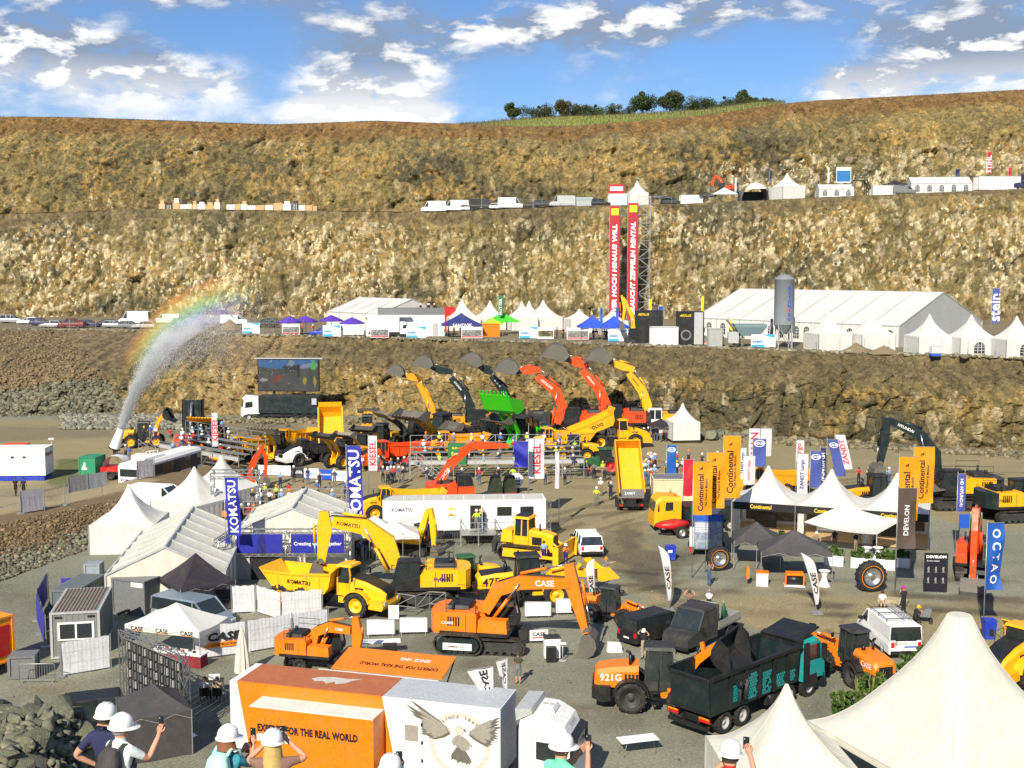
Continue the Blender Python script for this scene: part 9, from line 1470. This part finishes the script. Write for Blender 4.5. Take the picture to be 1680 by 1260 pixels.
# ---- the six people close to the camera
def hand(o,d,up,side):
 """a half-closed hand: palm, four fingers of unequal length, thumb from the side"""
 d,up=Vector(d).normalized(),Vector(up).normalized();s=d.cross(up).normalized()*side;up=s.cross(d)*side;o=Vector(o);mb=MB()
 mb.loft([[o+d*t+s*(w*c)+up*(.016*e) for c,e in((-1,-1),(1,-1),(1,1),(-1,1))] for t,w in((-.01,.026),(.03,.038),(.085,.040))],True)
 for i,l in enumerate((.072,.080,.074,.058)):b=o+d*.078+s*(.029-.0195*i);mb.tube([b-d*.02,b+d*l*.45-up*.008,b+d*l*.75-up*.028,b+d*l*.72-up*.052],.0092-.0006*i,5)
 b=o+d*.025+s*.034;mb.tube([b,b+s*.022+d*.03-up*.012,b+s*.014+d*.062-up*.030],.011,5);return mb
HF=helmet_mesh(1.06,28)
def close(label,px,py,rot,P_,shirt,legs,hair,hands='R',phone=None,head=0,bare=False,sc=1.0):
 a=PITCH+math.atan((py-CY)/F);Y=(H-14.9-1.72*sc)/math.tan(a);g=P(px,py,Y);g.z=14.9;T=thing('person',label,'person',g,rot,None,sc);J=skeleton(P_);o=ob('body',skin_body(J,sub=2),None,T)
 for i,m in enumerate((skin,shirt,legs,black)):o.material_slots[i].link='OBJECT';o.material_slots[i].material=m
 h=J['hd'];he=ob('helmet',HF,white,T,(h[0],h[1],h[2]+.018),(R(-4),R(3),R(head)));ca,sa=math.cos(R(head)),math.sin(R(head));fw=lambda x,y,z:(h[0]+x*ca-y*sa,h[1]+x*sa+y*ca,h[2]+z)
 mb=MB();mb.cyl(fw(0,.085,-.03),fw(0,.118,-.045),.020,.012,8);[mb.lathe([(.001,-.006),(.022,-.004),(.026,.006),(.012,.012),(.001,.012)],8,fw(x,-.005,-.03),'x') for x in(-.096,.096)];ob('nose_and_ears',mb,skin,T);mb=MB();[mb.box(fw(x,.094,0)[0]-.012,fw(x,.094,0)[0]+.012,fw(x,.094,0)[1]-.006,fw(x,.094,0)[1]+.006,h[2]-.005,h[2]+.005) for x in(-.035,.035)];ob('eyes',mb,black,T)
 mb=MB()
 if hair[1]:rows=[[(h[0]+(.105+.045*t)*math.cos(q)*(1+.03*math.sin(9*q)),h[1]-.015+(.115+.02*t)*math.sin(q),h[2]+.03-hair[1]*t) for q in np.linspace(R(175),R(365),22)] for t in np.linspace(0,1,7)];mb.grid(rows,True)
 else:mb.lathe([(.099,-.065),(.106,-.02),(.102,.05)],14,fw(0,-.012,0))
 ob('hair',mb,hair[0],T)
 for s in hands:
  w,f=Vector(J[s+'w']),Vector(J[s+'f']);ob('hand',hand(w+(f-w)*.25,f-w,(0,-1,.2),1 if s=='R' else-1),skin,T)
 if phone:
  f=Vector(J['Rf']);q=T.matrix_basis@(f+Vector(phone));k=thing('phone','dark phone held up by the '+label.split(',')[0],'phone',q,rot);ob('case',MB().box(-.038,.038,-.005,.005,-.02,.135),black,k);ob('lens',MB().cyl((-.02,-.007,.11),(-.02,-.005,.11),.008,n=8),lgrey,k)
 return T,J
def backpack(T,label,m,strap,w=.30,h=.44):
 k=thing('backpack',label,'backpack',T.location,math.degrees(T.rotation_euler[2]));mb=MB();sec_=lambda z,hw,d:[(-hw,-.13,z),(hw,-.13,z),(hw*.9,-.13-d,z),(-hw*.9,-.13-d,z)];mb.loft([sec_(.98,w*.42,.10),sec_(1.02,w*.5,.17),sec_(1.25,w*.5,.17),sec_(1.40,w*.42,.12),sec_(1.46,w*.3,.06)],True);ob('bag',mb,m,k);mb=MB();[mb.tube([(x,-.15,1.06),(x*1.2,-.02,1.14),(x*1.15,.115,1.30),(x,.07,1.44),(x*.8,-.06,1.49),(x*.75,-.15,1.43)],.022,6) for x in(-.13,.13)];ob('strap',mb,strap,k)
bagm=pm('charcoal_bag',(.05,.045,.045),.8,bump=.4,bscale=14)
close('man in navy tee, arm on hip, white helmet, at the lower left',172,1170,-6,dict(Le=(-.40,-.06,1.16),Lw=(-.20,.06,1.0),Lf=(-.12,.09,.97),Re=(.25,.10,1.16),Rw=(.12,.28,1.12),Rf=(.05,.31,1.12)),CLOTH['navy'],CLOTH['black'],(hairmats[0],0),'L')
T,J=close('man in white polo with dark backpack, white helmet, lifting a phone',197,1188,-28,dict(Re=(.27,.20,1.24),Rw=(.30,.36,1.50),Rf=(.31,.38,1.61),Le=(-.24,.08,1.15),Lw=(-.16,.22,1.0),Lf=(-.12,.25,.94)),pm('pale_polo',(.66,.72,.70),.85,dirt=.05,bump=.3,bscale=9),CLOTH['jeans'],(hairmats[2],0),'R',(0,.02,0),-25);backpack(T,'charcoal backpack on the back of the man in the white polo',bagm,bagm)
T,J=close('woman in teal top with mint backpack, white helmet, holding a phone',372,1206,-22,dict(Re=(.22,.22,1.26),Rw=(.14,.40,1.44),Rf=(.11,.42,1.53),Le=(-.20,.20,1.24),Lw=(-.02,.36,1.36),Lf=(.04,.40,1.42)),pm('teal_print_cloth',(.02,.20,.27),.8,dirt=.7,scale=9,dcol=(.16,.42,.48)),CLOTH['navy'],(pm('auburn_hair',(.20,.07,.025),.55),.16),'RL',(0,.02,0),-15,sc=.95);mint=pm('mint_bag',(.42,.78,.66),.75);backpack(T,'mint green backpack on the back of the woman in teal',mint,mint)
close('woman with long fair hair in brown top, white helmet, arms raised',447,1213,4,dict(Re=(.42,.10,1.42),Rw=(.17,.20,1.62),Rf=(.10,.22,1.68),Le=(-.34,.12,1.40),Lw=(-.12,.22,1.58),Lf=(-.05,.24,1.64)),CLOTH['brown'],CLOTH['jeans'],(pm('fair_long_hair',(.52,.36,.12),.45,dirt=.5,scale=6,dcol=(.3,.19,.06)),.42),'RL',(0,.03,-.02),sc=.96)
close('person at the bottom edge below the orange trailer, white helmet',640,1256,0,dict(Re=(.22,.16,1.3),Rw=(.12,.24,1.56),Rf=(.08,.25,1.64)),CLOTH['grey'],CLOTH['jeans'],(hairmats[0],0),'R',(0,.03,0))
close('man in mint green vest top, white helmet, photographing beside the tractor unit',920,1220,-38,dict(Re=(.30,.14,1.30),Rw=(.20,.30,1.54),Rf=(.17,.32,1.63),Le=(-.20,.20,1.26),Lw=(.02,.34,1.46),Lf=(.06,.36,1.54)),CLOTH['mint'],CLOTH['khaki'],(hairmats[0],0),'RL',(0,.03,0),-20)
close('person with white helmet photographing before the pointed white tent',1198,1232,-16,dict(Re=(.30,.16,1.32),Rw=(.22,.30,1.56),Rf=(.18,.32,1.64),Le=(-.26,.18,1.30),Lw=(-.02,.32,1.52),Lf=(.04,.34,1.58)),CLOTH['red'],CLOTH['jeans'],(hairmats[0],0),'RL',(-.02,.03,0))
# ================================================================ the jet of water and the rainbow coloured into its spray
PT=[Vector(v) for v in((0,0,0),(.75,.1,2.2),(1.75,.2,4.6),(3.2,.5,7.4),(5.2,1.0,10.0),(8.0,1.5,12.0),(11.5,2,13.0))];RD=[.28,.42,.62,1.0,1.6,2.3,2.9]
def pathat(t):
 x=t*(len(PT)-1);i=min(int(x),len(PT)-2);f=x-i;return PT[i].lerp(PT[i+1],f),RD[i]+(RD[i+1]-RD[i])*f
g=np.random.default_rng(8);n=62000;tt=g.random(n)**1.25;V=[]
lump=g.random(60)
for t in tt:
 c,r_=pathat(t);q=lump[int(t*59.9)];d=g.normal(size=3)*(.34+.26*q+.30*t)*r_;V.append((jet0.x+c.x+d[0]+t*t*abs(d[0])*.8,jet0.y+c.y+d[1],jet0.z+c.z+d[2]-abs(g.normal())*3.2*t**2.5))
V=np.array(V);s=(.014+.036*g.random(n)**2*(1-.35*tt))[:,None];e2=np.array([(1,0,-.5),(-.6,.7,-.5),(-.6,-.7,-.5),(0,0,1.3)])
Q=(V[:,None]+e2[None]*s[:,None]).reshape(-1,3);o=ob('water_jet',np_mesh('water_jet',Q,np.array([[(4*i,4*i+2,4*i+1),(4*i,4*i+1,4*i+3),(4*i+1,4*i+2,4*i+3),(4*i+2,4*i,4*i+3)] for i in range(n)]).reshape(-1,3)),pm('water_spray',(.86,.88,.90),.3,dirt=0,trl=.4));o['kind']='stuff'
def vol(name,mb,dens,col=None,ring=None):
 m=bpy.data.materials.new(name);m.use_nodes=True;nt=m.node_tree;N=nt.nodes;L=nt.links;N.remove(N['Principled BSDF']);v=N.new('ShaderNodeVolumePrincipled');L.new(v.outputs[0],N['Material Output'].inputs['Volume']);v.inputs['Anisotropy'].default_value=-.5;v.inputs['Color'].default_value=(.99,.99,.99,1);v.inputs['Density'].default_value=dens
 tc=N.new('ShaderNodeTexCoord');no=N.new('ShaderNodeTexNoise');no.inputs['Scale'].default_value=.55;no.inputs['Detail'].default_value=5;L.new(tc.outputs['Object'],no.inputs['Vector']);mr=N.new('ShaderNodeMapRange');L.new(no.outputs[0],mr.inputs[0]);mr.inputs[1].default_value=.38;mr.inputs[2].default_value=.68;mr.inputs[3].default_value=dens*.25;mr.inputs[4].default_value=dens*1.5;last=mr.outputs[0]
 if ring:
  sx=N.new('ShaderNodeSeparateXYZ');L.new(tc.outputs['Object'],sx.inputs[0]);cx=N.new('ShaderNodeCombineXYZ');L.new(sx.outputs[0],cx.inputs[0]);L.new(sx.outputs[2],cx.inputs[1]);ln=N.new('ShaderNodeVectorMath');ln.operation='LENGTH';L.new(cx.outputs[0],ln.inputs[0]);q=N.new('ShaderNodeMapRange');L.new(ln.outputs[1],q.inputs[0]);q.inputs[1].default_value=ring[0];q.inputs[2].default_value=ring[1];cr=N.new('ShaderNodeValToRGB');L.new(q.outputs[0],cr.inputs[0]);E=cr.color_ramp.elements;E[0].position=0;E[0].color=(.5,.3,1,1);E[1].position=1;E[1].color=(1,.25,.1,1)
  for p_,c in((.18,(.45,.35,1)),(.34,(.3,.6,1)),(.5,(.45,1,.5)),(.66,(1,.95,.25)),(.82,(1,.6,.12))):x=E.new(p_);x.color=(*c,1)
  L.new(cr.outputs[0],v.inputs['Color'])  # rainbow light put in as colour bands across the volume
 L.new(last,v.inputs['Density']);o=ob(name,mb,m);o['kind']='stuff';return o
def lens(r0,r1,th,a):return[((r0+(r1-r0)*(.5+.5*math.cos(q)))*math.cos(a),th*math.sin(q),(r0+(r1-r0)*(.5+.5*math.cos(q)))*math.sin(a)) for q in np.linspace(0,2*math.pi,15)[:-1]]
cc=P(425,695,jet0.y+4);r0,r1=178/F*cc.y,250/F*cc.y
o=vol('painted_rainbow',MB().loft([lens(r0,r1,.02+2.6*math.sin(math.pi*min(1,max(0,(a-90)/72)))**1.5,R(a)) for a in np.linspace(90,162,24)],True),.155,ring=(r0,r1));o.location=cc
secs=[]
for t in np.linspace(.12,1,12):c,r_=pathat(t);k=math.sin(math.pi*min(.98,t*.9+.05))*r_*.8;secs.append([(c.x+k*math.cos(a)*.8,c.y+k*math.sin(a),c.z-k*math.cos(a)*.7-1.2*t*t) for a in np.linspace(0,2*math.pi,13)[:-1]])
o=vol('spray_mist',MB().loft(secs,True),.38);o.location=jet0
